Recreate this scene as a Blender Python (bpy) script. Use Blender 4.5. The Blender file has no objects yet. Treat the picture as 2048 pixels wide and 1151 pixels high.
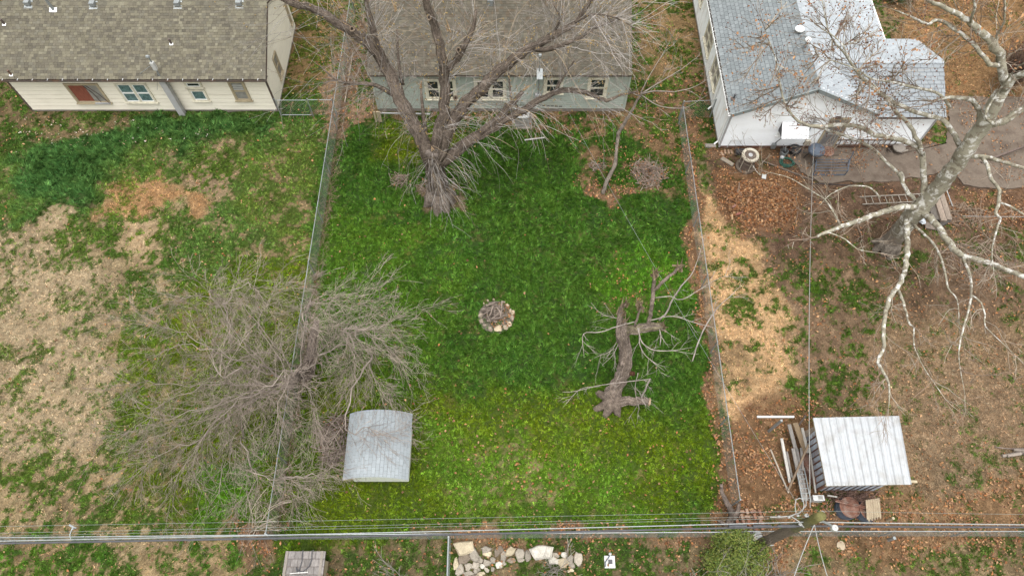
import bpy, math, random
import numpy as np

rnd = random.Random(11)
rng = np.random.default_rng(11)
scene = bpy.context.scene
COL = scene.collection
R = math.radians

# ------------------------------------------------------------------ camera, sky, sun, exposure
CAM_H = 27.0
FPX = 1390.0                       # focal length in pixels of the 2048 px wide photograph
TILT = math.atan(735 / FPX)        # tilt up from straight down
CT, ST = math.cos(TILT), math.sin(TILT)
cd = bpy.data.cameras.new('camera')
cam = bpy.data.objects.new('camera', cd)
COL.objects.link(cam)
cam.location = (0, 0, CAM_H)
cam.rotation_euler = (TILT, 0, 0)
cd.sensor_width = 36.0
cd.lens = FPX / 2048 * 36
cd.clip_start = 0.5
cd.clip_end = 3000
scene.camera = cam

SUN_EL, SUN_AZ = R(80), R(190)
world = bpy.data.worlds.new('World')
scene.world = world
world.use_nodes = True
wn = world.node_tree.nodes
wl = world.node_tree.links
wn.clear()
sky = wn.new('ShaderNodeTexSky')
sky.sky_type = 'NISHITA'
sky.sun_disc = False
sky.sun_elevation = SUN_EL
sky.sun_rotation = SUN_AZ
sky.air_density = 1.0
sky.dust_density = 6.0
sky.ozone_density = 1.0
hs = wn.new('ShaderNodeHueSaturation')
hs.inputs['Saturation'].default_value = 0.0
bg = wn.new('ShaderNodeBackground')
bg.inputs['Strength'].default_value = 0.15
wo = wn.new('ShaderNodeOutputWorld')
wl.new(sky.outputs[0], hs.inputs['Color'])
wl.new(hs.outputs[0], bg.inputs['Color'])
wl.new(bg.outputs[0], wo.inputs['Surface'])

sd = bpy.data.lights.new('sun', 'SUN')
sd.energy = 0.5
sd.angle = R(45)
sd.color = (1.0, 0.99, 0.97)
sun = bpy.data.objects.new('sun', sd)
COL.objects.link(sun)
sun.rotation_euler = (R(90) - SUN_EL, 0, R(180) - SUN_AZ + R(0))
scene.view_settings.view_transform = 'Standard'
scene.view_settings.look = 'None'
scene.view_settings.gamma = 1.0
scene.view_settings.use_curve_mapping = False
scene.view_settings.exposure = 1.15
scene.render.film_transparent = False
try:
    scene.cycles.max_bounces = 5
    scene.cycles.diffuse_bounces = 3
    scene.cycles.transparent_max_bounces = 8
except Exception:
    pass


# ------------------------------------------------------------------ measuring helper
def at(px, py, z=0.0):
    """Point at height z that the photograph shows at pixel (px, py)."""
    u = (px - 1024) / FPX
    v = -(py - 575.5) / FPX
    dx, dy, dz = u, v * CT + ST, v * ST - CT
    t = (z - CAM_H) / dz
    return np.array((dx * t, dy * t, z))


# ------------------------------------------------------------------ object helpers
ORG = {}


def props(o, label=None, cat=None, group=None, kind=None):
    if label: o['label'] = label
    if cat: o['category'] = cat
    if group: o['group'] = group
    if kind: o['kind'] = kind
    return o


def thing(name, loc, label, cat, group=None):
    o = bpy.data.objects.new(name, None)
    COL.objects.link(o)
    o.empty_display_size = 0.3
    o.location = tuple(float(a) for a in loc)
    ORG[o.name] = np.array(loc, float)
    return props(o, label, cat, group)


def mesh_np(name, verts, polys, mat, parent=None, cols=None, loc=None, smooth=False):
    """polys: list of int arrays, each (n,3) or (n,4). One linked mesh object."""
    verts = np.asarray(verts, float).reshape(-1, 3)
    if parent is not None:
        org = ORG[parent.name]
    else:
        org = np.zeros(3) if loc is None else np.array(loc, float)
    v = (verts - org).astype(np.float32)
    me = bpy.data.meshes.new(name)
    polys = [np.asarray(p, np.int32) for p in polys if len(p)]
    nl = sum(p.size for p in polys)
    npol = sum(len(p) for p in polys)
    me.vertices.add(len(v))
    me.vertices.foreach_set('co', v.ravel())
    me.loops.add(nl)
    me.loops.foreach_set('vertex_index', np.concatenate([p.ravel() for p in polys]))
    me.polygons.add(npol)
    sizes = np.concatenate([np.full(len(p), p.shape[1], np.int32) for p in polys])
    starts = np.concatenate(([0], np.cumsum(sizes)[:-1])).astype(np.int32)
    me.polygons.foreach_set('loop_start', starts)
    try:
        me.polygons.foreach_set('loop_total', sizes)
    except Exception:
        pass
    me.update(calc_edges=True)
    if cols is not None:
        c = np.asarray(cols, np.float32)
        if c.shape[1] == 3:
            c = np.concatenate([c, np.ones((len(c), 1), np.float32)], 1)
        a = me.attributes.new('Col', 'FLOAT_COLOR', 'POINT')
        a.data.foreach_set('color', c.ravel())
    me.polygons.foreach_set('use_smooth', np.full(npol, smooth, bool))
    if mat: me.materials.append(mat)
    me.validate()
    o = bpy.data.objects.new(name, me)
    COL.objects.link(o)
    if parent is not None:
        o.parent = parent
        ORG[o.name] = org
    else:
        o.location = tuple(org)
        ORG[o.name] = org
    return o


def unit(a):
    a = np.array(a, float)
    return a / (np.linalg.norm(a) + 1e-9)


X_, Y_, Z_ = np.array((1., 0, 0)), np.array((0, 1., 0)), np.array((0, 0, 1.))


class M:
    """Collects boxes, beams, tubes and quads; build() links them as ONE mesh object."""

    def __init__(self):
        self.v, self.q, self.t, self.c, self.n = [], [], [], [], 0

    def add(self, v, quads=(), tris=(), c=None):
        v = np.asarray(v, float).reshape(-1, 3)
        self.v.append(v)
        if len(quads): self.q.append(np.asarray(quads, np.int32) + self.n)
        if len(tris): self.t.append(np.asarray(tris, np.int32) + self.n)
        cc = np.asarray((1, 1, 1) if c is None else c, float)
        self.c.append(np.tile(cc, (len(v), 1)) if cc.ndim == 1 else cc)
        self.n += len(v)
        return self

    def hexa(self, p, c=None):
        """8 corners: bottom ring 0-3, top ring 4-7."""
        return self.add(p, [(3, 2, 1, 0), (4, 5, 6, 7), (0, 1, 5, 4), (1, 2, 6, 5), (2, 3, 7, 6), (3, 0, 4, 7)], c=c)

    def bbox(self, o, x, y, z, ax=X_, ay=Y_, az=Z_, c=None):
        """box in the frame (ax, ay, az) at o with ranges x, y, z"""
        o = np.array(o, float)
        P = lambda a, b, d: o + a * np.asarray(ax) + b * np.asarray(ay) + d * np.asarray(az)
        return self.hexa([P(x[0], y[0], z[0]), P(x[1], y[0], z[0]), P(x[1], y[1], z[0]), P(x[0], y[1], z[0]),
                          P(x[0], y[0], z[1]), P(x[1], y[0], z[1]), P(x[1], y[1], z[1]), P(x[0], y[1], z[1])], c)

    def box(self, ctr, size, rz=0.0, c=None):
        ax = np.array((math.cos(rz), math.sin(rz), 0)); ay = np.array((-math.sin(rz), math.cos(rz), 0))
        a, b, d = size[0] / 2, size[1] / 2, size[2] / 2
        return self.bbox(ctr, (-a, a), (-b, b), (-d, d), ax, ay, Z_, c)

    def beam(self, p, q, w, h, c=None, up=Z_):
        p, q = np.array(p, float), np.array(q, float)
        t = unit(q - p)
        s = np.cross(t, up)
        s = unit(s) if np.linalg.norm(s) > 1e-4 else np.array((1., 0, 0))
        u = np.cross(s, t)
        return self.bbox(p, (0, np.linalg.norm(q - p)), (-w / 2, w / 2), (-h / 2, h / 2), t, s, u, c)

    def tube(self, pts, r, n=8, c=None, cap=True, jit=0.0, crag=0.0):
        pts = np.asarray(pts, float)
        k = len(pts)
        r = np.broadcast_to(np.asarray(r, float), (k,))
        t = np.gradient(pts, axis=0)
        t /= (np.linalg.norm(t, axis=1, keepdims=True) + 1e-9)
        m = unit(pts[-1] - pts[0])
        ref = Z_ if abs(m[2]) < 0.8 else X_
        u = np.cross(t, ref); u /= (np.linalg.norm(u, axis=1, keepdims=True) + 1e-9)
        w = np.cross(t, u)
        a = np.arange(n) * (2 * math.pi / n)
        rr = r[:, None] * np.ones(n)
        if crag:                       # furrowed, twisting bark ridges and lumps
            L_ = np.concatenate(([0], np.cumsum(np.linalg.norm(np.diff(pts, axis=0), axis=1))))[:, None]
            ph = rng.uniform(0, 6.28, 4)
            rr = rr * (1 + crag * (.5 * np.sin(5 * a + L_ * 1.1 + ph[0]) + .45 * np.sin(9 * a - L_ * 1.7 + ph[1]) + .5 * np.sin(3 * a + L_ * 3.1 + ph[2]) + .35 * np.sin(2 * a - L_ * 6 + ph[3])))
        if jit:
            rr = rr * (1 + jit * rng.standard_normal((k, n)))
        v = pts[:, None, :] + rr[..., None] * (np.cos(a)[None, :, None] * u[:, None, :] + np.sin(a)[None, :, None] * w[:, None, :])
        i = np.arange(k - 1)[:, None] * n
        j = np.arange(n)[None, :]
        j2 = (j + 1) % n
        q = np.stack([i + j, i + j2, i + n + j2, i + n + j], -1).reshape(-1, 4)
        v = v.reshape(-1, 3)
        tr = []
        if cap:
            v = np.concatenate([v, pts[:1], pts[-1:]])
            jj = np.arange(n)
            tr = np.concatenate([np.stack([np.full(n, k * n), (jj + 1) % n, jj], -1),
                                 np.stack([np.full(n, k * n + 1), (k - 1) * n + jj, (k - 1) * n + (jj + 1) % n], -1)])
        if c is not None and np.ndim(c) == 2:
            c = np.repeat(np.asarray(c), n, 0)
            if cap: c = np.concatenate([c, c[:1], c[-1:]])
        return self.add(v, q, tr, c)

    def lathe(self, ctr, prof, n=16, c=None, ax=X_, ay=Y_, az=Z_):
        """prof: list of (radius, height)"""
        ctr = np.array(ctr, float)
        a = np.arange(n) * (2 * math.pi / n)
        v = []
        for r, h in prof:
            v.append(ctr + r * np.cos(a)[:, None] * ax + r * np.sin(a)[:, None] * ay + h * az)
        v = np.concatenate(v)
        k = len(prof)
        i = np.arange(k - 1)[:, None] * n; j = np.arange(n)[None, :]; j2 = (j + 1) % n
        q = np.stack([i + j, i + j2, i + n + j2, i + n + j], -1).reshape(-1, 4)
        return self.add(v, q, c=c)

    def blob(self, ctr, size, seed=0, rough=0.18, c=None, flat=None, n=7, rz=0.0):
        """rough rounded stone: a jittered sphere, cut flat below"""
        g = np.random.default_rng(seed)
        rows = max(3, n // 2 + 1)
        v = [np.array((0, 0, -1.))]
        for i in range(1, rows):
            ph = -math.pi / 2 + math.pi * i / rows
            for j in range(n):
                th = 2 * math.pi * (j + 0.5 * (i % 2)) / n
                v.append(np.array((math.cos(ph) * math.cos(th), math.cos(ph) * math.sin(th), math.sin(ph))))
        v.append(np.array((0, 0, 1.)))
        v = np.array(v)
        v = np.sign(v) * np.abs(v) ** 0.75
        v *= 1 + rough * g.standard_normal((len(v), 1))
        v = v * np.asarray(size) / 2
        cz, sz = math.cos(rz), math.sin(rz)
        v = np.stack([v[:, 0] * cz - v[:, 1] * sz, v[:, 0] * sz + v[:, 1] * cz, v[:, 2]], -1)
        tr, q = [], []
        for j in range(n):
            tr.append((0, 1 + (j + 1) % n, 1 + j))
        for i in range(rows - 2):
            for j in range(n):
                q.append((1 + i * n + j, 1 + i * n + (j + 1) % n, 1 + (i + 1) * n + (j + 1) % n, 1 + (i + 1) * n + j))
        last = len(v) - 1
        b = 1 + (rows - 2) * n
        for j in range(n):
            tr.append((b + j, b + (j + 1) % n, last))
        return self.add(v + np.array(ctr), q, tr, c)

    def build(self, name, mat, parent=None, loc=None, smooth=False, col=False):
        return mesh_np(name, np.concatenate(self.v), [np.concatenate(a) for a in (self.q, self.t) if a],
                       mat, parent, np.concatenate(self.c) if col else None, loc, smooth)


def stuff(o):
    o['kind'] = 'stuff'
    return o


def dup(root, loc, label=None):
    """a copy of a thing with copies of its parts and sub-parts"""
    r = root.copy(); COL.objects.link(r); r.location = tuple(float(a) for a in loc)
    ORG[r.name] = np.array(loc, float)
    if label: r['label'] = label
    for ch in list(root.children):
        k = ch.copy(); COL.objects.link(k); k.parent = r
        for g in list(ch.children):
            d = g.copy(); COL.objects.link(d); d.parent = k
    return r


# ------------------------------------------------------------------ materials
def vmat(name, rough=0.85, color=None, attr=True, n1=6.0, a1=0.25, n2=40.0, a2=0.2, bump=0.0, bscale=60.0, metal=0.0,
         stretch=(1, 1, 1), spec=0.3, tint=None, tamt=0.0, tscale=2.0):
    """Principled material: vertex colour (or one colour) times two layers of noise, optional stain tint and bump."""
    m = bpy.data.materials.new(name)
    m.use_nodes = True
    nt = m.node_tree; N = nt.nodes; L = nt.links
    b = N['Principled BSDF']
    b.inputs['Roughness'].default_value = rough
    b.inputs['Metallic'].default_value = metal
    if 'Specular IOR Level' in b.inputs: b.inputs['Specular IOR Level'].default_value = spec
    tc = N.new('ShaderNodeTexCoord'); mp = N.new('ShaderNodeMapping')
    mp.inputs['Scale'].default_value = stretch
    L.new(tc.outputs['Object'], mp.inputs['Vector'])
    if attr and color is None:
        a = N.new('ShaderNodeAttribute'); a.attribute_name = 'Col'; src = a.outputs['Color']
    else:
        a = N.new('ShaderNodeRGB'); a.outputs[0].default_value = (*(color or (0.5, 0.5, 0.5)), 1); src = a.outputs[0]
    if tint is not None:
        tn = N.new('ShaderNodeTexNoise'); tn.inputs['Scale'].default_value = tscale; tn.inputs['Detail'].default_value = 5
        L.new(mp.outputs[0], tn.inputs['Vector'])
        rp = N.new('ShaderNodeMapRange'); rp.inputs[1].default_value = 0.48; rp.inputs[2].default_value = 0.68
        rp.inputs[3].default_value = 0; rp.inputs[4].default_value = tamt
        L.new(tn.outputs[0], rp.inputs[0])
        mx = N.new('ShaderNodeMix'); mx.data_type = 'RGBA'
        L.new(rp.outputs[0], mx.inputs[0]); L.new(src, mx.inputs[6]); mx.inputs[7].default_value = (*tint, 1)
        src = mx.outputs[2]
    for sc, am in ((n1, a1), (n2, a2)):
        if not am: continue
        n = N.new('ShaderNodeTexNoise'); n.inputs['Scale'].default_value = sc; n.inputs['Detail'].default_value = 3
        L.new(mp.outputs[0], n.inputs['Vector'])
        r = N.new('ShaderNodeMapRange'); r.inputs[1].default_value = 0.25; r.inputs[2].default_value = 0.75
        r.inputs[3].default_value = 1 - am; r.inputs[4].default_value = 1 + am
        L.new(n.outputs[0], r.inputs[0])
        v = N.new('ShaderNodeVectorMath'); v.operation = 'SCALE'
        L.new(src, v.inputs[0]); L.new(r.outputs[0], v.inputs['Scale'])
        src = v.outputs[0]
    L.new(src, b.inputs['Base Color'])
    if bump:
        n = N.new('ShaderNodeTexNoise'); n.inputs['Scale'].default_value = bscale; n.inputs['Detail'].default_value = 4
        L.new(mp.outputs[0], n.inputs['Vector'])
        bp = N.new('ShaderNodeBump'); bp.inputs['Strength'].default_value = bump; bp.inputs['Distance'].default_value = 0.03
        L.new(n.outputs[0], bp.inputs['Height']); L.new(bp.outputs[0], b.inputs['Normal'])
    return m


MAT = dict(
    ground=vmat('ground', 0.97, n1=12.0, a1=0.28, n2=34.0, a2=0.5, bump=0.8, bscale=22, spec=0.0),
    blade=vmat('grass_blade', 0.9, n1=1.5, a1=0.08, n2=9, a2=0.1, spec=0.0),
    leaf=vmat('dead_leaf', 0.85, n1=4, a1=0.1, n2=30, a2=0.2, spec=0.15),
    bark=vmat('bark', 0.95, n1=8, a1=0.38, n2=30, a2=0.55, bump=1.0, bscale=20, stretch=(1, 1, 0.7), spec=0.0),
    sycbark=vmat('sycamore_bark', 0.85, n1=9, a1=0.12, n2=40, a2=0.15, bump=0.3, bscale=30, spec=0.15),
    twig=vmat('twig', 0.9, n1=3, a1=0.2, n2=20, a2=0.1, spec=0.1),
    shingle=vmat('asphalt_shingle', 0.95, n1=1.2, a1=0.07, n2=70, a2=0.22, spec=0.12),
    cream=vmat('cream_siding', 0.6, color=(0.80, 0.745, 0.625), n1=1.5, a1=0.04, n2=14, a2=0.04, tint=(0.5, 0.44, 0.34), tamt=0.25, tscale=1.2, stretch=(0.5, 0.5, 2.5)),
    sage=vmat('sage_siding', 0.75, color=(0.345, 0.385, 0.335), n1=2, a1=0.07, n2=18, a2=0.08, tint=(0.34, 0.31, 0.25), tamt=0.45, tscale=1.6, stretch=(0.6, 0.6, 2)),
    white=vmat('white_siding', 0.55, color=(0.88, 0.905, 0.92), n1=1.2, a1=0.03, n2=12, a2=0.04, tint=(0.6, 0.6, 0.57), tamt=0.25, tscale=1.0, stretch=(0.6, 0.6, 2)),
    stucco=vmat('white_weathered_siding', 0.85, color=(0.88, 0.90, 0.90), n1=3, a1=0.05, n2=30, a2=0.07, tint=(0.55, 0.5, 0.43), tamt=0.5, tscale=3.5, stretch=(1, 1, 0.25)),
    underlay=vmat('roof_underlay', 0.95, color=(0.10, 0.10, 0.105), a1=0.1, a2=0.1),
    dark=vmat('dark_backing', 0.95, color=(0.05, 0.045, 0.04), a1=0.1, a2=0.1),
    fascia=vmat('brown_metal', 0.6, color=(0.09, 0.07, 0.06), a1=0.2, a2=0.2, tint=(0.14, 0.07, 0.04), tamt=0.6),
    trimcream=vmat('cream_trim', 0.7, color=(0.62, 0.58, 0.46), a1=0.12, a2=0.1, tint=(0.3, 0.26, 0.2), tamt=0.4, tscale=5),
    trimtan=vmat('tan_trim', 0.7, color=(0.36, 0.30, 0.20), a1=0.15, a2=0.12),
    trimwhite=vmat('white_trim', 0.5, color=(0.78, 0.78, 0.76), a1=0.05, a2=0.05),
    glass=vmat('window_glass', 0.06, color=(0.025, 0.03, 0.03), a1=0.2, a2=0.0, spec=0.6),
    tealglass=vmat('curtained_glass', 0.1, color=(0.10, 0.16, 0.16), n1=5, a1=0.45, n2=14, a2=0.3, spec=0.6),
    greyglass=vmat('screened_glass', 0.25, color=(0.24, 0.23, 0.21), n1=4, a1=0.25, n2=40, a2=0.15, spec=0.5),
    redcurtain=vmat('red_curtain', 0.9, color=(0.20, 0.065, 0.04), n1=3, a1=0.3, n2=40, a2=0.15, stretch=(8, 1, 1)),
    galv=vmat('galvanised_steel', 0.45, color=(0.24, 0.255, 0.255), metal=0.3, a1=0.15, a2=0.12),
    mesh=vmat('fence_wire', 0.6, color=(0.20, 0.22, 0.20), metal=0.3, a1=0.15, a2=0),
    cable=vmat('cable', 0.6, color=(0.06, 0.06, 0.065), a1=0.2, a2=0),
    wire=vmat('aluminium_wire', 0.55, color=(0.26, 0.255, 0.24), metal=0.2, a1=0.12, a2=0),
    conc=vmat('concrete', 0.92, color=(0.118, 0.093, 0.072), n1=0.9, a1=0.16, n2=12, a2=0.14, bump=0.25, bscale=40, tint=(0.075, 0.055, 0.042), tamt=0.85, tscale=1.6, spec=0.15),
    block=vmat('block', 0.9, color=(0.20, 0.175, 0.15), a1=0.15, a2=0.15, bump=0.3),
    stone=vmat('limestone', 0.92, n1=4, a1=0.16, n2=24, a2=0.2, bump=0.6, bscale=14, spec=0.15),
    wood=vmat('weathered_wood', 0.92, n1=3, a1=0.18, n2=30, a2=0.28, bump=0.4, bscale=30, stretch=(1, 0.25, 1), spec=0.12),
    brick=vmat('old_brick', 0.95, n1=4, a1=0.2, n2=40, a2=0.25, bump=0.4, spec=0.1),
    wmetal=vmat('white_metal', 0.4, color=(0.325, 0.335, 0.345), n1=0.8, a1=0.03, n2=8, a2=0.04, tint=(0.23, 0.22, 0.20), tamt=0.6, tscale=2.6, spec=0.4),
    bluemetal=vmat('pale_blue_metal', 0.45, color=(0.42, 0.48, 0.55), n1=2, a1=0.1, n2=10, a2=0.12, tint=(0.2, 0.1, 0.06), tamt=0.7, tscale=3.5),
    rust=vmat('rusty_steel', 0.9, color=(0.13, 0.06, 0.04), n1=5, a1=0.35, n2=30, a2=0.35, tint=(0.24, 0.2, 0.17), tamt=0.5, tscale=4),
    black=vmat('black_enamel', 0.4, color=(0.018, 0.018, 0.02), a1=0.2, a2=0.1, spec=0.5),
    bluegrey=vmat('blue_grey_cover', 0.6, color=(0.07, 0.085, 0.11), a1=0.25, a2=0.15),
    hose=vmat('green_hose', 0.5, color=(0.02, 0.07, 0.05), a1=0.25, a2=0.1),
    awning=vmat('white_awning', 0.5, color=(0.72, 0.73, 0.74), a1=0.04, a2=0.04),
    ladderwood=vmat('grey_ladder', 0.8, color=(0.24, 0.215, 0.18), a1=0.2, a2=0.2),
    shedunder=vmat('grey_underlay', 0.95, color=(0.13, 0.14, 0.145), a1=0.1, a2=0.1),
    beige=vmat('beige_enamel', 0.5, color=(0.44, 0.40, 0.32), a1=0.08, a2=0.08, tint=(0.4, 0.33, 0.25), tamt=0.35, tscale=6),
    brownmesh=vmat('dark_brown_grille', 0.8, color=(0.10, 0.075, 0.06), a1=0.2, a2=0.3),
    pale=vmat('pale_metal', 0.5, color=(0.36, 0.36, 0.36), a1=0.12, a2=0.1, tint=(0.26, 0.23, 0.21), tamt=0.4, tscale=3),
    porc=vmat('white_ceramic', 0.3, color=(0.36, 0.36, 0.345), a1=0.05, a2=0.05),
    foil=vmat('shrub_leaf', 0.55, n1=2, a1=0.2, n2=12, a2=0.2, spec=0.3),
    strip=vmat('corrugated_fibre', 0.85, color=(0.32, 0.26, 0.18), n1=3, a1=0.12, n2=25, a2=0.16, tint=(0.19, 0.14, 0.10), tamt=0.4, tscale=4),
    plastic=vmat('white_plastic', 0.4, color=(0.43, 0.43, 0.415), a1=0.06, a2=0.06),
    moss=vmat('pole_wood', 0.95, n1=4, a1=0.18, n2=22, a2=0.3, bump=0.6, bscale=24, stretch=(2.5, 2.5, 0.3), spec=0.1),
)


# ------------------------------------------------------------------ noise on arrays
_tab = np.random.default_rng(5).random((256, 256))


def vnoise(x, y, sd=0):
    x = x + sd * 17.31; y = y + sd * 9.77
    xi = np.floor(x).astype(int); yi = np.floor(y).astype(int)
    fx = x - xi; fy = y - yi
    fx = fx * fx * (3 - 2 * fx); fy = fy * fy * (3 - 2 * fy)
    g = lambda a, b: _tab[a & 255, b & 255]
    return (g(xi, yi) * (1 - fx) + g(xi + 1, yi) * fx) * (1 - fy) + (g(xi, yi + 1) * (1 - fx) + g(xi + 1, yi + 1) * fx) * fy


def fbm(x, y, s, oc=4, sd=0):
    o = 0; a = 1.0; t = 0
    for i in range(oc):
        o = o + a * (vnoise(x * s * 2 ** i, y * s * 2 ** i, sd + i * 3) - 0.5)
        t += a * a; a *= 0.6
    n = o / (0.235 * math.sqrt(t))          # about unit variance
    return n


def rank(n):
    return 0.5 * (1 + np.tanh(0.8 * n))


def sm(a, b, x):
    t = np.clip((x - a) / (b - a), 0, 1)
    return t * t * (3 - 2 * t)


def polydist(x, y, poly):
    """signed distance (positive inside)"""
    p = np.asarray(poly, float)
    d = np.full(x.shape, 1e9); ins = np.zeros(x.shape, bool)
    for i in range(len(p)):
        a = p[i]; b = p[(i + 1) % len(p)]
        ex, ey = b - a
        wx, wy = x - a[0], y - a[1]
        t = np.clip((wx * ex + wy * ey) / (ex * ex + ey * ey + 1e-9), 0, 1)
        d = np.minimum(d, np.hypot(wx - t * ex, wy - t * ey))
        c = ((a[1] > y) != (b[1] > y))
        if abs(ey) > 1e-9:
            xx = a[0] + (y - a[1]) * ex / ey
            ins ^= c & (x < xx)
    return np.where(ins, d, -d)


# ================================================================== GROUND
# Ground cover regions, traced as outlines on the ground: soil colour, share of green, green colour,
# leaf litter per m2, blade length, dry straw blades per m2.
def rg(pts): return [at(px, py)[:2] for px, py in pts]


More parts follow.
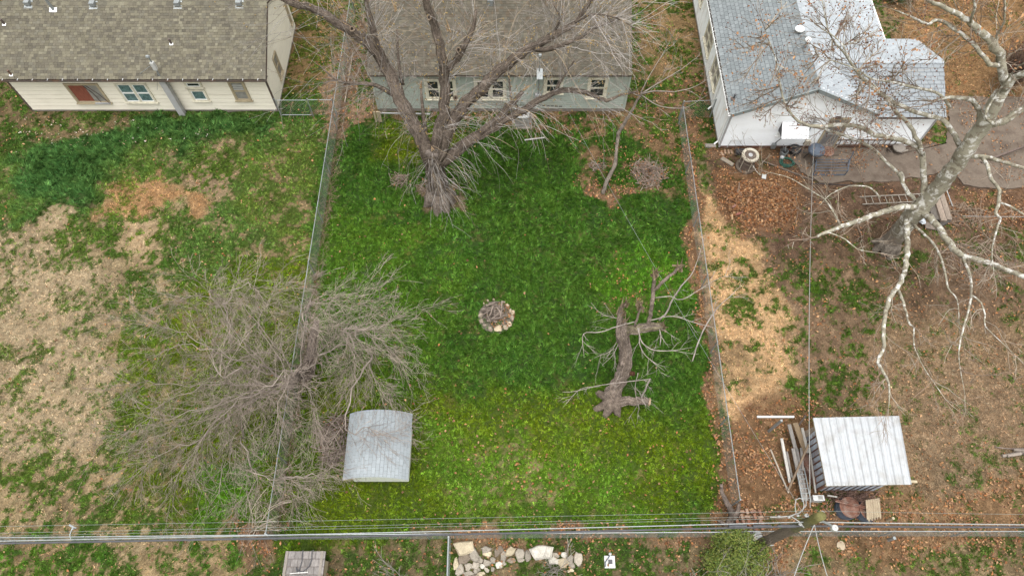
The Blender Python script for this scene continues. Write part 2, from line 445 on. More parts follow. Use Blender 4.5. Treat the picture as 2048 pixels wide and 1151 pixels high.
GRN, YEL, DULL, WEED = (.063, .114, .027), (.128, .150, .012), (.080, .100, .036), (.072, .128, .060)
REG = [
    # outline, soft edge m, soil, cov, green, leaves, blade len, straw
    ([(-300, 180), (640, 222), (630, 480), (600, 560), (500, 640), (330, 560), (260, 490), (60, 430), (-300, 440)], .8, (.27, .21, .12), .76, (.105, .140, .050), 2.5, .11, 60),
    ([(-400, 425), (40, 430), (150, 470), (270, 490), (325, 560), (300, 640), (255, 700), (245, 860), (320, 960), (480, 1000), (500, 1040), (400, 1085), (-400, 1085)], .8, (.39, .30, .20), .24, (.105, .125, .045), 1.0, .08, 300),
    ([(150, 470), (330, 490), (460, 640), (420, 700), (250, 720), (200, 600)], .8, (.31, .235, .14), .55, (.080, .120, .030), 1.0, .08, 90),
    ([(-400, 900), (150, 930), (470, 960), (530, 1075), (-400, 1075)], 1.0, (.35, .26, .155), .45, (.085, .120, .032), 1.5, .08, 90),
    ([(-400, 420), (0, 430), (60, 420), (0, 320), (70, 275), (220, 246), (340, 228), (450, 218), (556, 224), (560, 250), (400, 278), (290, 310), (220, 370), (140, 440), (20, 440)], .7, (.10, .12, .05), .97, WEED, 0.3, .24, 0),
    ([(-300, 120), (0, 158), (60, 215), (340, 224), (340, 238), (220, 250), (60, 276), (0, 312), (-300, 350)], .6, (.22, .16, .09), .55, (.085, .115, .035), 4, .09, 20),
    ([(400, 310), (450, 305), (480, 350), (440, 372), (395, 360)], .7, (.33, .23, .15), .52, (.10, .13, .03), 4, .08, 50),
    ([(470, 300), (640, 290), (620, 520), (540, 560), (480, 440)], .8, (.29, .21, .12), .74, (.125, .150, .050), 3.5, .09, 30),
    ([(215, 390), (265, 370), (300, 372), (380, 376), (408, 388), (350, 425), (320, 440), (235, 462), (212, 450)], .5, (.385, .225, .115), .08, (.14, .15, .04), 3, .10, 700),
    ([(230, 462), (315, 445), (330, 470), (300, 500), (270, 560), (240, 500)], .4, (.40, .29, .18), .30, (.10, .13, .03), 1, .08, 60),
    ([(470, 520), (600, 520), (580, 800), (545, 1060), (520, 1060), (300, 980), (250, 860), (250, 740), (330, 620)], .9, (.25, .20, .10), .80, YEL, 1.5, .09, 40),
    ([(430, 900), (560, 850), (545, 1070), (400, 1060)], .6, (.22, .18, .08), .93, (.100, .190, .022), 2, .10, 10),
    # the middle yard
    ([(648, 240), (1378, 240), (1390, 480), (1418, 800), (1455, 1050), (545, 1062), (575, 800), (612, 600), (640, 300)], .35, (.19, .16, .07), .985, GRN, .5, .16, 6),
    ([(640, 440), (860, 450), (900, 600), (830, 760), (590, 760)], 1.2, (.22, .19, .06), .97, (.082, .138, .026), 1, .13, 8),
    ([(590, 740), (900, 770), (1150, 820), (1440, 840), (1462, 1052), (545, 1062)], 1.2, (.20, .18, .06), .975, YEL, 3.5, .10, 20),
    ([(1180, 520), (1380, 520), (1400, 620), (1250, 640)], .8, (.25, .19, .09), .93, (.085, .160, .022), 8, .12, 10),
    ([(850, 850), (1000, 860), (1150, 930), (1300, 930), (1300, 1030), (900, 1030), (860, 950)], 1.0, (.29, .23, .12), .88, (.120, .180, .030), 8, .10, 50),
    ([(640, 215), (1400, 215), (1378, 262), (1300, 280), (1250, 262), (1150, 292), (1080, 275), (1040, 256), (900, 238), (740, 250), (640, 262)], .5, (.27, .17, .095), .42, GRN, 14, .12, 60),
    ([(740, 255), (900, 255), (860, 330), (800, 360), (740, 330)], .7, (.25, .21, .07), .88, YEL, 3, .10, 20),
    ([(655, 20), (745, 40), (745, 238), (652, 260)], .4, (.26, .17, .115), .14, GRN, 26, .11, 10),
    ([(1185, 310), (1340, 300), (1340, 390), (1250, 385), (1180, 360)], .5, (.25, .16, .09), .62, GRN, 16, .12, 20),
    ([(1165, 372), (1205, 355), (1262, 368), (1265, 392), (1215, 410), (1185, 402)], .25, (.26, .155, .095), .06, GRN, 70, .10, 10),
    ([(845, 385), (905, 365), (945, 385), (935, 412), (870, 418)], .2, (.25, .19, .12), .25, GRN, 4, .08, 10),
    # between the houses and the right-hand yard
    ([(1262, -60), (1432, -60), (1440, 300), (1400, 330), (1262, 235)], .5, (.31, .205, .105), .36, (.085, .115, .030), 10, .09, 90),
    ([(1268, 150), (1420, 160), (1430, 300), (1290, 300), (1262, 250)], .5, (.24, .15, .085), .42, (.085, .120, .030), 22, .09, 60),
    ([(1385, 295), (1440, 295), (1450, 340), (1400, 400), (1372, 330)], .5, (.25, .19, .11), .52, (.085, .105, .035), 8, .08, 40),
    ([(568, -60), (700, -60), (650, 225), (556, 225)], .4, (.22, .145, .07), .52, (.105, .105, .030), 10, .09, 30),
    ([(556, 180), (650, 190), (640, 260), (556, 240)], .4, (.18, .14, .07), .75, GRN, 6, .10, 10),
    ([(1430, 285), (2300, 285), (2300, 480), (1900, 470), (1790, 560), (1690, 600), (1560, 560), (1440, 430)], .7, (.160, .100, .072), .06, DULL, 9, .07, 60),
    ([(1780, 560), (2400, 480), (2400, 1060), (1800, 1000), (1640, 840), (1730, 740)], .9, (.285, .195, .125), .10, (.075, .105, .030), 6, .07, 420),
    ([(1660, 430), (2400, 380), (2400, 640), (1950, 640), (1780, 600), (1660, 560)], .9, (.185, .122, .083), .15, (.070, .095, .028), 20, .08, 60),
    ([(1930, 740), (2400, 700), (2400, 1000), (1960, 960), (1850, 850)], .9, (.30, .205, .135), .07, (.075, .105, .03), 5, .07, 420),
    ([(1840, 900), (1960, 880), (2000, 960), (1880, 990)], .7, (.23, .16, .105), .2, (.075, .105, .03), 10, .07, 160),
    ([(1450, 440), (1560, 500), (1720, 560), (1760, 640), (1770, 760), (1700, 830), (1600, 830), (1560, 720), (1540, 600), (1440, 520)], .8, (.24, .16, .105), .31, (.072, .105, .025), 12, .09, 60),
    ([(1392, 385), (1420, 395), (1500, 470), (1535, 500), (1525, 560), (1568, 620), (1570, 720), (1530, 800), (1500, 890), (1455, 860), (1432, 700), (1408, 520)], .45, (.64, .405, .225), .07, (.080, .110, .028), 2, .08, 420),
    ([(1430, 470), (1500, 480), (1560, 540), (1560, 650), (1500, 620), (1440, 560)], .6, (.50, .325, .18), .38, (.080, .110, .028), 3, .09, 160),
    ([(1420, 690), (1500, 680), (1520, 740), (1480, 800), (1440, 770)], .6, (.38, .25, .14), .45, (.075, .105, .028), 4, .09, 80),
    # leaf drifts
    ([(1362, 240), (1388, 240), (1400, 420), (1418, 600), (1440, 800), (1470, 1050), (1440, 1050), (1412, 800), (1392, 600), (1372, 420)], .22, (.25, .145, .085), .05, DULL, 90, .08, 0),
    ([(1440, 350), (1500, 338), (1600, 350), (1620, 410), (1590, 455), (1500, 462), (1450, 420)], .4, (.24, .13, .07), .02, DULL, 130, .07, 0),
    ([(1470, 850), (1500, 800), (1600, 800), (1625, 860), (1640, 1000), (1640, 1055), (1455, 1055), (1450, 900)], .4, (.25, .145, .08), .05, DULL, 95, .08, 0),
    ([(1635, 985), (1770, 985), (1800, 1060), (1630, 1060)], .3, (.20, .13, .085), .06, DULL, 60, .08, 0),
    ([(1920, 980), (2000, 960), (2400, 1000), (2400, 1070), (1760, 1060), (1800, 1020)], .5, (.28, .17, .095), .10, DULL, 80, .08, 20),
    ([(1430, 290), (1900, 285), (1900, 312), (1440, 318)], .3, (.22, .135, .085), .02, DULL, 70, .07, 0),
    ([(1780, -60), (2400, -60), (2400, 300), (1900, 240), (1800, 100)], .7, (.31, .185, .095), .03, DULL, 30, .07, 180),
    ([(1880, 390), (2300, 370), (2300, 480), (1940, 480)], .6, (.21, .12, .075), .10, DULL, 60, .07, 20),
    # below the back fence
    ([(-400, 1082), (560, 1076), (560, 1300), (-400, 1300)], .5, (.30, .22, .125), .68, (.070, .125, .025), 3, .10, 50),
    ([(60, 1108), (480, 1118), (470, 1300), (0, 1300)], .7, (.36, .26, .15), .42, (.075, .120, .028), 2, .09, 70),
    ([(478, 1040), (560, 1040), (560, 1095), (575, 1300), (500, 1300), (520, 1140), (478, 1085)], .3, (.27, .16, .10), .10, GRN, 85, .09, 0),
    ([(556, 1074), (905, 1072), (905, 1300), (530, 1300)], .5, (.20, .15, .09), .60, (.075, .105, .030), 12, .08, 30),
    ([(905, 1072), (1520, 1066), (1520, 1300), (905, 1300)], .4, (.20, .15, .09), .55, (.075, .105, .030), 18, .08, 20),
    ([(900, 1070), (1420, 1064), (1420, 1090), (1100, 1084), (1060, 1100), (900, 1092)], .25, (.26, .16, .10), .12, GRN, 90, .08, 0),
    ([(1420, 1062), (2400, 1050), (2400, 1110), (1900, 1118), (1640, 1085), (1560, 1151), (1480, 1151)], .4, (.28, .17, .095), .06, DULL, 100, .08, 0),
    ([(1600, 1100), (1900, 1112), (2400, 1105), (2400, 1300), (1540, 1300)], .5, (.25, .18, .11), .36, (.085, .105, .035), 14, .08, 60),
]

GX0, GX1, GY0, GY1, GS = -31.0, 31.0, 0.4, 34.4, 0.08
gx = np.arange(GX0, GX1 + 1e-6, GS); gy = np.arange(GY0, GY1 + 1e-6, GS)
nx, ny = len(gx), len(gy)
GXX, GYY = np.meshgrid(gx, gy)
wx = GXX + 0.55 * fbm(GXX, GYY, .55, 4, 1); wy = GYY + 0.55 * fbm(GXX, GYY, .55, 4, 9)
shp = GXX.shape
soil = np.ones(shp + (3,)) * np.array((.24, .17, .10)); green = np.ones(shp + (3,)) * np.array((.08, .12, .03))
cov = np.full(shp, .5); leaf = np.full(shp, 4.); blen = np.full(shp, .09); straw = np.full(shp, 30.)
for pts, soft, sc, cv, gc, lf, bl, stw in REG:
    poly = np.array(rg(pts))
    k = 0.5 if soft < .5 else 1.0
    ax = GXX + (wx - GXX) * k; ay = GYY + (wy - GYY) * k
    x0, y0 = poly.min(0) - 2.5; x1, y1 = poly.max(0) + 2.5
    i0, i1 = np.searchsorted(gy, (y0, y1)); j0, j1 = np.searchsorted(gx, (x0, x1))
    if i1 <= i0 or j1 <= j0: continue
    s = np.s_[i0:i1, j0:j1]
    w = sm(-soft, soft, polydist(ax[s], ay[s], poly))
    w3 = w[..., None]
    soil[s] = soil[s] * (1 - w3) + w3 * np.array(sc); green[s] = green[s] * (1 - w3) + w3 * np.array(gc)
    cov[s] = cov[s] * (1 - w) + w * cv; leaf[s] = leaf[s] * (1 - w) + w * lf
    blen[s] = blen[s] * (1 - w) + w * bl; straw[s] = straw[s] * (1 - w) + w * stw
green *= np.array((.38, .505, .25)); soil *= np.array((.475, .45, .40)); soil = soil * np.array((.97, 1, 1))
nz = rank(0.55 * fbm(GXX, GYY, .8, 4, 21) + 0.60 * fbm(GXX, GYY, 2.6, 4, 33) + 0.62 * fbm(GXX, GYY, 6.5, 2, 39))
gm = sm(-0.22, 0.20, cov - nz); gmb = sm(-0.38, 0.26, cov - nz)
# slow drift of the lawn colour, thick and thin growth
drift = fbm(GXX, GYY, .35, 4, 51); drift2 = fbm(GXX, GYY, 1.1, 3, 77)
yel = np.clip(drift * .045 + drift2 * .07, -.3, .4)[..., None]
greenv = green * (1 + yel * np.array((.75, .28, .05)))
soilv = soil * (1 + 0.10 * fbm(GXX, GYY, 2.2, 4, 13) + 0.10 * fbm(GXX, GYY, .5, 3, 15))[..., None]
fine = (1 + .16 * fbm(GXX, GYY, 5.0, 3, 93))[..., None]
soilv = soilv * np.clip(fine, .45, 1.7)
lum = soilv.mean(-1, keepdims=True)
soilv = soilv * .92 + lum * .08
gcol = soilv * (1 - gm[..., None]) + gm[..., None] * (greenv * .62 + soilv * .10)
gcol = np.clip(gcol, .01, .9)
tall = sm(.13, .22, blen)
gz = 0.012 * fbm(GXX, GYY, 1.2, 4, 61) + tall * (.05 * fbm(GXX, GYY, 2.2, 3, 63) + .03 * fbm(GXX, GYY, 5., 2, 64))

# one sheet, fine near the photograph's view and stretched out to the horizon
ex = np.array([-1200, -500, -200, -90, -50, -36.]); fx_ = np.concatenate([ex, gx, -ex[::-1]])
ey0 = np.array([-1200, -500, -200, -80, -30, -10, -3.]); ey1 = np.array([37, 45, 70, 140, 300, 700, 1500.])
fy_ = np.concatenate([ey0, gy, ey1])
FX, FY = np.meshgrid(fx_, fy_)
ci = np.clip(np.round((FX - GX0) / GS).astype(int), 0, nx - 1); ri = np.clip(np.round((FY - GY0) / GS).astype(int), 0, ny - 1)
inside = (FX >= GX0 - 1e-6) & (FX <= GX1 + 1e-6) & (FY >= GY0 - 1e-6) & (FY <= GY1 + 1e-6)
fc = np.where(inside[..., None], gcol[ri, ci], np.array((.13, .135, .06))); fz = np.where(inside, gz[ri, ci], 0)
gv = np.stack([FX, FY, fz], -1).reshape(-1, 3)
a_, b_ = len(fx_), len(fy_)
ii = (np.arange(b_ - 1)[:, None] * a_ + np.arange(a_ - 1)[None, :]).ravel()
gq = np.stack([ii, ii + 1, ii + a_ + 1, ii + a_], -1)
go = mesh_np('ground', gv, [gq], MAT['ground'], None, fc.reshape(-1, 3), smooth=True)
go['kind'] = 'structure'

# footprints kept clear of grass
FOOT = [(-24.4, -11.85, 24.35, 40), (-6.9, 5.75, 24.35, 40), (10.1, 19.9, 22.0, 40), (-6.1, -3.95, 5.85, 7.95), (11.5, 13.9, 5.6, 7.7)]
SLABS = [rg([(1560, 300), (1925, 285), (1925, 330), (1850, 352), (1800, 362), (1720, 366), (1640, 366), (1600, 345)]),
         rg([(1895, 195), (2300, 195), (2300, 378), (1960, 377), (1925, 368), (1905, 352), (1890, 300), (1893, 240)])]


def gi(x, y):
    return (np.clip(np.round((y - GY0) / GS).astype(int), 0, ny - 1), np.clip(np.round((x - GX0) / GS).astype(int), 0, nx - 1))


def inview(x, y, m=40):
    dep = y * ST + CAM_H * CT
    px = 1024 + FPX * x / dep; py = 575.5 - FPX * (y * CT - CAM_H * ST) / dep
    return (px > -m) & (px < 2048 + m) & (py > -m) & (py < 1151 + m)


def clear(x, y, slabs=True):
    ok = np.ones(x.shape, bool)
    for x0, x1, y0, y1 in FOOT: ok &= ~((x > x0) & (x < x1) & (y > y0) & (y < y1))
    if slabs:
        for p in SLABS: ok &= polydist(x, y, p) < 0.02
    return ok


def candidates(n):
    x = rng.uniform(-29, 29, n); y = rng.uniform(1.8, 33.8, n)
    k = inview(x, y) & clear(x, y)
    return x[k], y[k]


def blades(name, x, y, length, colr, k, width, tilt0, tilt1, spread=.4, var=.40):
    """tufts of k narrow blades; the blades of a tuft lean the same way and share a shade"""
    n = len(x)
    I = gi(x, y)
    X = np.repeat(x, k) + rng.normal(0, .032, n * k); Y = np.repeat(y, k) + rng.normal(0, .032, n * k)
    Ln = np.repeat(length, k) * rng.uniform(.6, 1.2, n * k)
    shade = np.exp(rng.normal(0, var, n)); hue = rng.normal(0, .09, n)
    ct = colr * shade[:, None] * (1 + hue[:, None] * np.array((1.1, .2, -.3)))
    ct = ct + np.clip(shade - 1, 0, 1.2)[:, None] * np.array((.018, .012, .010))     # bright blades are paler, not greener
    C = np.repeat(ct, k, 0) * rng.uniform(.82, 1.2, (n * k, 1))
    az0 = vnoise(x * .9, y * .9, 4) * 12.0 + rng.normal(0, 1.1, n)
    az = np.repeat(az0, k) + rng.normal(0, spread, n * k)
    ti = np.repeat(rng.uniform(tilt0, tilt1, n), k) + rng.normal(0, .15, n * k)
    d = np.stack([np.sin(ti) * np.cos(az), np.sin(ti) * np.sin(az), np.abs(np.cos(ti))], -1)
    s = np.stack([-np.sin(az), np.cos(az), np.zeros(n * k)], -1) * (width * rng.uniform(.7, 1.3, n * k))[:, None] / 2
    p = np.stack([X, Y, np.repeat(gz[I], k)], -1)
    tip = p + d * Ln[:, None]
    v = np.stack([p - s, p + s, tip], 1).reshape(-1, 3)
    f = np.arange(n * k * 3).reshape(-1, 3)
    c = np.repeat(np.clip(C, .004, .95), 3, 0)
    o = mesh_np(name, v, [f], MAT['blade'], None, c)
    o['kind'] = 'stuff'
    return o


x, y = candidates(720000)
I = gi(x, y)
thick = np.clip(.80 + .22 * drift2[I] + .2 * fbm(x, y, 3.0, 2, 97), .25, 1)
k = rng.random(len(x)) < gmb[I] * thick * .62
x, y = x[k], y[k]; I = gi(x, y)
blades('grass', x, y, blen[I] * rng.uniform(.8, 1.4, len(x)), greenv[I] * 1.45, 5, .025, .45, 1.4)
# dead blades
x, y = candidates(420000)
I = gi(x, y)
k = rng.random(len(x)) < np.clip((straw[I] + 60) / 420., 0, 1) * (1 - .8 * gm[I])
x, y = x[k], y[k]; I = gi(x, y)
blades('dry_grass', x, y, np.full(len(x), .10), soil[I] * 1.25, 3, .018, .9, 1.5, 1.6, .42)

# fallen leaves
LPAL = np.array((.84, .80, .70)) * np.array([(.30, .135, .062), (.24, .11, .055), (.34, .19, .10), (.17, .09, .055), (.38, .24, .145), (.27, .165, .11), (.22, .13, .085)])


def leaves(name, x, y, z, size, pal=LPAL, wts=None, kind='stuff'):
    n = len(x)
    az = rng.uniform(0, 6.283, n); tl = rng.normal(0, .42, n); t2 = rng.normal(0, .42, n)
    sz = size * rng.uniform(.6, 1.35, n)
    a = np.stack([np.cos(az), np.sin(az), tl], -1) * sz[:, None]
    b = np.stack([-np.sin(az), np.cos(az), t2], -1) * (sz * rng.uniform(.45, .8, n))[:, None]
    p = np.stack([x, y, z + .012 + np.abs(tl) * sz * .5 + np.abs(t2) * sz * .4], -1)
    up = np.array((0, 0, .25)) * sz[:, None]
    v = np.stack([p - a * .5, p - a * .1 + b * .5 + up, p + a * .5, p - a * .1 - b * .5 + up], 1).reshape(-1, 3)
    i = np.arange(n)[:, None] * 4
    f = np.concatenate([i + np.array((0, 2, 1)), i + np.array((0, 3, 2))])
    c = pal[rng.choice(len(pal), n, p=wts)] * rng.uniform(.6, 1.4, (n, 1))
    return v, f, np.repeat(c, 4, 0)


x, y = candidates(300000)
I = gi(x, y)
k = rng.random(len(x)) < np.clip(leaf[I] * np.clip(1 + .7 * fbm(x, y, 1.3, 3, 88), .05, 3) / 165., 0, 1)
x, y = x[k], y[k]; I = gi(x, y)
v, f, c = leaves('fallen_leaves', x, y, gm[I] * .05, .098)
o = mesh_np('fallen_leaves', v, [f], MAT['leaf'], None, c); o['kind'] = 'stuff'
# a thin scatter on the slabs
x = rng.uniform(9, 29, 40000); y = rng.uniform(15, 31, 40000)
k = np.zeros(len(x), bool)
for p in SLABS: k |= polydist(x, y, p) > .05
k &= clear(x, y, False) & (rng.random(len(x)) < .42 * np.clip(.30 + .7 * fbm(x, y, .9, 3, 44), .03, 1.6))
v, f, c = leaves('leaves_on_concrete', x[k], y[k], np.full(k.sum(), .08), .08)
o = mesh_np('leaves_on_concrete', v, [f], MAT['leaf'], None, c); o['kind'] = 'stuff'
# pale litter by the cream house
lx = rng.uniform(0, 1, 900); ly = rng.uniform(0, 1, 900)
pts = np.array([at(20 + 480 * a, 236 + 75 * b * (1 - a * .5))[:2] for a, b in zip(lx, ly)])
kk = fbm(pts[:, 0], pts[:, 1], 1.4, 3, 5) > 1.05
pts = pts[kk]
v, f, c = leaves('paper_litter', pts[:, 0], pts[:, 1], np.full(len(pts), .09), .07, np.array([(.34, .25, .18), (.30, .2, .13), (.42, .38, .33)]))
o = mesh_np('paper_litter', v, [f], MAT['leaf'], None, c); o['kind'] = 'stuff'

# concrete
def slab(name, poly, h=.07, mat='conc'):
    p0 = np.array(poly); p = []
    for i in range(len(p0)):            # broken, uneven edge
        a, b = p0[i], p0[(i + 1) % len(p0)]
        k = max(2, int(np.linalg.norm(b - a) / .18))
        for j in range(k):
            q = a + (b - a) * j / k
            p.append(q + .07 * np.array((fbm(q[:1], q[1:], 1.6, 3, 71)[0], fbm(q[:1], q[1:], 1.6, 3, 75)[0])))
    p = np.array(p); n = len(p)
    v = np.concatenate([np.c_[p, np.full(n, -.05)], np.c_[p, np.full(n, h)], [[*p.mean(0), h]]])
    i = np.arange(n); j = (i + 1) % n
    o = mesh_np(name, v, [np.stack([i, j, j + n, i + n], -1), np.stack([i + n, j + n, np.full(n, 2 * n)], -1)], MAT[mat])
    o['kind'] = 'structure'
    return o


slab('concrete_walkway', SLABS[0]); slab('concrete_driveway', SLABS[1], .075)


# ================================================================== HOUSES
def onY(px, py, Y):
    u = (px - 1024) / FPX; v = -(py - 575.5) / FPX
    dx, dy, dz = u, v * CT + ST, v * ST - CT
    t = Y / dy
    return dx * t, CAM_H + dz * t


def onX(px, py, X):
    u = (px - 1024) / FPX; v = -(py - 575.5) / FPX
    dx, dy, dz = u, v * CT + ST, v * ST - CT
    t = X / dx
    return dy * t, CAM_H + dz * t


def siding(parent, mat, o, r, n, L, z0, z1, exp, openings=(), span=None, single=True, name='siding_board', thick=.02, gapz=.016):
    """lapped boards on the wall plane through o (direction r, outward n)"""
    o = np.array(o, float)
    big = M()
    rows = int(math.ceil((z1 - z0) / exp - 1e-6))
    for i in range(rows):
        zb = z0 + i * exp; zt = min(zb + exp - gapz, z1)  # gap bares the near-black wall behind, a coloured stand-in for lap shadow
        segs = [(0, L)]
        if span:
            s0, s1 = span((zb + zt) / 2)
            if s1 - s0 < .05: continue
            segs = [(s0, s1)]
        for a0, a1, zl, zh in openings:
            if zl < zt - .01 and zh > zb + .01:
                new = []
                for s0, s1 in segs:
                    if a1 <= s0 or a0 >= s1: new.append((s0, s1)); continue
                    if a0 > s0: new.append((s0, a0))
                    if a1 < s1: new.append((a1, s1))
                segs = new
        for s0, s1 in segs:
            m = M() if single else big
            P = lambda a, d, z: o + a * r + d * n + Z_ * z
            m.hexa([P(s0, -.01, zb), P(s1, -.01, zb), P(s1, thick, zb), P(s0, thick, zb), P(s0, -.01, zt), P(s1, -.01, zt), P(s1, .005, zt), P(s0, .005, zt)])
            if single: m.build(name, mat, parent)
    if not single:
        stuff(big.build('siding_boards', mat, parent))


def window(parent, o, r, n, w, h, trim='trimcream', glass='glass', halves=1, split=True, tw=.1, sashmat=None, sill=True, label=None):
    """window with its lower left corner at o on the wall plane: trim frame, sashes, panes, sill"""
    o = np.array(o, float)
    m = M()
    for x0, x1, z0, z1 in ((0, tw, 0, h), (w - tw, w, 0, h), (tw, w - tw, h - tw, h), (tw, w - tw, 0, tw * .8)):
        m.bbox(o, (x0, x1), (-.02, .045), (z0, z1), r, n)
    if halves == 2:
        m.bbox(o, (w / 2 - tw * .55, w / 2 + tw * .55), (-.02, .042), (tw * .8, h - tw), r, n)
    wd = m.build('window', MAT[trim], parent)
    if label: wd['label'] = label
    iw = (w - 2 * tw) / halves if halves == 1 else (w / 2 - tw * 1.55)
    for k in range(halves):
        x0 = tw + k * (w / 2 - tw * .45)
        zlo, zhi = tw * .8, h - tw
        mid = (zlo + zhi) / 2
        s = M(); b = .045
        spans = ((zlo, mid), (mid, zhi)) if split else ((zlo, zhi),)
        for a, z in spans:
            s.bbox(o, (x0, x0 + b), (-.01, .02), (a, z), r, n); s.bbox(o, (x0 + iw - b, x0 + iw), (-.01, .02), (a, z), r, n)
            s.bbox(o, (x0 + b, x0 + iw - b), (-.01, .02), (a, a + b), r, n); s.bbox(o, (x0 + b, x0 + iw - b), (-.01, .02), (z - b, z), r, n)
            g = M().bbox(o, (x0 + b, x0 + iw - b), (-.015, .004), (a + b, z - b), r, n)
            g.build('pane', MAT[glass], wd)
        s.build('sash', MAT[sashmat or trim], wd)
    if sill:
        M().bbox(o, (-.05, w + .05), (-.02, .085), (-.05, 0), r, n).build('sill', MAT[trim], wd)
    return wd


def shingles(parent, o, u, v, L, W, exp, tab, pal, wts=None, gap=.006, thick=.014, clip=None, name='shingles', jitter=.12, light=.16, seam=0):
    """courses of tabs on the plane through o (eave direction u, up-slope v)"""
    o = np.array(o, float); u = np.array(u, float); v = np.array(v, float)
    n = np.cross(u, v); n = n if n[2] > 0 else -n
    V, C = [], []
    pal = np.array(pal)
    for kx in range(int(math.ceil(W / exp))):
        off = (kx * .5 + (.17 if kx % 3 == 1 else 0)) % 1 * tab
        a = -off
        v0 = kx * exp - (0.03 if kx == 0 else 0); v1 = min(kx * exp + exp + .03, W) if not seam else min(kx * exp + exp - seam, W)
        while a < L:
            w = tab * (1 + rnd.uniform(-jitter, jitter) * 2) if jitter else tab
            s0, s1 = max(a, 0), min(a + w - gap, L)
            a += w
            if s1 - s0 < .03: continue
            if clip and not clip((s0 + s1) / 2, (v0 + v1) / 2): continue
            hb = thick * (1 + rnd.uniform(-.2, .5))
            dv = rnd.uniform(-.006, .006)
            P = lambda x, y, h: o + u * x + v * y + n * h
            V += [P(s0, v0 + dv, -.002), P(s1, v0 + dv, -.002), P(s0, v0 + dv, hb), P(s1, v0 + dv, hb), P(s0, v1, .003), P(s1, v1, .003)]
            c = pal[rng.choice(len(pal), p=wts)] * rnd.uniform(1 - light, 1 + light)
            C += [c] * 6
    k = len(V) // 6
    i = np.arange(k)[:, None] * 6
    fl = np.cross(u, v)[2] > 0
    q = np.concatenate([i + np.array((0, 1, 3, 2)), i + np.array((2, 3, 5, 4))])
    t = np.concatenate([i + np.array((0, 2, 4)), i + np.array((1, 5, 3))])
    if not fl: q = q[:, ::-1]; t = t[:, ::-1]
    return stuff(mesh_np(name, np.array(V), [q, t], MAT['shingle'], parent, np.array(C)))


def slope(m, o, u, v, L, W, th=.06):
    n = np.cross(u, v); n = n / np.linalg.norm(n)
    if n[2] < 0: n = -n
    m.bbox(o, (0, L), (0, W), (-th, -.004), u, v, n)


def ridge_caps(parent, p, q, w, pal, side):
    """bent cap shingles along a ridge"""
    p, q = np.array(p, float), np.array(q, float)
    t = unit(q - p); L = np.linalg.norm(q - p); s = np.cross(t, Z_)
    V, C = [], []
    a = 0; pal = np.array(pal)
    while a < L:
        b = min(a + .22, L)
        for sg in (-1, 1):
            for d, h in ((a, .035), (b, .022)):
                V.append(p + t * d + Z_ * h)
                V.append(p + t * d + s * sg * w + Z_ * (h - w * side))
        C += [pal[rng.integers(len(pal))] * rnd.uniform(.88, 1.12)] * 8
        a += .2
    i = np.arange(len(V) // 4)[:, None] * 4
    return stuff(mesh_np('ridge_caps', np.array(V), [i + np.array((0, 1, 3, 2))], MAT['shingle'], parent, np.array(C)))


BROWN_PAL = [(0.102, 0.091, 0.068), (0.119, 0.107, 0.077), (0.087, 0.078, 0.060), (0.140, 0.128, 0.093), (0.108, 0.099, 0.076)]
BW = [.3, .3, .15, .12, .13]
GREY_PAL = [(0.083, 0.073, 0.055), (0.095, 0.082, 0.063), (0.072, 0.064, 0.049), (0.113, 0.099, 0.072), (0.085, 0.067, 0.047), (0.089, 0.082, 0.064)]
GW = [.27, .27, .14, .1, .1, .12]
LIGHT_PAL = [(0.161, 0.176, 0.179), (0.147, 0.161, 0.164), (0.176, 0.191, 0.194)]


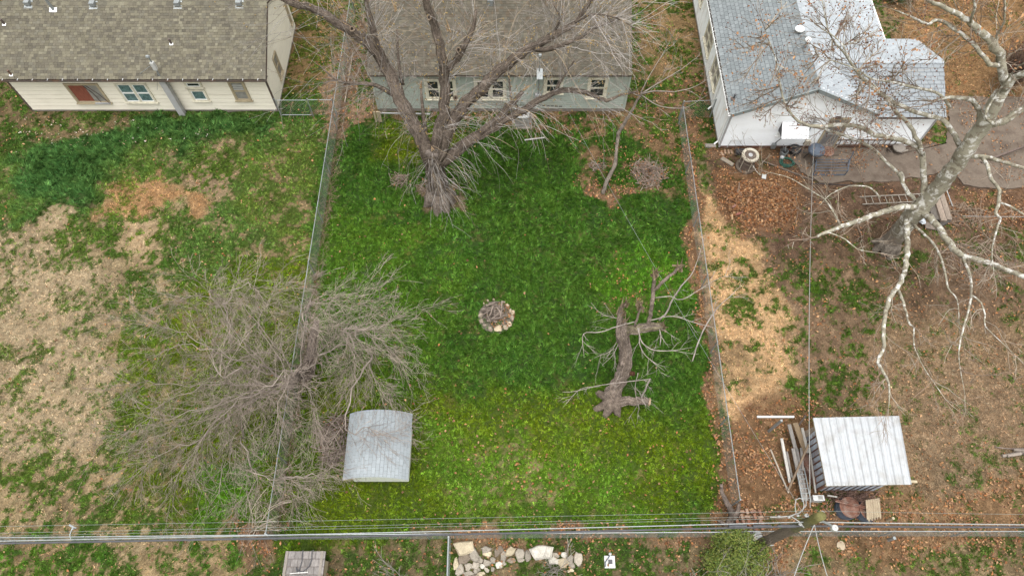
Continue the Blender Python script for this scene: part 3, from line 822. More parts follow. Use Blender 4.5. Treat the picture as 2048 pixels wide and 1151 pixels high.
# ---------------------------------------------------------------- cream house
def cream_house():
    yw, x0, x1, yb = 24.43, -24.32, -11.86, 30.45
    ez, ey, p = 2.55, 24.13, .468
    t = thing('cream_house', (x0, yw, 0), 'long cream sided house with brown shingle roof and a red curtained window', 'house')
    M().box(((x0 + x1) / 2, (yw + yb) / 2, 1.2), (x1 - x0 - .06, yb - yw - .06, 2.9)).build('wall', MAT['dark'], t)
    yr = (yw + yb) / 2; zr = ez + p * (yr - ey)
    # gable core
    m = M()
    for X in (x0 + .03, x1 - .03):
        m.add([(X, yw + .03, 2.4), (X, yb - .03, 2.4), (X, yr, zr - .15)], tris=[(0, 1, 2)])
    m.build('gable_end', MAT['cream'], t)
    wins = [((125.7, 166), (222.4, 204.6)), ((226.6, 165.3), (315, 203.7)), ((365.8, 162), (406.7, 174.3)), ((375.4, 178.2), (420.6, 200.5)), ((453.4, 161), (504.3, 199.8))]
    ops, rects = [], []
    for (ax, ay), (bx, by) in wins:
        xa, za = onY(ax, ay, yw); xb, zb = onY(bx, by, yw)
        rects.append((xa, xb, zb, za)); ops.append((xa - x0 + .03, xb - x0 - .03, zb + .03, za - .03))
    n = -Y_
    siding(t, MAT['cream'], (x0, yw, 0), X_, n, x1 - x0, .12, 2.66, .265, ops, gapz=.024)
    # right gable wall: opening list in y
    swins = [((547.9, 100.5), (560, 159.5)), ((569, 4), (581.7, 50))]
    sops, srect = [], []
    for (ax, ay), (bx, by) in swins:
        ya, za = onX(ax, ay, x1); yb2, zb = onX(bx, by, x1)
        srect.append((yb2, ya, zb, za)); sops.append((yb2 - yw + .03, ya - yw - .03, zb + .03, za - .03))

    def span(z):
        if z < ez + .1: return (0, yb - yw)
        d = (z + .20 - ez) / p - .30
        return (max(d, 0), yb - yw - max(d, 0))
    siding(t, MAT['cream'], (x1, yw, 0), Y_, X_, yb - yw, .12, zr - .08, .265, sops, span, gapz=.024)
    specs = [('tan window with a red curtain and torn screen', 'trimtan', 'redcurtain', 1, False), (None, 'trimcream', 'tealglass', 2, True), (None, 'trimcream', 'glass', 1, False),
             (None, 'trimcream', 'tealglass', 1, False), ('tan window with a raised blind', 'trimtan', 'greyglass', 1, True)]
    for (xa, xb, zb, za), (lb, tr, gl, hv, sp) in zip(rects, specs):
        w = window(t, (xa, yw - .02, zb), X_, n, xb - xa, za - zb, tr, gl, hv, sp, sashmat='trimwhite' if tr == 'trimcream' else None, label=lb, tw=.09)
        if gl == 'redcurtain':
            W, Hh = xb - xa, za - zb
            o = np.array((xa, yw - .02, zb))
            M().bbox(o, (W * .56, W - .13), (.004, .012), (.13, Hh - .14), X_, n).build('torn_screen', MAT['greyglass'], w)
            m = M()
            m.tube([o + X_ * W * .52 + n * .03 + Z_ * (Hh - .1), o + X_ * W * .68 + n * .06 + Z_ * Hh * .55, o + X_ * W * .75 + n * .08 + Z_ * .1], .018, 5)
            m.tube([o + X_ * W * .60 + n * .03 + Z_ * (Hh - .1), o + X_ * W * .84 + n * .07 + Z_ * Hh * .5, o + X_ * W * .99 + n * .1 + Z_ * .05], .016, 5)
            m.build('screen_bar', MAT['fascia'], w)
            M().bbox(o, (W * .55, W), (.03, .10), (-.02, .06), X_, n).build('fallen_screen', MAT['pale'], w)
        if gl == 'greyglass':
            W, Hh = xb - xa, za - zb; o = np.array((xa, yw - .02, zb))
            for kx in range(3):
                M().bbox(o, (.15, W - .15), (.006, .015), (Hh * .55 + kx * .13, Hh * .55 + kx * .13 + .07), X_, n).build('blind_slat', MAT['plastic'], w)
    for yb2, ya, zb, za in srect:
        window(t, (x1 + .02, yb2, zb), Y_, X_, ya - yb2, za - zb, 'trimtan', 'greyglass', 1, True, tw=.08)
    # corner boards and base
    M().bbox((x0 - .02, yw - .035, 0), (0, .09), (0, .05), (.05, 2.6)).build('corner_trim', MAT['fascia'], t)
    M().bbox((x1 - .03, yw - .035, 0), (0, .075), (0, .075), (.05, 2.6)).build('corner_trim', MAT['fascia'], t)
    M().bbox((x0 - .01, yw - .012, -.1), (0, x1 - x0 + .022), (0, yb - yw), (0, .215)).build('foundation', MAT['block'], t)
    # roof
    rx0, rx1 = -24.45, -11.66
    L = rx1 - rx0
    v = unit((0, 1, p)); Wd = (yr - ey) / v[1]
    m = M()
    slope(m, (rx0, ey, ez), X_, v, L, Wd)
    v2 = unit((0, -1, p)); ey2 = 2 * yr - ey
    slope(m, (rx0, ey2, ez), X_, v2, L, Wd)
    m.bbox((rx1 - .03, ey, ez - .17), (0, .034), (0, Wd), (0, .13), X_, v, unit(np.cross(X_, v)))
    m.bbox((rx0, ey - .005, ez - .15), (0, L), (0, .3), (0, .03))
    rf = m.build('roof', MAT['fascia'], t)
    shingles(rf, (rx0, ey - .02, ez), X_, v, L, Wd, .132, .18, BROWN_PAL, BW)
    shingles(rf, (rx0, ey2 + .02, ez), X_, v2, L, Wd, .132, .18, BROWN_PAL, BW)
    ridge_caps(rf, (rx0, yr, zr), (rx1, yr, zr), .14, BROWN_PAL, p)
    # rusty gutter with straps
    m = M()
    m.bbox((rx0, ey - .13, ez - .10), (0, L), (0, .012), (0, .10)); m.bbox((rx0, ey - .118, ez - .10), (0, L), (0, .09), (0, .01)); m.bbox((rx0, ey - .03, ez - .10), (0, L), (0, .012), (0, .09))
    gt = m.build('gutter', MAT['fascia'], rf)
    for k in range(18):
        M().bbox((rx0 + .35 + k * .71, ey - .14, ez + .004), (0, .03), (0, .16), (0, .012)).build('gutter_strap', MAT['pale'], gt)

    def on_roof(px, py, off=0.0):
        # intersect with the rear slope
        for _ in range(1):
            lo, hi = 2.0, 6.0
            for _i in range(40):
                z = (lo + hi) / 2; q = at(px, py, z)
                if z < ez + p * (q[1] - ey): lo = z
                else: hi = z
        return at(px, py, z)
    for px, py in ((57, 9), (187, 11), (356, 10), (479, 9)):
        q = on_roof(px, py)
        m = M()
        m.bbox(q, (-.2, .2), (-.2, .2), (0, .02), X_, v, np.cross(X_, v)); m.bbox(q, (-.12, .12), (-.12, .12), (.02, .2))
        m.build('roof_vent', MAT['galv'], rf)
    for px, py in ((343, 88), (9, 49), (23, 150)):
        q = on_roof(px, py)
        fl = M().bbox(q, (-.085, .085), (-.075, .04), (.02, .03), X_, v, np.cross(X_, v)).build('pipe_flashing', MAT['trimwhite'], rf)
        M().tube([q, q + Z_ * .3], .05, 8).build('vent_pipe', MAT['fascia'], rf)
    q = on_roof(107, 20)
    M().bbox(q, (-.18, .18), (-.12, .1), (.02, .035), X_, v, np.cross(X_, v)).build('pipe_flashing', MAT['trimwhite'], rf)
    M().tube([q, q + Z_ * .75], .07, 8).build('flue_pipe', MAT['galv'], rf)
    # boxed conduit up the wall and the service mast above it
    b = at(366, 228)
    M().bbox((b[0] - .15, yw - .33, 0), (0, .30), (0, .24), (0, 2.46)).build('conduit_box', MAT['pale'], t)
    top = np.array((b[0], yw - .2, 2.4))
    ms = M().tube([top, top + Z_ * 1.35], .035, 8).build('service_mast', MAT['galv'], t)
    M().bbox(top + Z_ * .62, (-.08, .08), (-.08, .08), (0, .45)).build('mast_box', MAT['plastic'], ms)
    hd = top + Z_ * 1.35
    M().blob(hd + np.array((-.03, 0, .05)), (.2, .16, .16), 3, .03).build('weather_head', MAT['galv'], ms)
    m = M()
    m.beam(top + Z_ * .95, (b[0] - 1.0, yw - .1, 2.62), .02, .02); m.beam(top + Z_ * .9, (b[0] - .1, yw - .26, 1.6), .015, .015); m.beam(top + Z_ * .5, (b[0] - .5, yw - .26, 1.75), .015, .015)
    m.build('mast_strut', MAT['galv'], ms)
    return t


cream_house()


# ---------------------------------------------------------------- sage green house
def green_house():
    yw, x0, x1, yb = 24.42, -6.75, 5.67, 32.5
    ez, ey, p = 2.74, 24.2, .497
    t = thing('green_house', (x0, yw, 0), 'grey-green sided house with a weathered brown-grey roof behind the big bare tree', 'house')
    M().box(((x0 + x1) / 2, (yw + yb) / 2, 1.3), (x1 - x0 - .06, yb - yw - .06, 2.9)).build('wall', MAT['dark'], t)
    n = -Y_
    wins = [((846.5, 157), (914.9, 197.2), 2), ((947, 156.3), (1013.2, 197.2), 2), ((1088, 153.7), (1125, 186), 1), ((1177, 153.7), (1211.4, 195), 1)]
    ops, rects = [], []
    for (ax, ay), (bx, by), hv in wins:
        xa, za = onY(ax, ay, yw); xb, zb = onY(bx, by, yw)
        za = min(za, 2.52)
        rects.append((xa, xb, zb, za, hv)); ops.append((xa - x0 + .03, xb - x0 - .03, zb + .03, za - .03))
    siding(t, MAT['sage'], (x0, yw, 0), X_, n, x1 - x0, .22, 2.72, .139, ops, single=True)
    siding(t, MAT['sage'], (x0, yw, 0), Y_, -X_, yb - yw, .22, 2.72, .139, (), single=False)
    siding(t, MAT['sage'], (x1, yw, 0), Y_, X_, yb - yw, .22, 2.72, .139, (), single=False)
    for xa, xb, zb, za, hv in rects:
        window(t, (xa, yw - .02, zb), X_, n, xb - xa, za - zb, 'trimcream', 'glass', hv, True, tw=.13)
    M().bbox((x0 - .01, yw - .015, -.1), (0, x1 - x0 + .02), (0, yb - yw), (0, .315)).build('foundation', MAT['block'], t)
    for X, w_ in ((x0 - .03, .1), (x1 - .07, .1), (x0 + .62, .07)):
        M().bbox((X, yw - .046, .2), (0, w_), (0, .05), (0, 2.5)).build('corner_trim', MAT['sage'], t)
    # strip of siding torn away near the ground
    xa, za = onY(1076, 213, yw)
    for kx in range(6):
        M().bbox((xa + kx * .21, yw - .029, .40 - kx * .012), (0, .16), (0, .012), (0, .05)).build('torn_siding', MAT['dark'], t)
    rx0, rx1 = -6.83, 5.66
    L = rx1 - rx0; yr = (yw + yb) / 2; zr = ez + p * (yr - ey)
    v = unit((0, 1, p)); Wd = (yr - ey) / v[1]; v2 = unit((0, -1, p)); ey2 = 2 * yr - ey
    m = M()
    slope(m, (rx0, ey, ez), X_, v, L, Wd); slope(m, (rx0, ey2, ez), X_, v2, L, Wd)
    m.bbox((rx0, ey, ez - .13), (0, L), (0, .25), (0, .03))
    rf = m.build('roof', MAT['fascia'], t)
    m = M()
    for X in (x0 + .03, x1 - .03):
        m.add([(X, yw + .03, 2.5), (X, yb - .03, 2.5), (X, yr, zr - .1)], tris=[(0, 1, 2)])
    m.build('gable_end', MAT['sage'], t)
    M().bbox((rx0, ey - .028, ez - .13), (0, L), (0, .025), (0, .10)).build('fascia_board', MAT['fascia'], rf)
    shingles(rf, (rx0, ey - .03, ez), X_, v, L, Wd, .125, .16, GREY_PAL, GW, light=.12)
    shingles(rf, (rx0, ey2 + .03, ez), X_, v2, L, Wd, .125, .16, GREY_PAL, GW)
    # vent near the top, dish-like metal mast by the eave, meter
    q = at(981, 5, 4.3)
    m = M(); m.bbox(q, (-.14, .14), (-.14, .14), (-.1, .22)); m.build('roof_vent', MAT['galv'], rf)
    xm, zm = onY(1077, 178, yw - .1)
    ms = M().tube([(xm, yw - .12, .9), (xm, yw - .12, 3.75)], .03, 8).build('service_mast', MAT['galv'], t)
    M().blob((xm, yw - .12, 3.8), (.18, .16, .2), 8, .04).build('weather_head', MAT['galv'], ms)
    M().bbox((xm - .16, yw - .2, .95), (0, .3), (0, .16), (0, .4)).build('meter_box', MAT['pale'], t)
    M().bbox((xm - .12, ey - .2, 2.62), (0, .28), (0, .5), (0, .02), X_, unit((0, 1, .7)), unit((0, -.7, 1))).build('mast_flashing', MAT['galv'], rf)
    # foundation vents
    return t


green_house()


# ---------------------------------------------------------------- white house
def white_house():
    x0, x1, yw, yb = 10.15, 16.9, 22.06, 36.0
    ez, p = 2.6, .48
    xr = 13.4; zr = 4.2
    t = thing('white_house', (x0, yw, 0), 'white sided house with pale grey shingle roof, side wing and metal window awning', 'house')
    M().box(((x0 + x1) / 2, (yw + yb) / 2, 1.2), (x1 - x0 - .06, yb - yw - .06, 2.7)).build('wall', MAT['dark'], t)
    wx1, wyb = 19.75, 26.45
    M().box(((x1 + wx1) / 2, (yw + .05 + wyb) / 2, 1.15), (wx1 - x1, wyb - yw - .15, 2.5)).build('wing_wall', MAT['dark'], t)
    n = -Y_
    xa, za = onY(1571, 239, yw - .1); xb, zb = onY(1608, 262, yw - .1)
    dxa, _ = onY(1631, 293.6, yw); dxb, _ = onY(1663, 294.7, yw)
    ops = [(xa - x0, xb - x0, .95, 1.75), (dxa - x0 - .05, dxb - x0 + .05, .1, 2.13)]

    def span(z):
        if z < 2.56: return (0, wx1 - x0)
        dl = (z - 2.56) / p
        return (dl, (xr - x0) + (zr - z) / p)
    siding(t, MAT['white'], (x0, yw, 0), X_, n, wx1 - x0, .2, zr - .08, .118, ops, span, single=False, thick=.022)
    siding(t, MAT['white'], (wx1, yw, 0), Y_, X_, wyb - yw, .2, 2.5, .118, (), single=False)
    M().bbox((x0 + .02, yw + .02, 2.5), (0, x1 - x0 - .04), (0, .02), (0, .1)).build('gable_backing', MAT['dark'], t)
    m = M(); m.add([(x0 + .05, yw + .012, 2.5), (x1 - .05, yw + .012, 2.5), (xr, yw + .012, zr - .1)], tris=[(0, 1, 2)]); m.build('gable_end', MAT['white'], t)
    # left wall, wide weathered boards
    lw = [((1421, 36), (1416.8, 116.8)), ((1434.9, 104.3), (1429.3, 185)), ((1404.5, -55), (1403, 15))]
    lops, lr = [], []
    for (ax, ay), (bx, by) in lw:
        ya, z1 = onX(ax, ay, x0); y2, z0 = onX(bx, by, x0)
        lr.append((y2, ya, z0, z1)); lops.append((y2 - yw + .04, ya - yw - .04, z0 + .04, z1 - .04))
    siding(t, MAT['stucco'], (x0, yw, 0), Y_, -X_, yb - yw, .15, 2.6, .245, lops, thick=.012)
    for y2, ya, z0, z1 in lr:
        window(t, (x0 - .012, y2, z0), Y_, -X_, ya - y2, z1 - z0, 'trimcream', 'greyglass', 2, True, tw=.09)
    M().bbox((x0 - .008, yw - .008, -.1), (0, wx1 - x0 + .016), (0, .3), (0, .305)).build('foundation', MAT['rust'], t)
    M().bbox((x0 - .006, yw + .3, -.1), (0, .3), (0, yb - yw), (0, .255)).build('foundation', MAT['block'], t)
    M().bbox((x0 - .03, yw - .045, .1), (0, .07), (0, .07), (0, 2.5)).build('corner_trim', MAT['pale'], t)
    M().bbox((wx1 - .03, yw - .045, .1), (0, .07), (0, .07), (0, 2.35)).build('corner_trim', MAT['pale'], t)
    # roof slopes
    ry = 21.87; Ly = 36.2 - ry
    vl = unit((1, 0, (zr - ez) / (xr - 10.05))); Wl = (xr - 10.05) / vl[0]
    vr = unit((-1, 0, (zr - 2.52) / (16.95 - xr))); Wr = (16.95 - xr) / -vr[0]
    m = M()
    slope(m, (10.05, ry, ez), Y_, vl, Ly, Wl); slope(m, (16.95, ry, 2.52), Y_, vr, Ly, Wr)
    # lower extension of the right slope beyond the wing
    ve = unit((-1, 0, .22)); We = (18.5 - 16.9) / -ve[0]
    slope(m, (18.5, 25.2, 2.22), Y_, ve, 36.2 - 25.2, We)
    rf = m.build('roof', MAT['underlay'], t)
    M().box((17.6, 31.3, 1.05), (1.5, 9.0, 2.2)).build('wing_wall', MAT['white'], t)
    m = M()   # rake boards
    for o, v, W in (((10.05, ry - .012, ez - .005), vl, Wl), ((16.95, ry - .012, 2.52 - .005), vr, Wr)):
        nn = np.cross(Y_, v); nn = nn if nn[2] > 0 else -nn
        m.bbox(o, (-.02, .02), (0, W), (-.15, .035), Y_, v, nn)
    m.build('rake_board', vmat('grey_green_metal', .5, color=(.22, .25, .25), a1=.1, a2=.1), rf)
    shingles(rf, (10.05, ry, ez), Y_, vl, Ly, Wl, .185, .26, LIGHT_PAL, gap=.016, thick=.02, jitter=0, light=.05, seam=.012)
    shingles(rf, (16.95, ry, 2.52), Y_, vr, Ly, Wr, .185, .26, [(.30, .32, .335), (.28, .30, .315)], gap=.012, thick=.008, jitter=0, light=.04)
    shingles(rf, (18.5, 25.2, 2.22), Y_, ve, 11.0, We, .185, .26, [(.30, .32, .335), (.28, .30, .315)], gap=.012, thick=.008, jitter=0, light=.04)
    ridge_caps(rf, (xr, ry, zr), (xr, 36.2, zr), .13, LIGHT_PAL, .48)
    # wing roof: ridge along x
    wy0, wyr, wy1 = 21.78, 24.2, 26.72; wz, wzr = 2.55, 3.62
    v1 = unit((0, 1, (wzr - wz) / (wyr - wy0))); W1 = (wyr - wy0) / v1[1]
    v2 = unit((0, -1, (wzr - wz) / (wy1 - wyr))); W2 = (wy1 - wyr) / -v2[1]
    m = M()
    slope(m, (16.9, wy0, wz), X_, v1, 2.97, W1); slope(m, (14.9, wyr - .9, wzr - .4), X_, v1, 2.0, W1 * .37)
    slope(m, (15.0, wy1, wz), X_, v2, 4.87, W2)
    wr = m.build('wing_roof', MAT['underlay'], t)
    LP = [(.22, .235, .245), (.205, .22, .23)]

    def below_main(a, b):
        X = 14.9 + a; Yv = wy0 + b * v1[1]; Zv = wz + b * v1[2]
        return Zv > (2.52 + (16.95 - X) * (zr - 2.52) / (16.95 - xr)) - .02 if X < 16.9 else True
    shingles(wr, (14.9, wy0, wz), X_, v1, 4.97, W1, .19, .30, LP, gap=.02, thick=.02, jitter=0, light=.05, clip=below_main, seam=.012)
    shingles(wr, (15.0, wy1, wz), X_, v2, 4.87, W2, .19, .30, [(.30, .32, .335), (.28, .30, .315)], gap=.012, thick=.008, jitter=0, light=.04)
    ridge_caps(wr, (15.2, wyr, wzr), (19.87, wyr, wzr), .13, [(.30, .32, .335)], .44)
    m = M()
    m.bbox((16.85, wy0 - .02, wz - .14), (0, 3.02), (0, .018), (0, .13)); m.build('fascia_board', MAT['fascia'], wr)
    m = M()
    m.bbox((18.52, 25.2, 2.12), (0, .05), (0, 11), (0, .12)); m.bbox((19.875, wy0, 2.4), (0, .03), (0, 4.9), (0, .1))
    m.build('drip_edge', MAT['trimwhite'], wr)
    # wing gable
    m = M(); m.add([(wx1, yw, 2.4), (wx1, wyb, 2.4), (wx1, wyr, wzr - .08)], tris=[(0, 1, 2)]); m.build('gable_end', MAT['white'], t)
    # gutter left: leaf-filled
    g = M()
    g.bbox((9.90, ry, ez - .12), (0, .012), (0, Ly), (0, .12)); g.bbox((9.912, ry, ez - .12), (0, .1), (0, Ly), (0, .012)); g.bbox((10.012, ry, ez - .12), (0, .01), (0, Ly), (0, .1))
    gu = g.build('gutter', MAT['trimwhite'], rf)
    g = M()
    for kx in range(150):
        yy = ry + .05 + kx * .094 + rnd.uniform(-.02, .02)
        g.box((9.965, yy, ez - .01), (.07, .05 * rnd.uniform(.6, 1.3), .04), rnd.uniform(0, 1))
    stuff(g.build('gutter_leaves', MAT['dark'], gu))
    # vents on the roof
    def roofz(x):
        return ez + (x - 10.05) * (zr - ez) / (xr - 10.05) if x < xr else zr - (x - xr) * (zr - 2.52) / (16.95 - xr)

    def on_roof(px, py):
        lo, hi = 1.5, 5.0
        for _ in range(40):
            z = (lo + hi) / 2; q = at(px, py, z)
            if z < roofz(q[0]): lo = z
            else: hi = z
        return q
    for px, py, h, r in ((1597, 64, .16, .14), (1608, 97, .5, .085)):
        q = on_roof(px, py)
        m = M(); m.tube([q - Z_ * .05, q + Z_ * h], r * .75, 12); m.build('vent_pipe', MAT['galv'], rf)
        M().lathe(q + Z_ * h, [(r * 1.5, -.02), (r * 1.55, .03), (r * 1.2, .09), (.01, .11)], 14).build('vent_cap', MAT['trimwhite'], rf)
    for px, py in ((1633, 164), (1467, 198)):
        q = on_roof(px, py)
        M().tube([q - Z_ * .05, q + Z_ * .3], .045, 8).build('vent_pipe', MAT['cable'], rf)
        M().lathe(q, [(.13, .012), (.1, .04), (.05, .07)], 10).build('pipe_flashing', MAT['fascia'], rf)
    # metal awning over the window
    w = window(t, (xa, yw - .022, .95), X_, n, xb - xa, .8, 'trimwhite', 'glass', 1, True, tw=.07)
    A = np.array((xa - .06, yw - .03, 1.93)); vv = unit((0, -1, -.75)); nn = unit((0, -.75, 1))
    m = M(); Wd = xb - xa + .12
    k = 11
    for i in range(k):
        m.bbox(A, (i * Wd / k + .004, (i + 1) * Wd / k - .004), (0, .78), (0 if i % 2 else .012, .018 if i % 2 else .03), X_, vv, nn)
    aw = m.build('window_awning', MAT['awning'], t)
    m = M()
    for X in (xa - .05, xb + .05):
        m.add([(X, yw - .03, 1.92), (X, yw - .03, 1.36), (X, yw - .64, 1.46)], tris=[(0, 1, 2)])
    m.build('awning_side', MAT['cable'], t)
    # screen door
    o = np.array((dxa, yw - .02, .12)); W = dxb - dxa; Hd = 1.98
    m = M()
    for a0, a1, z0, z1 in ((-.07, 0, 0, Hd + .07), (W, W + .07, 0, Hd + .07), (0, W, Hd, Hd + .07)):
        m.bbox(o, (a0, a1), (-.02, .05), (z0, z1), X_, n)
    m.build('door_frame', MAT['trimtan'], t)
    m = M()
    for a0, a1, z0, z1 in ((.01, .09, .01, Hd - .01), (W - .09, W - .01, .01, Hd - .01), (.09, W - .09, .01, .2), (.09, W - .09, .9, .98), (.09, W - .09, Hd - .1, Hd - .01)):
        m.bbox(o, (a0, a1), (-.01, .03), (z0, z1), X_, n)
    d = m.build('screen_door', MAT['greyglass'], t)
    gm_ = vmat('grey_screen', .6, color=(.16, .155, .15), a1=.15, a2=.12)
    M().bbox(o, (.09, W - .09), (-.005, .012), (.2, .9), X_, n).build('door_panel', gm_, d)
    M().bbox(o, (.09, W - .09), (-.005, .012), (.98, Hd - .1), X_, n).build('door_screen', gm_, d)
    M().bbox(o, (.1, .16), (.03, .07), (1.0, 1.04), X_, n).build('door_handle', MAT['black'], d)
    M().bbox((dxa - .1, yw - .55, 0), (0, W + .3), (0, .52), (0, .14)).build('door_step', MAT['conc'], t)
    # lamp, dryer vent with rust, utility box, conduit
    q = onY(1672, 240, yw)
    M().bbox((q[0] - .1, yw - .12, 2.2), (0, .2), (0, .1), (0, .1)).build('porch_lamp', MAT['fascia'], t)
    x2, z2 = onY(1611, 286, yw); m = M(); m.bbox((x2 - .1, yw - .14, .35), (0, .26), (0, .11), (0, .3)); m.build('wall_vent', MAT['beige'], t)
    M().bbox((x2 - .12, yw - .033, .3), (0, .24), (0, .009), (0, .16)).build('rust_patch', MAT['rust'], t)
    x3, z3 = onY(1543, 297, yw)
    M().bbox((x3 - .12, yw - .16, .12), (0, .2), (0, .12), (0, .3)).build('meter_box', MAT['galv'], t)
    m = M(); m.tube([(x3, yw - .06, .4), (x3 + .18, yw - .05, .75), (x3 + .28, yw - .05, 1.0), (xa - .03, yw - .05, 1.3)], .018, 6); m.build('wall_cable', MAT['cable'], t)
    M().tube([(x0 + .95, yw - .05, .12), (x0 + .95, yw - .05, .62), (x0 + .45, yw - .05, .62), (x0 + .40, yw - .05, .12)], .016, 6).build('wall_pipe', MAT['plastic'], t)
    # service entry by the door where the overhead wire lands
    qx, qz = onY(1618, 264, yw - .15)
    m = M(); m.tube([(qx, yw - .09, .9), (qx, yw - .09, 2.05)], .025, 8); m.build('service_conduit', MAT['galv'], t)
    M().blob((qx, yw - .15, 2.08), (.16, .2, .14), 2, .03).build('weather_head', MAT['galv'], t)
    # downspout at the left corner and mid wall
    for yy in (22.25, 24.5):
        m = M(); m.tube([(9.96, yy, 2.5), (10.06, yy, 2.3), (10.08, yy, .3), (9.93, yy - .05, .12)], .04, 6); m.build('downspout', MAT['trimwhite'], t)
    return t


white_house()


# ================================================================== TREES
RS, TC = 1.0, .60      # limb girth factor of the tree being built; tone of bark and twigs


def limb_path(pts, step=.3, wob=.03):
    """Catmull-Rom through (px, py, height, radius) knots."""
    P = np.array([[*at(a, b, c), d] for a, b, c, d in pts])
    k = np.concatenate([[2 * P[0] - P[1]], P, [2 * P[-1] - P[-2]]])
    out = []
    for i in range(1, len(k) - 2):
        n = max(2, int(np.linalg.norm(k[i + 1, :3] - k[i, :3]) / step))
        for s in range(n):
            t = s / n
            out.append(.5 * ((2 * k[i]) + (-k[i - 1] + k[i + 1]) * t + (2 * k[i - 1] - 5 * k[i] + 4 * k[i + 1] - k[i + 2]) * t * t
                             + (-k[i - 1] + 3 * k[i] - 3 * k[i + 1] + k[i + 2]) * t ** 3))
    out.append(k[-2])
    o = np.array(out)
    o[1:-1, :3] += rng.normal(0, 1, (len(o) - 2, 3)) * wob * np.minimum(1, o[1:-1, 3:4] * 6)
    o[:, 3] = np.maximum(o[:, 3] * RS, .006)
    return o


def rv():
    return unit(rng.normal(0, 1, 3))


def twig(out, p, d, L, r, lvl, droop, wander, nsub, tips=None, floor=.12, spread=.8):
    n = max(3, int(L / .24)); st = L / n
    pts = [p]; dirs = []
    for i in range(n):
        d = unit(d + rng.normal(0, wander, 3) + np.array((0, 0, -droop * st)))
        if pts[-1][2] + d[2] * st < floor: d = unit(np.array((d[0], d[1], .08)))
        pts.append(pts[-1] + d * st); dirs.append(d)
    pts = np.array(pts)
    out.append((pts, np.maximum(r * np.linspace(1, .4, n + 1), .0036)))
    if tips is not None: tips.append((pts[-1], lvl))
    if lvl > 0:
        for j in range(nsub if isinstance(nsub, int) else nsub[0]):
            i = rnd.randrange(max(1, n // 5), n)
            dd = dirs[i]
            s = unit(np.cross(dd, rv()))
            d2 = unit(dd + spread * s * rnd.uniform(.5, 1.2))
            twig(out, pts[i], d2, L * rnd.uniform(.3, .62), r * .62, lvl - 1, droop, wander, max(2, (nsub if isinstance(nsub, int) else nsub[0]) - 1), tips, floor, spread)


def twigs_mesh(name, out, parent, cols, sides=3, mat='twig'):
    m = M()
    for pts, r in out:
        c = cols[rnd.randrange(len(cols))]
        m.tube(pts, r, 5 if r[0] > .03 else sides, np.array(c) * TC * rnd.uniform(.75, 1.25), cap=False)
    o = m.build(name, MAT[mat], parent, col=True)
    return stuff(o)


def limb_mesh(name, path, parent, mat, colf, n=10, jit=.06, label=None):
    m = M()
    m.tube(path[:, :3], path[:, 3], max(n, 20) if mat == 'bark' and path[0, 3] > .12 else n, colf(path) * TC, jit=jit * .6, crag=.11 if mat == 'bark' else 0)
    o = m.build(name, MAT[mat], parent, smooth=True, col=True)
    if label: o['label'] = label
    return o


def shoot_from(out, path, cnt, Lr, r, lvl, droop, wander, nsub, bias=(0, 0, .2), fr=(0.1, 1.0), along=.4, tips=None, spread=.8):
    bias = np.array(bias, float)
    for _ in range(cnt):
        i = int(rnd.uniform(*fr) * (len(path) - 2))
        p = path[i, :3]; t = unit(path[i + 1, :3] - p)
        d = unit(np.cross(t, rv()) + along * t + bias)
        twig(out, p, d, rnd.uniform(*Lr), min(r, path[i, 3] * .7 + .005), lvl, droop, wander, nsub, tips, spread=spread)


def barkcol(base, var=.14):
    def f(path):
        n = len(path)
        return np.array(base) * (1 + var * rng.standard_normal((n, 1)))
    return f


def ridges(paths, parent, colr, rmin=.1, gap=.085, size=.02):
    """raised plates of bark running along the thick limbs, broken and wandering"""
    m = M()
    for path in paths:
        P, r = path[:, :3], path[:, 3]
        t = np.gradient(P, axis=0); t /= np.linalg.norm(t, axis=1, keepdims=True) + 1e-9
        d = unit(P[-1] - P[0]); ref = Z_ if abs(d[2]) < .8 else X_
        u = np.cross(t, ref); u /= np.linalg.norm(u, axis=1, keepdims=True) + 1e-9
        w = np.cross(t, u)
        for _ in range(int(6.283 * r.max() / gap * max(1, len(P) / 5))):
            i = rnd.randrange(0, max(1, len(P) - 3)); k = rnd.randrange(3, 7)
            j = min(len(P), i + k)
            if j - i < 3 or r[j - 1] < rmin: continue
            a = rnd.uniform(0, 6.283) + np.cumsum(rng.normal(0, .10, j - i))
            rr = r[i:j] * rnd.uniform(.98, 1.06)
            q = P[i:j] + (np.cos(a) * rr)[:, None] * u[i:j] + (np.sin(a) * rr)[:, None] * w[i:j]
            sz = size * rnd.uniform(.6, 1.5) * np.sin(np.linspace(.35, 2.8, j - i))
            m.tube(q, sz, 5, np.array(colr) * TC * rnd.uniform(.65, 1.3), cap=False)
    stuff(m.build('bark_ridges', MAT['bark'], parent, col=True))


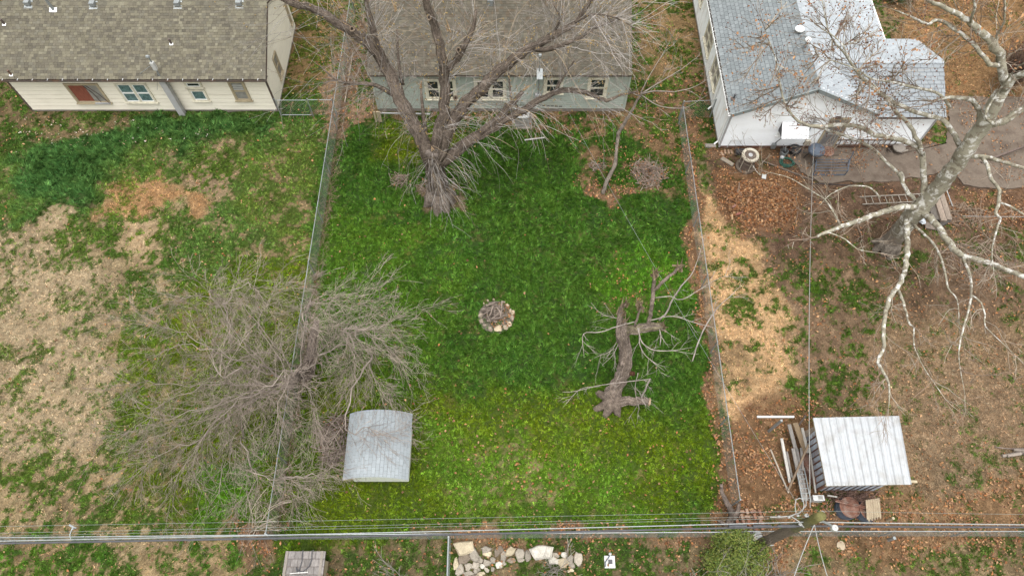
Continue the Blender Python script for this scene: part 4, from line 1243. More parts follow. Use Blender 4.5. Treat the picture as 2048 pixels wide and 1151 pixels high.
# ---------------------------------------------------------------- big bare tree behind the green house
def big_tree():
    global RS
    RS = .85
    b = at(880, 403)
    t = thing('maple_tree', b, 'huge bare tree with a thick furrowed trunk and broken limbs by the green house', 'tree')
    BK = (.165, .131, .105)
    trunk = limb_path([(882, 408, -.05, .66), (880, 396, .12, .60), (876, 372, 1.0, .50), (871, 340, 2.2, .47), (867, 312, 3.2, .50), (864, 296, 3.75, .40)], .22)
    limb_mesh('trunk', trunk, t, 'bark', barkcol((.215, .178, .152)), 24, .05)
    # root flare
    m = M()
    for a in range(7):
        an = a * .9 + rnd.uniform(-.3, .3); d = np.array((math.cos(an), math.sin(an), 0))
        L = rnd.uniform(.6, .9)
        m.tube([b + d * .22 + Z_ * .8, b + d * .46 + Z_ * .32, b + d * L * .85 - Z_ * .04, b + d * L * 1.15 - Z_ * .25], [.24, .25, .17, .1], 8, np.array((.135, .11, .09)), jit=.12)
    m.build('root', MAT['bark'], t, smooth=True, col=True)
    LB = [
        [(862, 318, 3.1, .36), (838, 268, 4.2, .34), (808, 215, 5.0, .31), (785, 165, 5.8, .29), (765, 122, 6.5, .27), (742, 92, 7.2, .25), (705, 64, 7.9, .21), (660, 36, 8.4, .18), (628, 18, 8.7, .16), (580, 4, 9.2, .13), (510, -30, 9.8, .10)],
        [(868, 310, 3.4, .32), (882, 245, 4.8, .27), (891, 190, 5.8, .23), (888, 140, 6.8, .21), (880, 92, 7.7, .19), (868, 50, 8.5, .17), (852, 10, 9.3, .14), (845, -40, 10.2, .12)],
        [(890, 150, 6.6, .17), (913, 118, 7.2, .15), (928, 92, 7.8, .14), (944, 57, 8.4, .09), (952, 20, 9.0, .06)],
        [(874, 318, 3.2, .33), (902, 248, 4.6, .30), (934, 206, 5.2, .27), (965, 175, 5.8, .25), (1000, 141, 6.4, .23), (1042, 108, 6.9, .21), (1088, 84, 7.4, .17), (1124, 62, 7.9, .14), (1152, 44, 8.2, .11), (1176, 10, 8.8, .08), (1200, -40, 9.6, .05)],
        [(1070, 98, 7.2, .13), (1105, 96, 7.4, .11), (1145, 84, 7.7, .09), (1180, 62, 8.0, .06), (1230, 40, 8.4, .03)],
        [(880, 328, 2.9, .30), (935, 285, 3.7, .25), (975, 262, 4.1, .22), (1010, 240, 4.4, .19), (1050, 218, 4.7, .16), (1090, 195, 5.0, .14), (1125, 180, 5.2, .125), (1170, 185, 5.2, .11), (1212, 201, 5.1, .09), (1240, 191, 5.3, .06), (1275, 183, 5.5, .04)],
        [(960, 268, 4.0, .16), (990, 240, 4.5, .15), (1018, 212, 4.9, .14), (1046, 183, 5.3, .10)],
        [(1040, 222, 4.6, .09), (1022, 195, 5.0, .07), (1018, 145, 5.8, .04)],
        [(786, 190, 5.4, .12), (752, 171, 5.8, .10), (712, 166, 5.9, .08), (672, 160, 6.1, .05), (640, 130, 6.5, .02)],
        [(757, 116, 6.6, .16), (747, 62, 7.6, .13), (736, 22, 8.3, .10), (728, -20, 9.0, .08)],
        [(852, 290, 3.6, .11), (848, 235, 4.6, .10), (842, 178, 5.6, .05)],
        [(806, 170, 5.7, .09), (798, 130, 6.4, .07), (794, 58, 7.6, .04)],
        [(1110, 184, 5.1, .07), (1130, 148, 5.6, .05), (1150, 120, 6.1, .03)],
        [(1100, 74, 7.5, .07), (1120, 40, 8.2, .05), (1105, 5, 8.9, .03)],
        [(1140, 50, 8.1, .06), (1180, 30, 8.6, .05), (1230, 35, 8.8, .03), (1290, 70, 8.6, .015)],
    ]
    paths = [limb_path(l) for l in LB]
    RS = 1.0
    for i, pth in enumerate(paths):
        limb_mesh('limb', pth, t, 'bark', barkcol(BK), 12 if pth[0, 3] > .12 else 8, .07)
    ridges([trunk, trunk] + paths, t, (.20, .162, .132), .085)
    # torn pale wood on broken ends
    m = M()
    for px, py, z, dx, dz in ((1048, 181, 5.35, .25, .3), (700, 58, 8.0, -.2, .3), (790, 20, 8.6, 0, .3), (842, 176, 5.65, 0, .3), (866, 300, 3.9, -.05, .2), (900, 60, 8.4, -.15, .4)):
        q = at(px, py, z)
        for _ in range(5):
            m.tube([q + rng.normal(0, .05, 3), q + np.array((dx, .05, dz)) * rnd.uniform(.5, 1.3) + rng.normal(0, .05, 3)], [.035, .006], 4, np.array((.30, .21, .125)))
    stuff(m.build('torn_wood', MAT['bark'], t, col=True))
    # hollow knots
    m = M()
    for px, py, z in ((858, 35, 8.9), (917, 100, 7.9), (704, 58, 8.1), (911, 196, 5.5)):
        q = at(px, py, z); dirc = unit(np.array((0, 0, CAM_H)) - q)
        s = unit(np.cross(dirc, Z_)); w = np.cross(s, dirc)
        ring = [q + dirc * .16 + s * math.cos(a) * .075 + w * math.sin(a) * .085 for a in np.linspace(0, 6.283, 11)]
        m.tube(ring, .03, 6, np.array((.15, .115, .085)), cap=False, jit=.2)
        m.tube([q + dirc * .05, q + dirc * .165], [.065, .06], 10, np.array((.02, .015, .012)))
    m.build('knot', MAT['bark'], t, col=True)
    out = []
    # long pale water shoots round the crown and hanging from the limbs
    for pth, cnt in zip(paths, (95, 60, 34, 90, 44, 46, 12, 12, 44, 40, 9, 12, 16, 36, 60)):
        shoot_from(out, pth, cnt, (.6, 2.3), .0085, 1, .10, .10, 3, (0, 0, .15), (.15, 1.0), .5)
    for pth, cnt in zip(paths, (14, 10, 6, 14, 9, 7, 2, 3, 9, 8, 1, 2, 3, 7, 12)):
        shoot_from(out, pth, cnt, (2.0, 3.8), .013, 2, .10, .09, 3, (0, 0, .1), (.25, 1.0), .7)
    # drooping shoots from the trunk and crotch
    shoot_from(out, paths[0][:14], 26, (1.0, 2.6), .010, 1, .75, .12, 3, (-.2, -.5, .0), (0, 1), .3)
    shoot_from(out, trunk, 40, (.8, 2.4), .010, 1, .8, .13, 3, (0, -.5, .1), (.35, 1), .2)
    shoot_from(out, paths[5][:16], 26, (1.0, 3.0), .010, 1, .7, .12, 3, (.2, -.5, .1), (0, 1), .4)
    shoot_from(out, paths[3][:12], 10, (1.0, 2.5), .010, 1, .5, .12, 3, (.1, -.3, .1), (0, 1), .4)
    twigs_mesh('twigs', out, t, [(.33, .29, .26), (.42, .38, .345), (.26, .215, .185), (.50, .465, .43), (.38, .29, .19)])
    # a few budding sprays
    m = M()
    for _ in range(1200):
        pth, r = out[rnd.randrange(len(out) // 2)]
        p = pth[-1 - rnd.randrange(2)]
        m.blob(p + rng.normal(0, .03, 3), (.05, .05, .05), rnd.randrange(999), .2, np.array((.25, .175, .07)) * rnd.uniform(.7, 1.2), n=4)
    stuff(m.build('buds', MAT['leaf'], t, col=True))


big_tree()


# ---------------------------------------------------------------- sycamore
def sycamore():
    global RS
    RS = .86
    b = at(1772, 495)
    t = thing('sycamore_tree', b, 'tall bare sycamore with mottled white and olive bark and hanging seed balls', 'tree')

    def bark(top):
        def f(path):
            n = len(path)
            base = np.array((.42, .385, .29)) if top else np.array((.36, .34, .25))
            return base * (1 + .08 * rng.standard_normal((n, 1)))
        return f

    trunk = limb_path([(1768, 500, -.05, .55), (1773, 490, .15, .50), (1794, 468, 1.0, .44), (1816, 443, 2.0, .42), (1836, 421, 2.75, .44), (1860, 392, 3.6, .38), (1888, 358, 4.7, .36), (1915, 325, 5.7, .34), (1942, 285, 6.8, .33), (1965, 250, 7.6, .31), (1985, 215, 8.4, .29), (2002, 185, 9.0, .25)], .25)
    cb = np.array((.40, .37, .28))
    low = np.array((.21, .17, .14))

    def tc(path):
        w = np.clip((2.0 - path[:, 2:3]) / 1.4, 0, 1)
        return (cb * (1 - w) + low * w) * (1 + .1 * rng.standard_normal((len(path), 1)))
    limb_mesh('trunk', trunk, t, 'sycbark', tc, 18, .03)
    m = M()
    for a in range(8):
        an = a * .8 + rnd.uniform(-.2, .2); d = np.array((math.cos(an), math.sin(an), 0)); L = rnd.uniform(.5, .7)
        m.tube([b + d * .2 + Z_ * .6, b + d * .36 + Z_ * .25, b + d * L * .8 + Z_ * .0, b + d * L * 1.0 - Z_ * .14], [.2, .2, .14, .08], 8, np.array((.13, .11, .09)), jit=.1)
    m.build('root', MAT['bark'], t, smooth=True, col=True)
    L = [
        # left low limb
        [(1832, 415, 3.0, .19), (1800, 414, 3.4, .17), (1760, 425, 3.7, .15), (1712, 443, 4.0, .13), (1665, 459, 4.2, .10), (1634, 473, 4.3, .07)],
        # hanging down limb
        [(1812, 440, 2.6, .16), (1815, 480, 3.1, .15), (1812, 530, 3.5, .13), (1798, 570, 3.8, .12), (1776, 604, 4.0, .11), (1768, 640, 4.1, .10), (1768, 690, 4.2, .085), (1757, 724, 4.3, .075), (1774, 755, 4.4, .06), (1779, 790, 4.6, .035), (1777, 815, 4.6, .015)],
        [(1796, 578, 3.8, .08), (1808, 606, 3.9, .07), (1812, 625, 3.9, .06), (1820, 648, 4.0, .05), (1828, 655, 4.0, .04), (1828, 690, 4.1, .03), (1848, 735, 4.3, .022), (1882, 785, 4.5, .012)],
        # right-down limb
        [(1838, 418, 2.9, .20), (1862, 436, 3.2, .19), (1885, 465, 3.5, .18), (1908, 498, 3.8, .165), (1932, 515, 4.0, .155), (1975, 523, 4.3, .145), (2020, 542, 4.6, .13), (2060, 557, 4.9, .12), (2140, 590, 5.4, .08)],
        [(1924, 510, 3.9, .08), (1938, 545, 4.1, .07), (1943, 585, 4.3, .06), (1940, 605, 4.3, .055), (1928, 650, 4.5, .045), (1919, 690, 4.7, .035), (1918, 720, 4.8, .02), (1930, 790, 5.1, .012)],
        [(1942, 588, 4.3, .045), (1962, 605, 4.4, .04), (1970, 630, 4.5, .035), (1971, 652, 4.6, .025), (2010, 690, 4.9, .016), (2050, 730, 5.2, .01)],
        [(1826, 448, 2.5, .09), (1850, 470, 2.9, .075), (1872, 494, 3.2, .065), (1888, 535, 3.5, .055), (1896, 575, 3.7, .045), (1915, 600, 3.9, .03), (1918, 650, 4.1, .018)],
        # cut knob stub
        [(1830, 400, 3.2, .12), (1815, 385, 3.3, .12), (1806, 366, 3.6, .11), (1800, 350, 3.8, .16), (1799, 347, 3.85, .15)],
        # limb over the walkway to upper left (from the knob)
        [(1795, 345, 3.9, .08), (1770, 322, 4.2, .09), (1745, 297, 4.6, .095), (1700, 275, 5.0, .09), (1660, 262, 5.2, .07), (1640, 257, 5.3, .05)],
        # big limb leaning over the white wall
        [(1848, 400, 3.4, .17), (1847, 350, 4.3, .165), (1840, 300, 5.1, .16), (1825, 288, 5.3, .155), (1792, 277, 5.5, .14), (1752, 270, 5.7, .13), (1717, 254, 5.9, .12), (1680, 249, 6.1, .11), (1640, 253, 6.2, .10), (1607, 247, 6.3, .08), (1585, 232, 6.6, .065), (1566, 195, 7.0, .05), (1550, 115, 8.0, .03), (1530, 60, 8.6, .015)],
        # second riser
        [(1846, 310, 5.0, .12), (1838, 285, 5.5, .115), (1818, 250, 6.0, .11), (1796, 226, 6.4, .10), (1768, 192, 6.9, .09), (1738, 165, 7.3, .08), (1717, 150, 7.5, .07), (1693, 112, 8.1, .055), (1660, 70, 8.7, .04), (1644, 0, 9.8, .02)],
        # middle limb (white, gnarled)
        [(1925, 300, 6.2, .15), (1893, 247, 7.0, .12), (1860, 232, 7.2, .11), (1819, 219, 7.4, .11), (1790, 206, 7.6, .10), (1766, 190, 7.8, .09), (1718, 150, 8.5, .06), (1692, 105, 9.2, .045), (1677, 80, 9.5, .035), (1640, 55, 9.9, .02)],
        [(1900, 215, 7.9, .08), (1880, 190, 8.2, .07), (1862, 182, 8.3, .07), (1830, 175, 8.4, .065), (1782, 164, 8.6, .055), (1742, 157, 8.7, .045), (1705, 135, 9.1, .035), (1637, 113, 9.5, .015)],
        [(1960, 260, 7.4, .10), (1958, 222, 7.9, .13), (1945, 200, 8.2, .12), (1915, 196, 8.3, .10), (1888, 195, 8.3, .08), (1876, 200, 8.2, .05)],
        # upper limbs
        [(1998, 195, 8.8, .24), (2012, 172, 9.3, .22), (2006, 142, 9.8, .20), (1997, 110, 10.3, .20), (1984, 86, 10.8, .18), (1960, 62, 11.2, .16), (1937, 43, 11.6, .13), (1895, 18, 12.1, .10), (1852, -2, 12.6, .07), (1800, -30, 13.0, .05)],
        [(2000, 132, 10.0, .11), (1980, 128, 10.2, .11), (1960, 105, 10.5, .10), (1941, 84, 10.8, .09), (1906, 56, 11.3, .08), (1882, 41, 11.6, .07), (1866, 42, 11.7, .06), (1856, 49, 11.6, .055), (1830, 37, 11.8, .04), (1795, 22, 12.1, .02)],
        [(2008, 178, 9.2, .18), (2028, 158, 9.6, .16), (2060, 140, 10.2, .14), (2110, 110, 11.0, .1)],
        [(1970, 250, 7.6, .20), (2005, 243, 8.0, .18), (2050, 215, 8.6, .16), (2120, 180, 9.4, .12)],
        [(1925, 312, 6.0, .13), (1965, 312, 6.4, .12), (2000, 322, 6.7, .10), (2050, 336, 7.0, .08), (2110, 345, 7.4, .05)],
        [(1965, 315, 6.4, .10), (1976, 335, 6.5, .095), (1985, 360, 6.6, .085), (1999, 382, 6.7, .085), (1995, 412, 6.8, .08), (1990, 428, 6.8, .075), (2000, 436, 6.9, .06), (1990, 470, 7.0, .045), (1984, 505, 7.1, .03), (1988, 545, 7.3, .015)],
        [(1998, 405, 6.8, .05), (2020, 412, 6.9, .045), (2050, 430, 7.1, .035), (2090, 450, 7.3, .02)],
        [(1990, 250, 8.0, .09), (1970, 232, 8.4, .07), (1985, 200, 8.8, .06), (2010, 165, 9.6, .05), (2030, 140, 10.3, .04), (2060, 118, 11.0, .03)],
        [(1940, 45, 11.6, .06), (1950, 15, 12.2, .05), (1945, -20, 12.8, .03)],
        [(1995, 108, 10.4, .08), (1993, 70, 11.0, .06), (2008, 45, 11.6, .05), (2010, 0, 12.4, .03)],
        [(1680, 452, 4.1, .05), (1672, 432, 4.4, .045), (1650, 400, 4.7, .04), (1620, 380, 5.0, .03), (1580, 356, 5.3, .02), (1540, 345, 5.5, .012)],
        [(1760, 395, 3.9, .05), (1740, 375, 4.2, .045), (1700, 372, 4.4, .035), (1662, 388, 4.6, .025), (1640, 410, 4.7, .015)],
        [(1650, 462, 4.25, .04), (1690, 478, 4.3, .03), (1715, 498, 4.3, .025), (1755, 505, 4.2, .015)],
        [(1540, 345, 5.4, .02), (1520, 350, 5.4, .016), (1505, 330, 5.6, .012)],
    ]
    RS = .72
    paths = [limb_path(l, .22, .025) for l in L]
    RS = 1.0
    for i, pth in enumerate(paths):
        limb_mesh('limb', pth, t, 'sycbark', bark(True), 12 if pth[0, 3] > .1 else 7, .05)
    out, tips = [], []
    upper = {8, 9, 10, 11, 12, 14, 15, 22, 23}
    for i, pth in enumerate(paths):
        up = i in upper
        if i == 7: continue
        n1 = int(len(pth) * (.85 if up else .55))
        shoot_from(out, pth, n1, (.7, 2.2) if up else (.5, 1.8), .014, 2, .02, .16, 3, (0, 0, .15), (.2, 1), .7, tips if up else None, .75)
        for _ in range(2):
            twig(out, pth[-1, :3], unit(pth[-1, :3] - pth[-3, :3]), rnd.uniform(.8, 1.6), max(.012, pth[-1, 3] * .8), 2, .04, .14, 3, tips if up else None)
    # twigs filling the space over the pale roof
    for px, py, z in ((1500, 90, 8.5), (1470, 120, 8.2), (1555, 130, 8.2), (1610, 190, 7.8), (1600, 120, 8.8), (1650, 60, 9.5), (1570, 40, 9.2), (1700, 40, 10), (1740, 110, 9.4), (1680, 200, 8), (1720, 210, 8), (1520, 215, 6.6), (1490, 190, 6.8), (1760, 60, 10.2), (1640, 140, 8.8), (1800, 140, 9.2), (1850, 100, 10)):
        q = at(px, py, z)
        j = min(upper, key=lambda a: np.min(np.linalg.norm(paths[a][:, :3] - q, axis=1)))
        pj = paths[j]; i = int(np.argmin(np.linalg.norm(pj[:, :3] - q, axis=1)))
        s = pj[i, :3]; d = q - s; Ld = max(1.0, np.linalg.norm(d))
        for _ in range(2):
            twig(out, s, unit(d + rng.normal(0, .25, 3)), Ld * rnd.uniform(.8, 1.25), .03, 3, .0, .1, 4, tips, spread=.8)
    twigs_mesh('twigs', out, t, [(.36, .27, .20), (.30, .21, .15), (.42, .35, .27), (.24, .18, .14), (.46, .41, .33)])
    m = M(); k = 0
    for p, lv in tips:
        if rnd.random() < .55 and k < 900:
            k += 1
            m.blob(p + np.array((0, 0, -.05)) + rng.normal(0, .02, 3), (.045, .045, .045), k, .08, np.array((.13, .052, .032)) * rnd.uniform(.7, 1.3), n=5)
    stuff(m.build('seed_balls', MAT['leaf'], t, col=True))
    V, Fc, C, nn = [], [], [], 0
    P = [p for p, lv in tips if rnd.random() < .06]
    for p in P:
        k = rnd.randrange(2, 7)
        q = p + rng.normal(0, .14, (k, 3))
        v, f, c = leaves('', q[:, 0], q[:, 1], q[:, 2], .10, np.array([(.26, .125, .05), (.21, .105, .055), (.30, .17, .085)]))
        V.append(v); Fc.append(f + nn); C.append(c); nn += len(v)
    stuff(mesh_np('hanging_leaves', np.concatenate(V), [np.concatenate(Fc)], MAT['leaf'], t, np.concatenate(C)))


# white plates of fresh bark between olive ones
def syc_material():
    m = MAT['sycbark']; nt = m.node_tree; N, L = nt.nodes, nt.links
    b = N['Principled BSDF']
    src = b.inputs['Base Color'].links[0].from_socket
    tc = N.new('ShaderNodeTexCoord')
    n = N.new('ShaderNodeTexNoise'); n.inputs['Scale'].default_value = 3.2; n.inputs['Detail'].default_value = 4; n.inputs['Roughness'].default_value = .62
    L.new(tc.outputs['Object'], n.inputs['Vector'])
    r = N.new('ShaderNodeMapRange'); r.inputs[1].default_value = .515; r.inputs[2].default_value = .575
    L.new(n.outputs[0], r.inputs[0])
    n2 = N.new('ShaderNodeTexNoise'); n2.inputs['Scale'].default_value = 6.5; n2.inputs['Detail'].default_value = 4
    mp = N.new('ShaderNodeMapping'); mp.inputs['Location'].default_value = (7, 3, 5)
    L.new(tc.outputs['Object'], mp.inputs[0]); L.new(mp.outputs[0], n2.inputs['Vector'])
    r2 = N.new('ShaderNodeMapRange'); r2.inputs[1].default_value = .54; r2.inputs[2].default_value = .60; r2.inputs[4].default_value = .75
    L.new(n2.outputs[0], r2.inputs[0])
    # no white plates on the dark old bark at the foot
    bw = N.new('ShaderNodeRGBToBW'); at_ = N.new('ShaderNodeAttribute'); at_.attribute_name = 'Col'
    L.new(at_.outputs['Color'], bw.inputs[0])
    r3 = N.new('ShaderNodeMapRange'); r3.inputs[1].default_value = .13; r3.inputs[2].default_value = .20
    L.new(bw.outputs[0], r3.inputs[0])
    mu = N.new('ShaderNodeMath'); mu.operation = 'MULTIPLY'; L.new(r.outputs[0], mu.inputs[0]); L.new(r3.outputs[0], mu.inputs[1])
    x1 = N.new('ShaderNodeMix'); x1.data_type = 'RGBA'; L.new(mu.outputs[0], x1.inputs[0]); L.new(src, x1.inputs[6]); x1.inputs[7].default_value = (.50, .485, .44, 1)
    x2 = N.new('ShaderNodeMix'); x2.data_type = 'RGBA'; L.new(r2.outputs[0], x2.inputs[0]); L.new(x1.outputs[2], x2.inputs[6]); x2.inputs[7].default_value = (.14, .115, .085, 1)
    L.new(x2.outputs[2], b.inputs['Base Color'])


syc_material()
sycamore()


# ---------------------------------------------------------------- spreading low tree on the left fence
def brushy_tree():
    b = at(612, 745)
    t = thing('brushy_tree', b, 'low wide bare tree with a haze of fine twigs spreading over the left fence', 'tree')
    BK = (.20, .165, .14)
    c = at(575, 770, 3.0)
    trunk = limb_path([(614, 752, -.05, .26), (610, 738, .5, .22), (604, 742, 1.4, .2), (590, 758, 2.3, .17), (578, 775, 2.9, .12)], .2)
    limb_mesh('trunk', trunk, t, 'bark', barkcol(BK), 10, .08)
    snag = limb_path([(618, 742, .1, .2), (622, 705, 1.0, .19), (628, 670, 1.9, .16), (634, 643, 2.6, .10)], .2)
    limb_mesh('trunk', snag, t, 'bark', barkcol((.25, .20, .17)), 9, .14)
    ends = [(240, 770, 2.6), (245, 880, 2.2), (280, 830, 2.8), (320, 720, 3.4), (380, 940, 2.2), (450, 640, 4.3), (250, 960, 1.9), (265, 900, 2.2), (300, 650, 3.6), (340, 980, 1.8), (420, 1010, 1.7), (500, 1030, 1.6), (590, 990, 1.8), (660, 930, 1.8), (350, 600, 4.2), (430, 590, 4.4), (520, 580, 4.6),
            (590, 570, 4.4), (680, 600, 4.2), (740, 590, 4.0), (780, 640, 3.6), (800, 720, 3.2), (785, 800, 2.8), (760, 860, 2.4), (700, 760, 3.4), (650, 680, 4.0), (470, 700, 4.2), (400, 760, 3.6), (450, 880, 2.8), (560, 880, 3.0), (640, 850, 2.8)]
    paths = []
    for i, (ex, ey, ez) in enumerate(ends):
        k = rnd.randrange(len(trunk) // 3, len(trunk))
        s = trunk[k, :3]; e = at(ex, ey, ez)
        if i > 8 and rnd.random() < .6:      # fork from an earlier limb that already heads this way
            pj = min(paths, key=lambda a: np.linalg.norm(a[-1, :3] - e) + rnd.uniform(0, 1.2))
            s = pj[rnd.randrange(3, len(pj) * 2 // 3), :3]
        mid = s * .5 + e * .5 + np.array((0, 0, .9)) + rng.normal(0, .5, 3)
        q1 = s * .75 + mid * .35 - s * .1 + rng.normal(0, .12, 3)
        P = [s, q1 + np.array((0, 0, .2)), mid, mid * .45 + e * .55 + np.array((0, 0, .25)) + rng.normal(0, .18, 3), e]
        k4 = np.concatenate([[2 * P[0] - P[1]], P, [2 * P[-1] - P[-2]]]); o = []
        for a in range(1, len(k4) - 2):
            for s_ in range(4):
                u = s_ / 4
                o.append(.5 * ((2 * k4[a]) + (-k4[a - 1] + k4[a + 1]) * u + (2 * k4[a - 1] - 5 * k4[a] + 4 * k4[a + 1] - k4[a + 2]) * u * u + (-k4[a - 1] + 3 * k4[a] - 3 * k4[a + 1] + k4[a + 2]) * u ** 3))
        o.append(P[-1]); o = np.array(o); o[1:-1] += rng.normal(0, .07, (len(o) - 2, 3))
        r = np.linspace(rnd.uniform(.02, .034), .007, len(o))
        pth = np.c_[o, r]; paths.append(pth)
        limb_mesh('limb', pth, t, 'twig', barkcol((.36, .30, .255)), 6, .06)
    out = []
    for pth in paths:
        shoot_from(out, pth, 26, (.7, 2.1), .0062, 2, .28, .13, 4, (0, -.25, .05), (.15, 1), .9, spread=.7)
        d = unit(pth[-1, :3] - pth[-4, :3])
        for _ in range(7):
            twig(out, pth[-1 - rnd.randrange(5), :3], unit(d + rng.normal(0, .35, 3)), rnd.uniform(1.0, 2.1), .0062, 2, .25, .12, 4, spread=.7)
    twigs_mesh('twigs', out, t, [(.40, .325, .27), (.32, .26, .215), (.47, .39, .325), (.25, .20, .165)])
    # vine and suckers massed on the stumps
    out = []
    for pth in (snag, trunk):
        shoot_from(out, pth, 55, (.3, .9), .012, 1, .5, .25, 3, (0, 0, .2), (0, 1), .4)
    twigs_mesh('sucker_shoots', out, t, [(.26, .20, .16), (.32, .25, .20)])


brushy_tree()


# ---------------------------------------------------------------- broken dead tree in the yard
def snag():
    global RS
    RS = .74
    b = at(1225, 806)
    t = thing('broken_tree', b, 'broken grey dead tree trunk standing in the right side of the yard', 'dead tree')
    G = (.215, .170, .136)
    tr = limb_path([(1221, 816, -.05, .50), (1221, 800, .15, .45), (1229, 778, .6, .36), (1243, 752, 1.1, .33), (1252, 722, 1.7, .33), (1250, 694, 2.2, .30), (1243, 668, 2.75, .31), (1245, 652, 3.0, .30), (1247, 645, 3.05, .2)], .18)
    limb_mesh('trunk', tr, t, 'bark', barkcol(G), 16, .07)
    LB = [
        [(1243, 662, 2.8, .26), (1262, 657, 3.0, .24), (1290, 655, 3.1, .22), (1315, 652, 3.2, .18), (1327, 650, 3.2, .15)],
        [(1240, 655, 2.9, .17), (1238, 635, 3.3, .15), (1243, 615, 3.6, .10), (1252, 607, 3.8, .03)],
        [(1296, 650, 3.2, .11), (1303, 622, 3.7, .10), (1306, 585, 4.3, .10), (1309, 558, 4.8, .07), (1311, 544, 5.0, .02)],
        [(1308, 580, 4.4, .09), (1330, 560, 4.7, .08), (1352, 541, 5.0, .07), (1363, 531, 5.2, .06)],
        [(1270, 652, 3.2, .07), (1278, 625, 3.7, .05), (1284, 612, 3.9, .03)],
        [(1225, 800, .3, .26), (1250, 803, .4, .22), (1275, 802, .55, .19), (1298, 803, .65, .16)],
        [(1318, 640, 3.3, .05), (1335, 622, 3.6, .045), (1345, 598, 4.0, .04), (1362, 572, 4.4, .035), (1385, 545, 4.8, .025), (1402, 500, 5.4, .01)],
        [(1385, 722, 2.6, .03), (1398, 680, 3.0, .035), (1418, 640, 3.4, .035), (1440, 610, 3.8, .025), (1470, 585, 4.1, .01)],
        [(1318, 655, 3.2, .03), (1322, 672, 3.1, .03), (1320, 690, 2.9, .02)],
        [(1275, 642, 3.3, .03), (1235, 652, 3.2, .03), (1200, 664, 3.1, .025), (1167, 668, 3.0, .02), (1168, 715, 2.6, .01)],
        [(1310, 595, 4.1, .03), (1340, 592, 4.2, .028), (1365, 598, 4.2, .02), (1430, 560, 4.6, .012), (1465, 548, 4.8, .006)],
        [(1275, 655, 3.2, .035), (1285, 685, 3.0, .03), (1310, 700, 2.8, .025), (1350, 700, 2.8, .02), (1385, 694, 2.9, .012)],
        [(1278, 655, 3.2, .03), (1280, 690, 2.9, .025), (1293, 712, 2.6, .02), (1330, 742, 2.2, .01)],
        [(1300, 640, 3.4, .03), (1345, 632, 3.5, .025), (1390, 645, 3.4, .02), (1430, 655, 3.4, .01)],
        [(1125, 783, .9, .012), (1150, 782, 1.0, .016), (1200, 770, 1.3, .02), (1260, 762, 1.6, .022), (1302, 757, 1.8, .02)],
        [(1300, 757, 1.8, .04), (1292, 775, 1.4, .045), (1283, 795, .8, .05)],
        [(1200, 772, 1.2, .015), (1160, 778, .9, .014), (1125, 815, .4, .008)],
        [(1276, 745, 1.8, .02), (1270, 780, 1.2, .018), (1280, 820, .5, .008)],
        [(1255, 640, 3.2, .02), (1205, 628, 3.3, .018), (1182, 605, 3.4, .01)],
        [(1240, 670, 2.6, .02), (1222, 700, 2.1, .016), (1188, 715, 1.7, .008)],
        [(1240, 680, 2.5, .02), (1225, 710, 2.0, .016), (1204, 730, 1.6, .008)],
    ]
    paths = [limb_path(l, .14, .03) for l in LB]
    RS = 1.0
    for i, pth in enumerate(paths):
        thin = i >= 6
        o = limb_mesh('limb', pth, t, 'twig' if thin else 'bark', barkcol((.40, .345, .30) if thin else ((.21, .18, .12) if i == 0 else G)), 6 if thin else 12, .09)
        if i == 5: o['label'] = 'hollow broken branch lying on the grass'
    ridges([tr, tr, tr] + paths[:4] + [paths[5]], t, (.25, .20, .165), .09, .07, .018)
    # hollow end
    q = at(1299, 803, .66); d = unit(paths[5][-1, :3] - paths[5][-3, :3])
    m = M(); m.tube([q - d * .05, q + d * .01], [.10, .13], 10, np.array((.03, .022, .018)))
    s = unit(np.cross(d, Z_)); w = np.cross(s, d)
    m.tube([q + s * math.cos(a) * .13 + w * math.sin(a) * .13 for a in np.linspace(0, 6.283, 11)], .04, 6, np.array((.36, .26, .17)), cap=False, jit=.2)
    m.build('hollow_end', MAT['bark'], t, col=True)
    # splintered top, root flare, cavity
    m = M()
    for px, py, z in ((1250, 607, 3.75), (1280, 612, 3.85), (1311, 545, 5.0), (1248, 648, 3.05), (1326, 651, 3.2), (1362, 532, 5.2), (1244, 622, 3.5)):
        q = at(px, py, z)
        for _ in range(11):
            m.tube([q + rng.normal(0, .08, 3) - Z_ * .25, q + rng.normal(0, .10, 3) + Z_ * rnd.uniform(.1, .45)], [.055, .006], 4, np.array((.22, .165, .11)) * rnd.uniform(.6, 1.2))
    stuff(m.build('splinters', MAT['bark'], t, col=True))
    m = M()
    for a in range(5):
        an = (2.4, 3.3, 4.3, 5.0, .9)[a] + rnd.uniform(-.2, .2); dd = np.array((math.cos(an), math.sin(an), 0)); L = rnd.uniform(.6, .95)
        m.tube([b + dd * .12 + Z_ * .5, b + dd * .28 + Z_ * .2, b + dd * L * .75 - Z_ * .02, b + dd * L * .95 - Z_ * .14], [.2, .2, .14, .08], 8, np.array(G) * TC, jit=.12)
    m.build('root', MAT['bark'], t, smooth=True, col=True)
    q = at(1262, 746, 1.35)
    m = M(); m.tube([q, q + np.array((.1, -.05, .08))], [.10, .09], 9, np.array((.06, .03, .02))); m.build('cavity', MAT['bark'], t, col=True)
    out = []
    for pth in paths[6:]:
        shoot_from(out, pth, 5, (.3, 1.1), .009, 1, .1, .12, 3, (0, 0, .1), (.3, 1), 1.0)
    twigs_mesh('twigs', out, t, [(.42, .37, .32), (.36, .31, .27)])


snag()


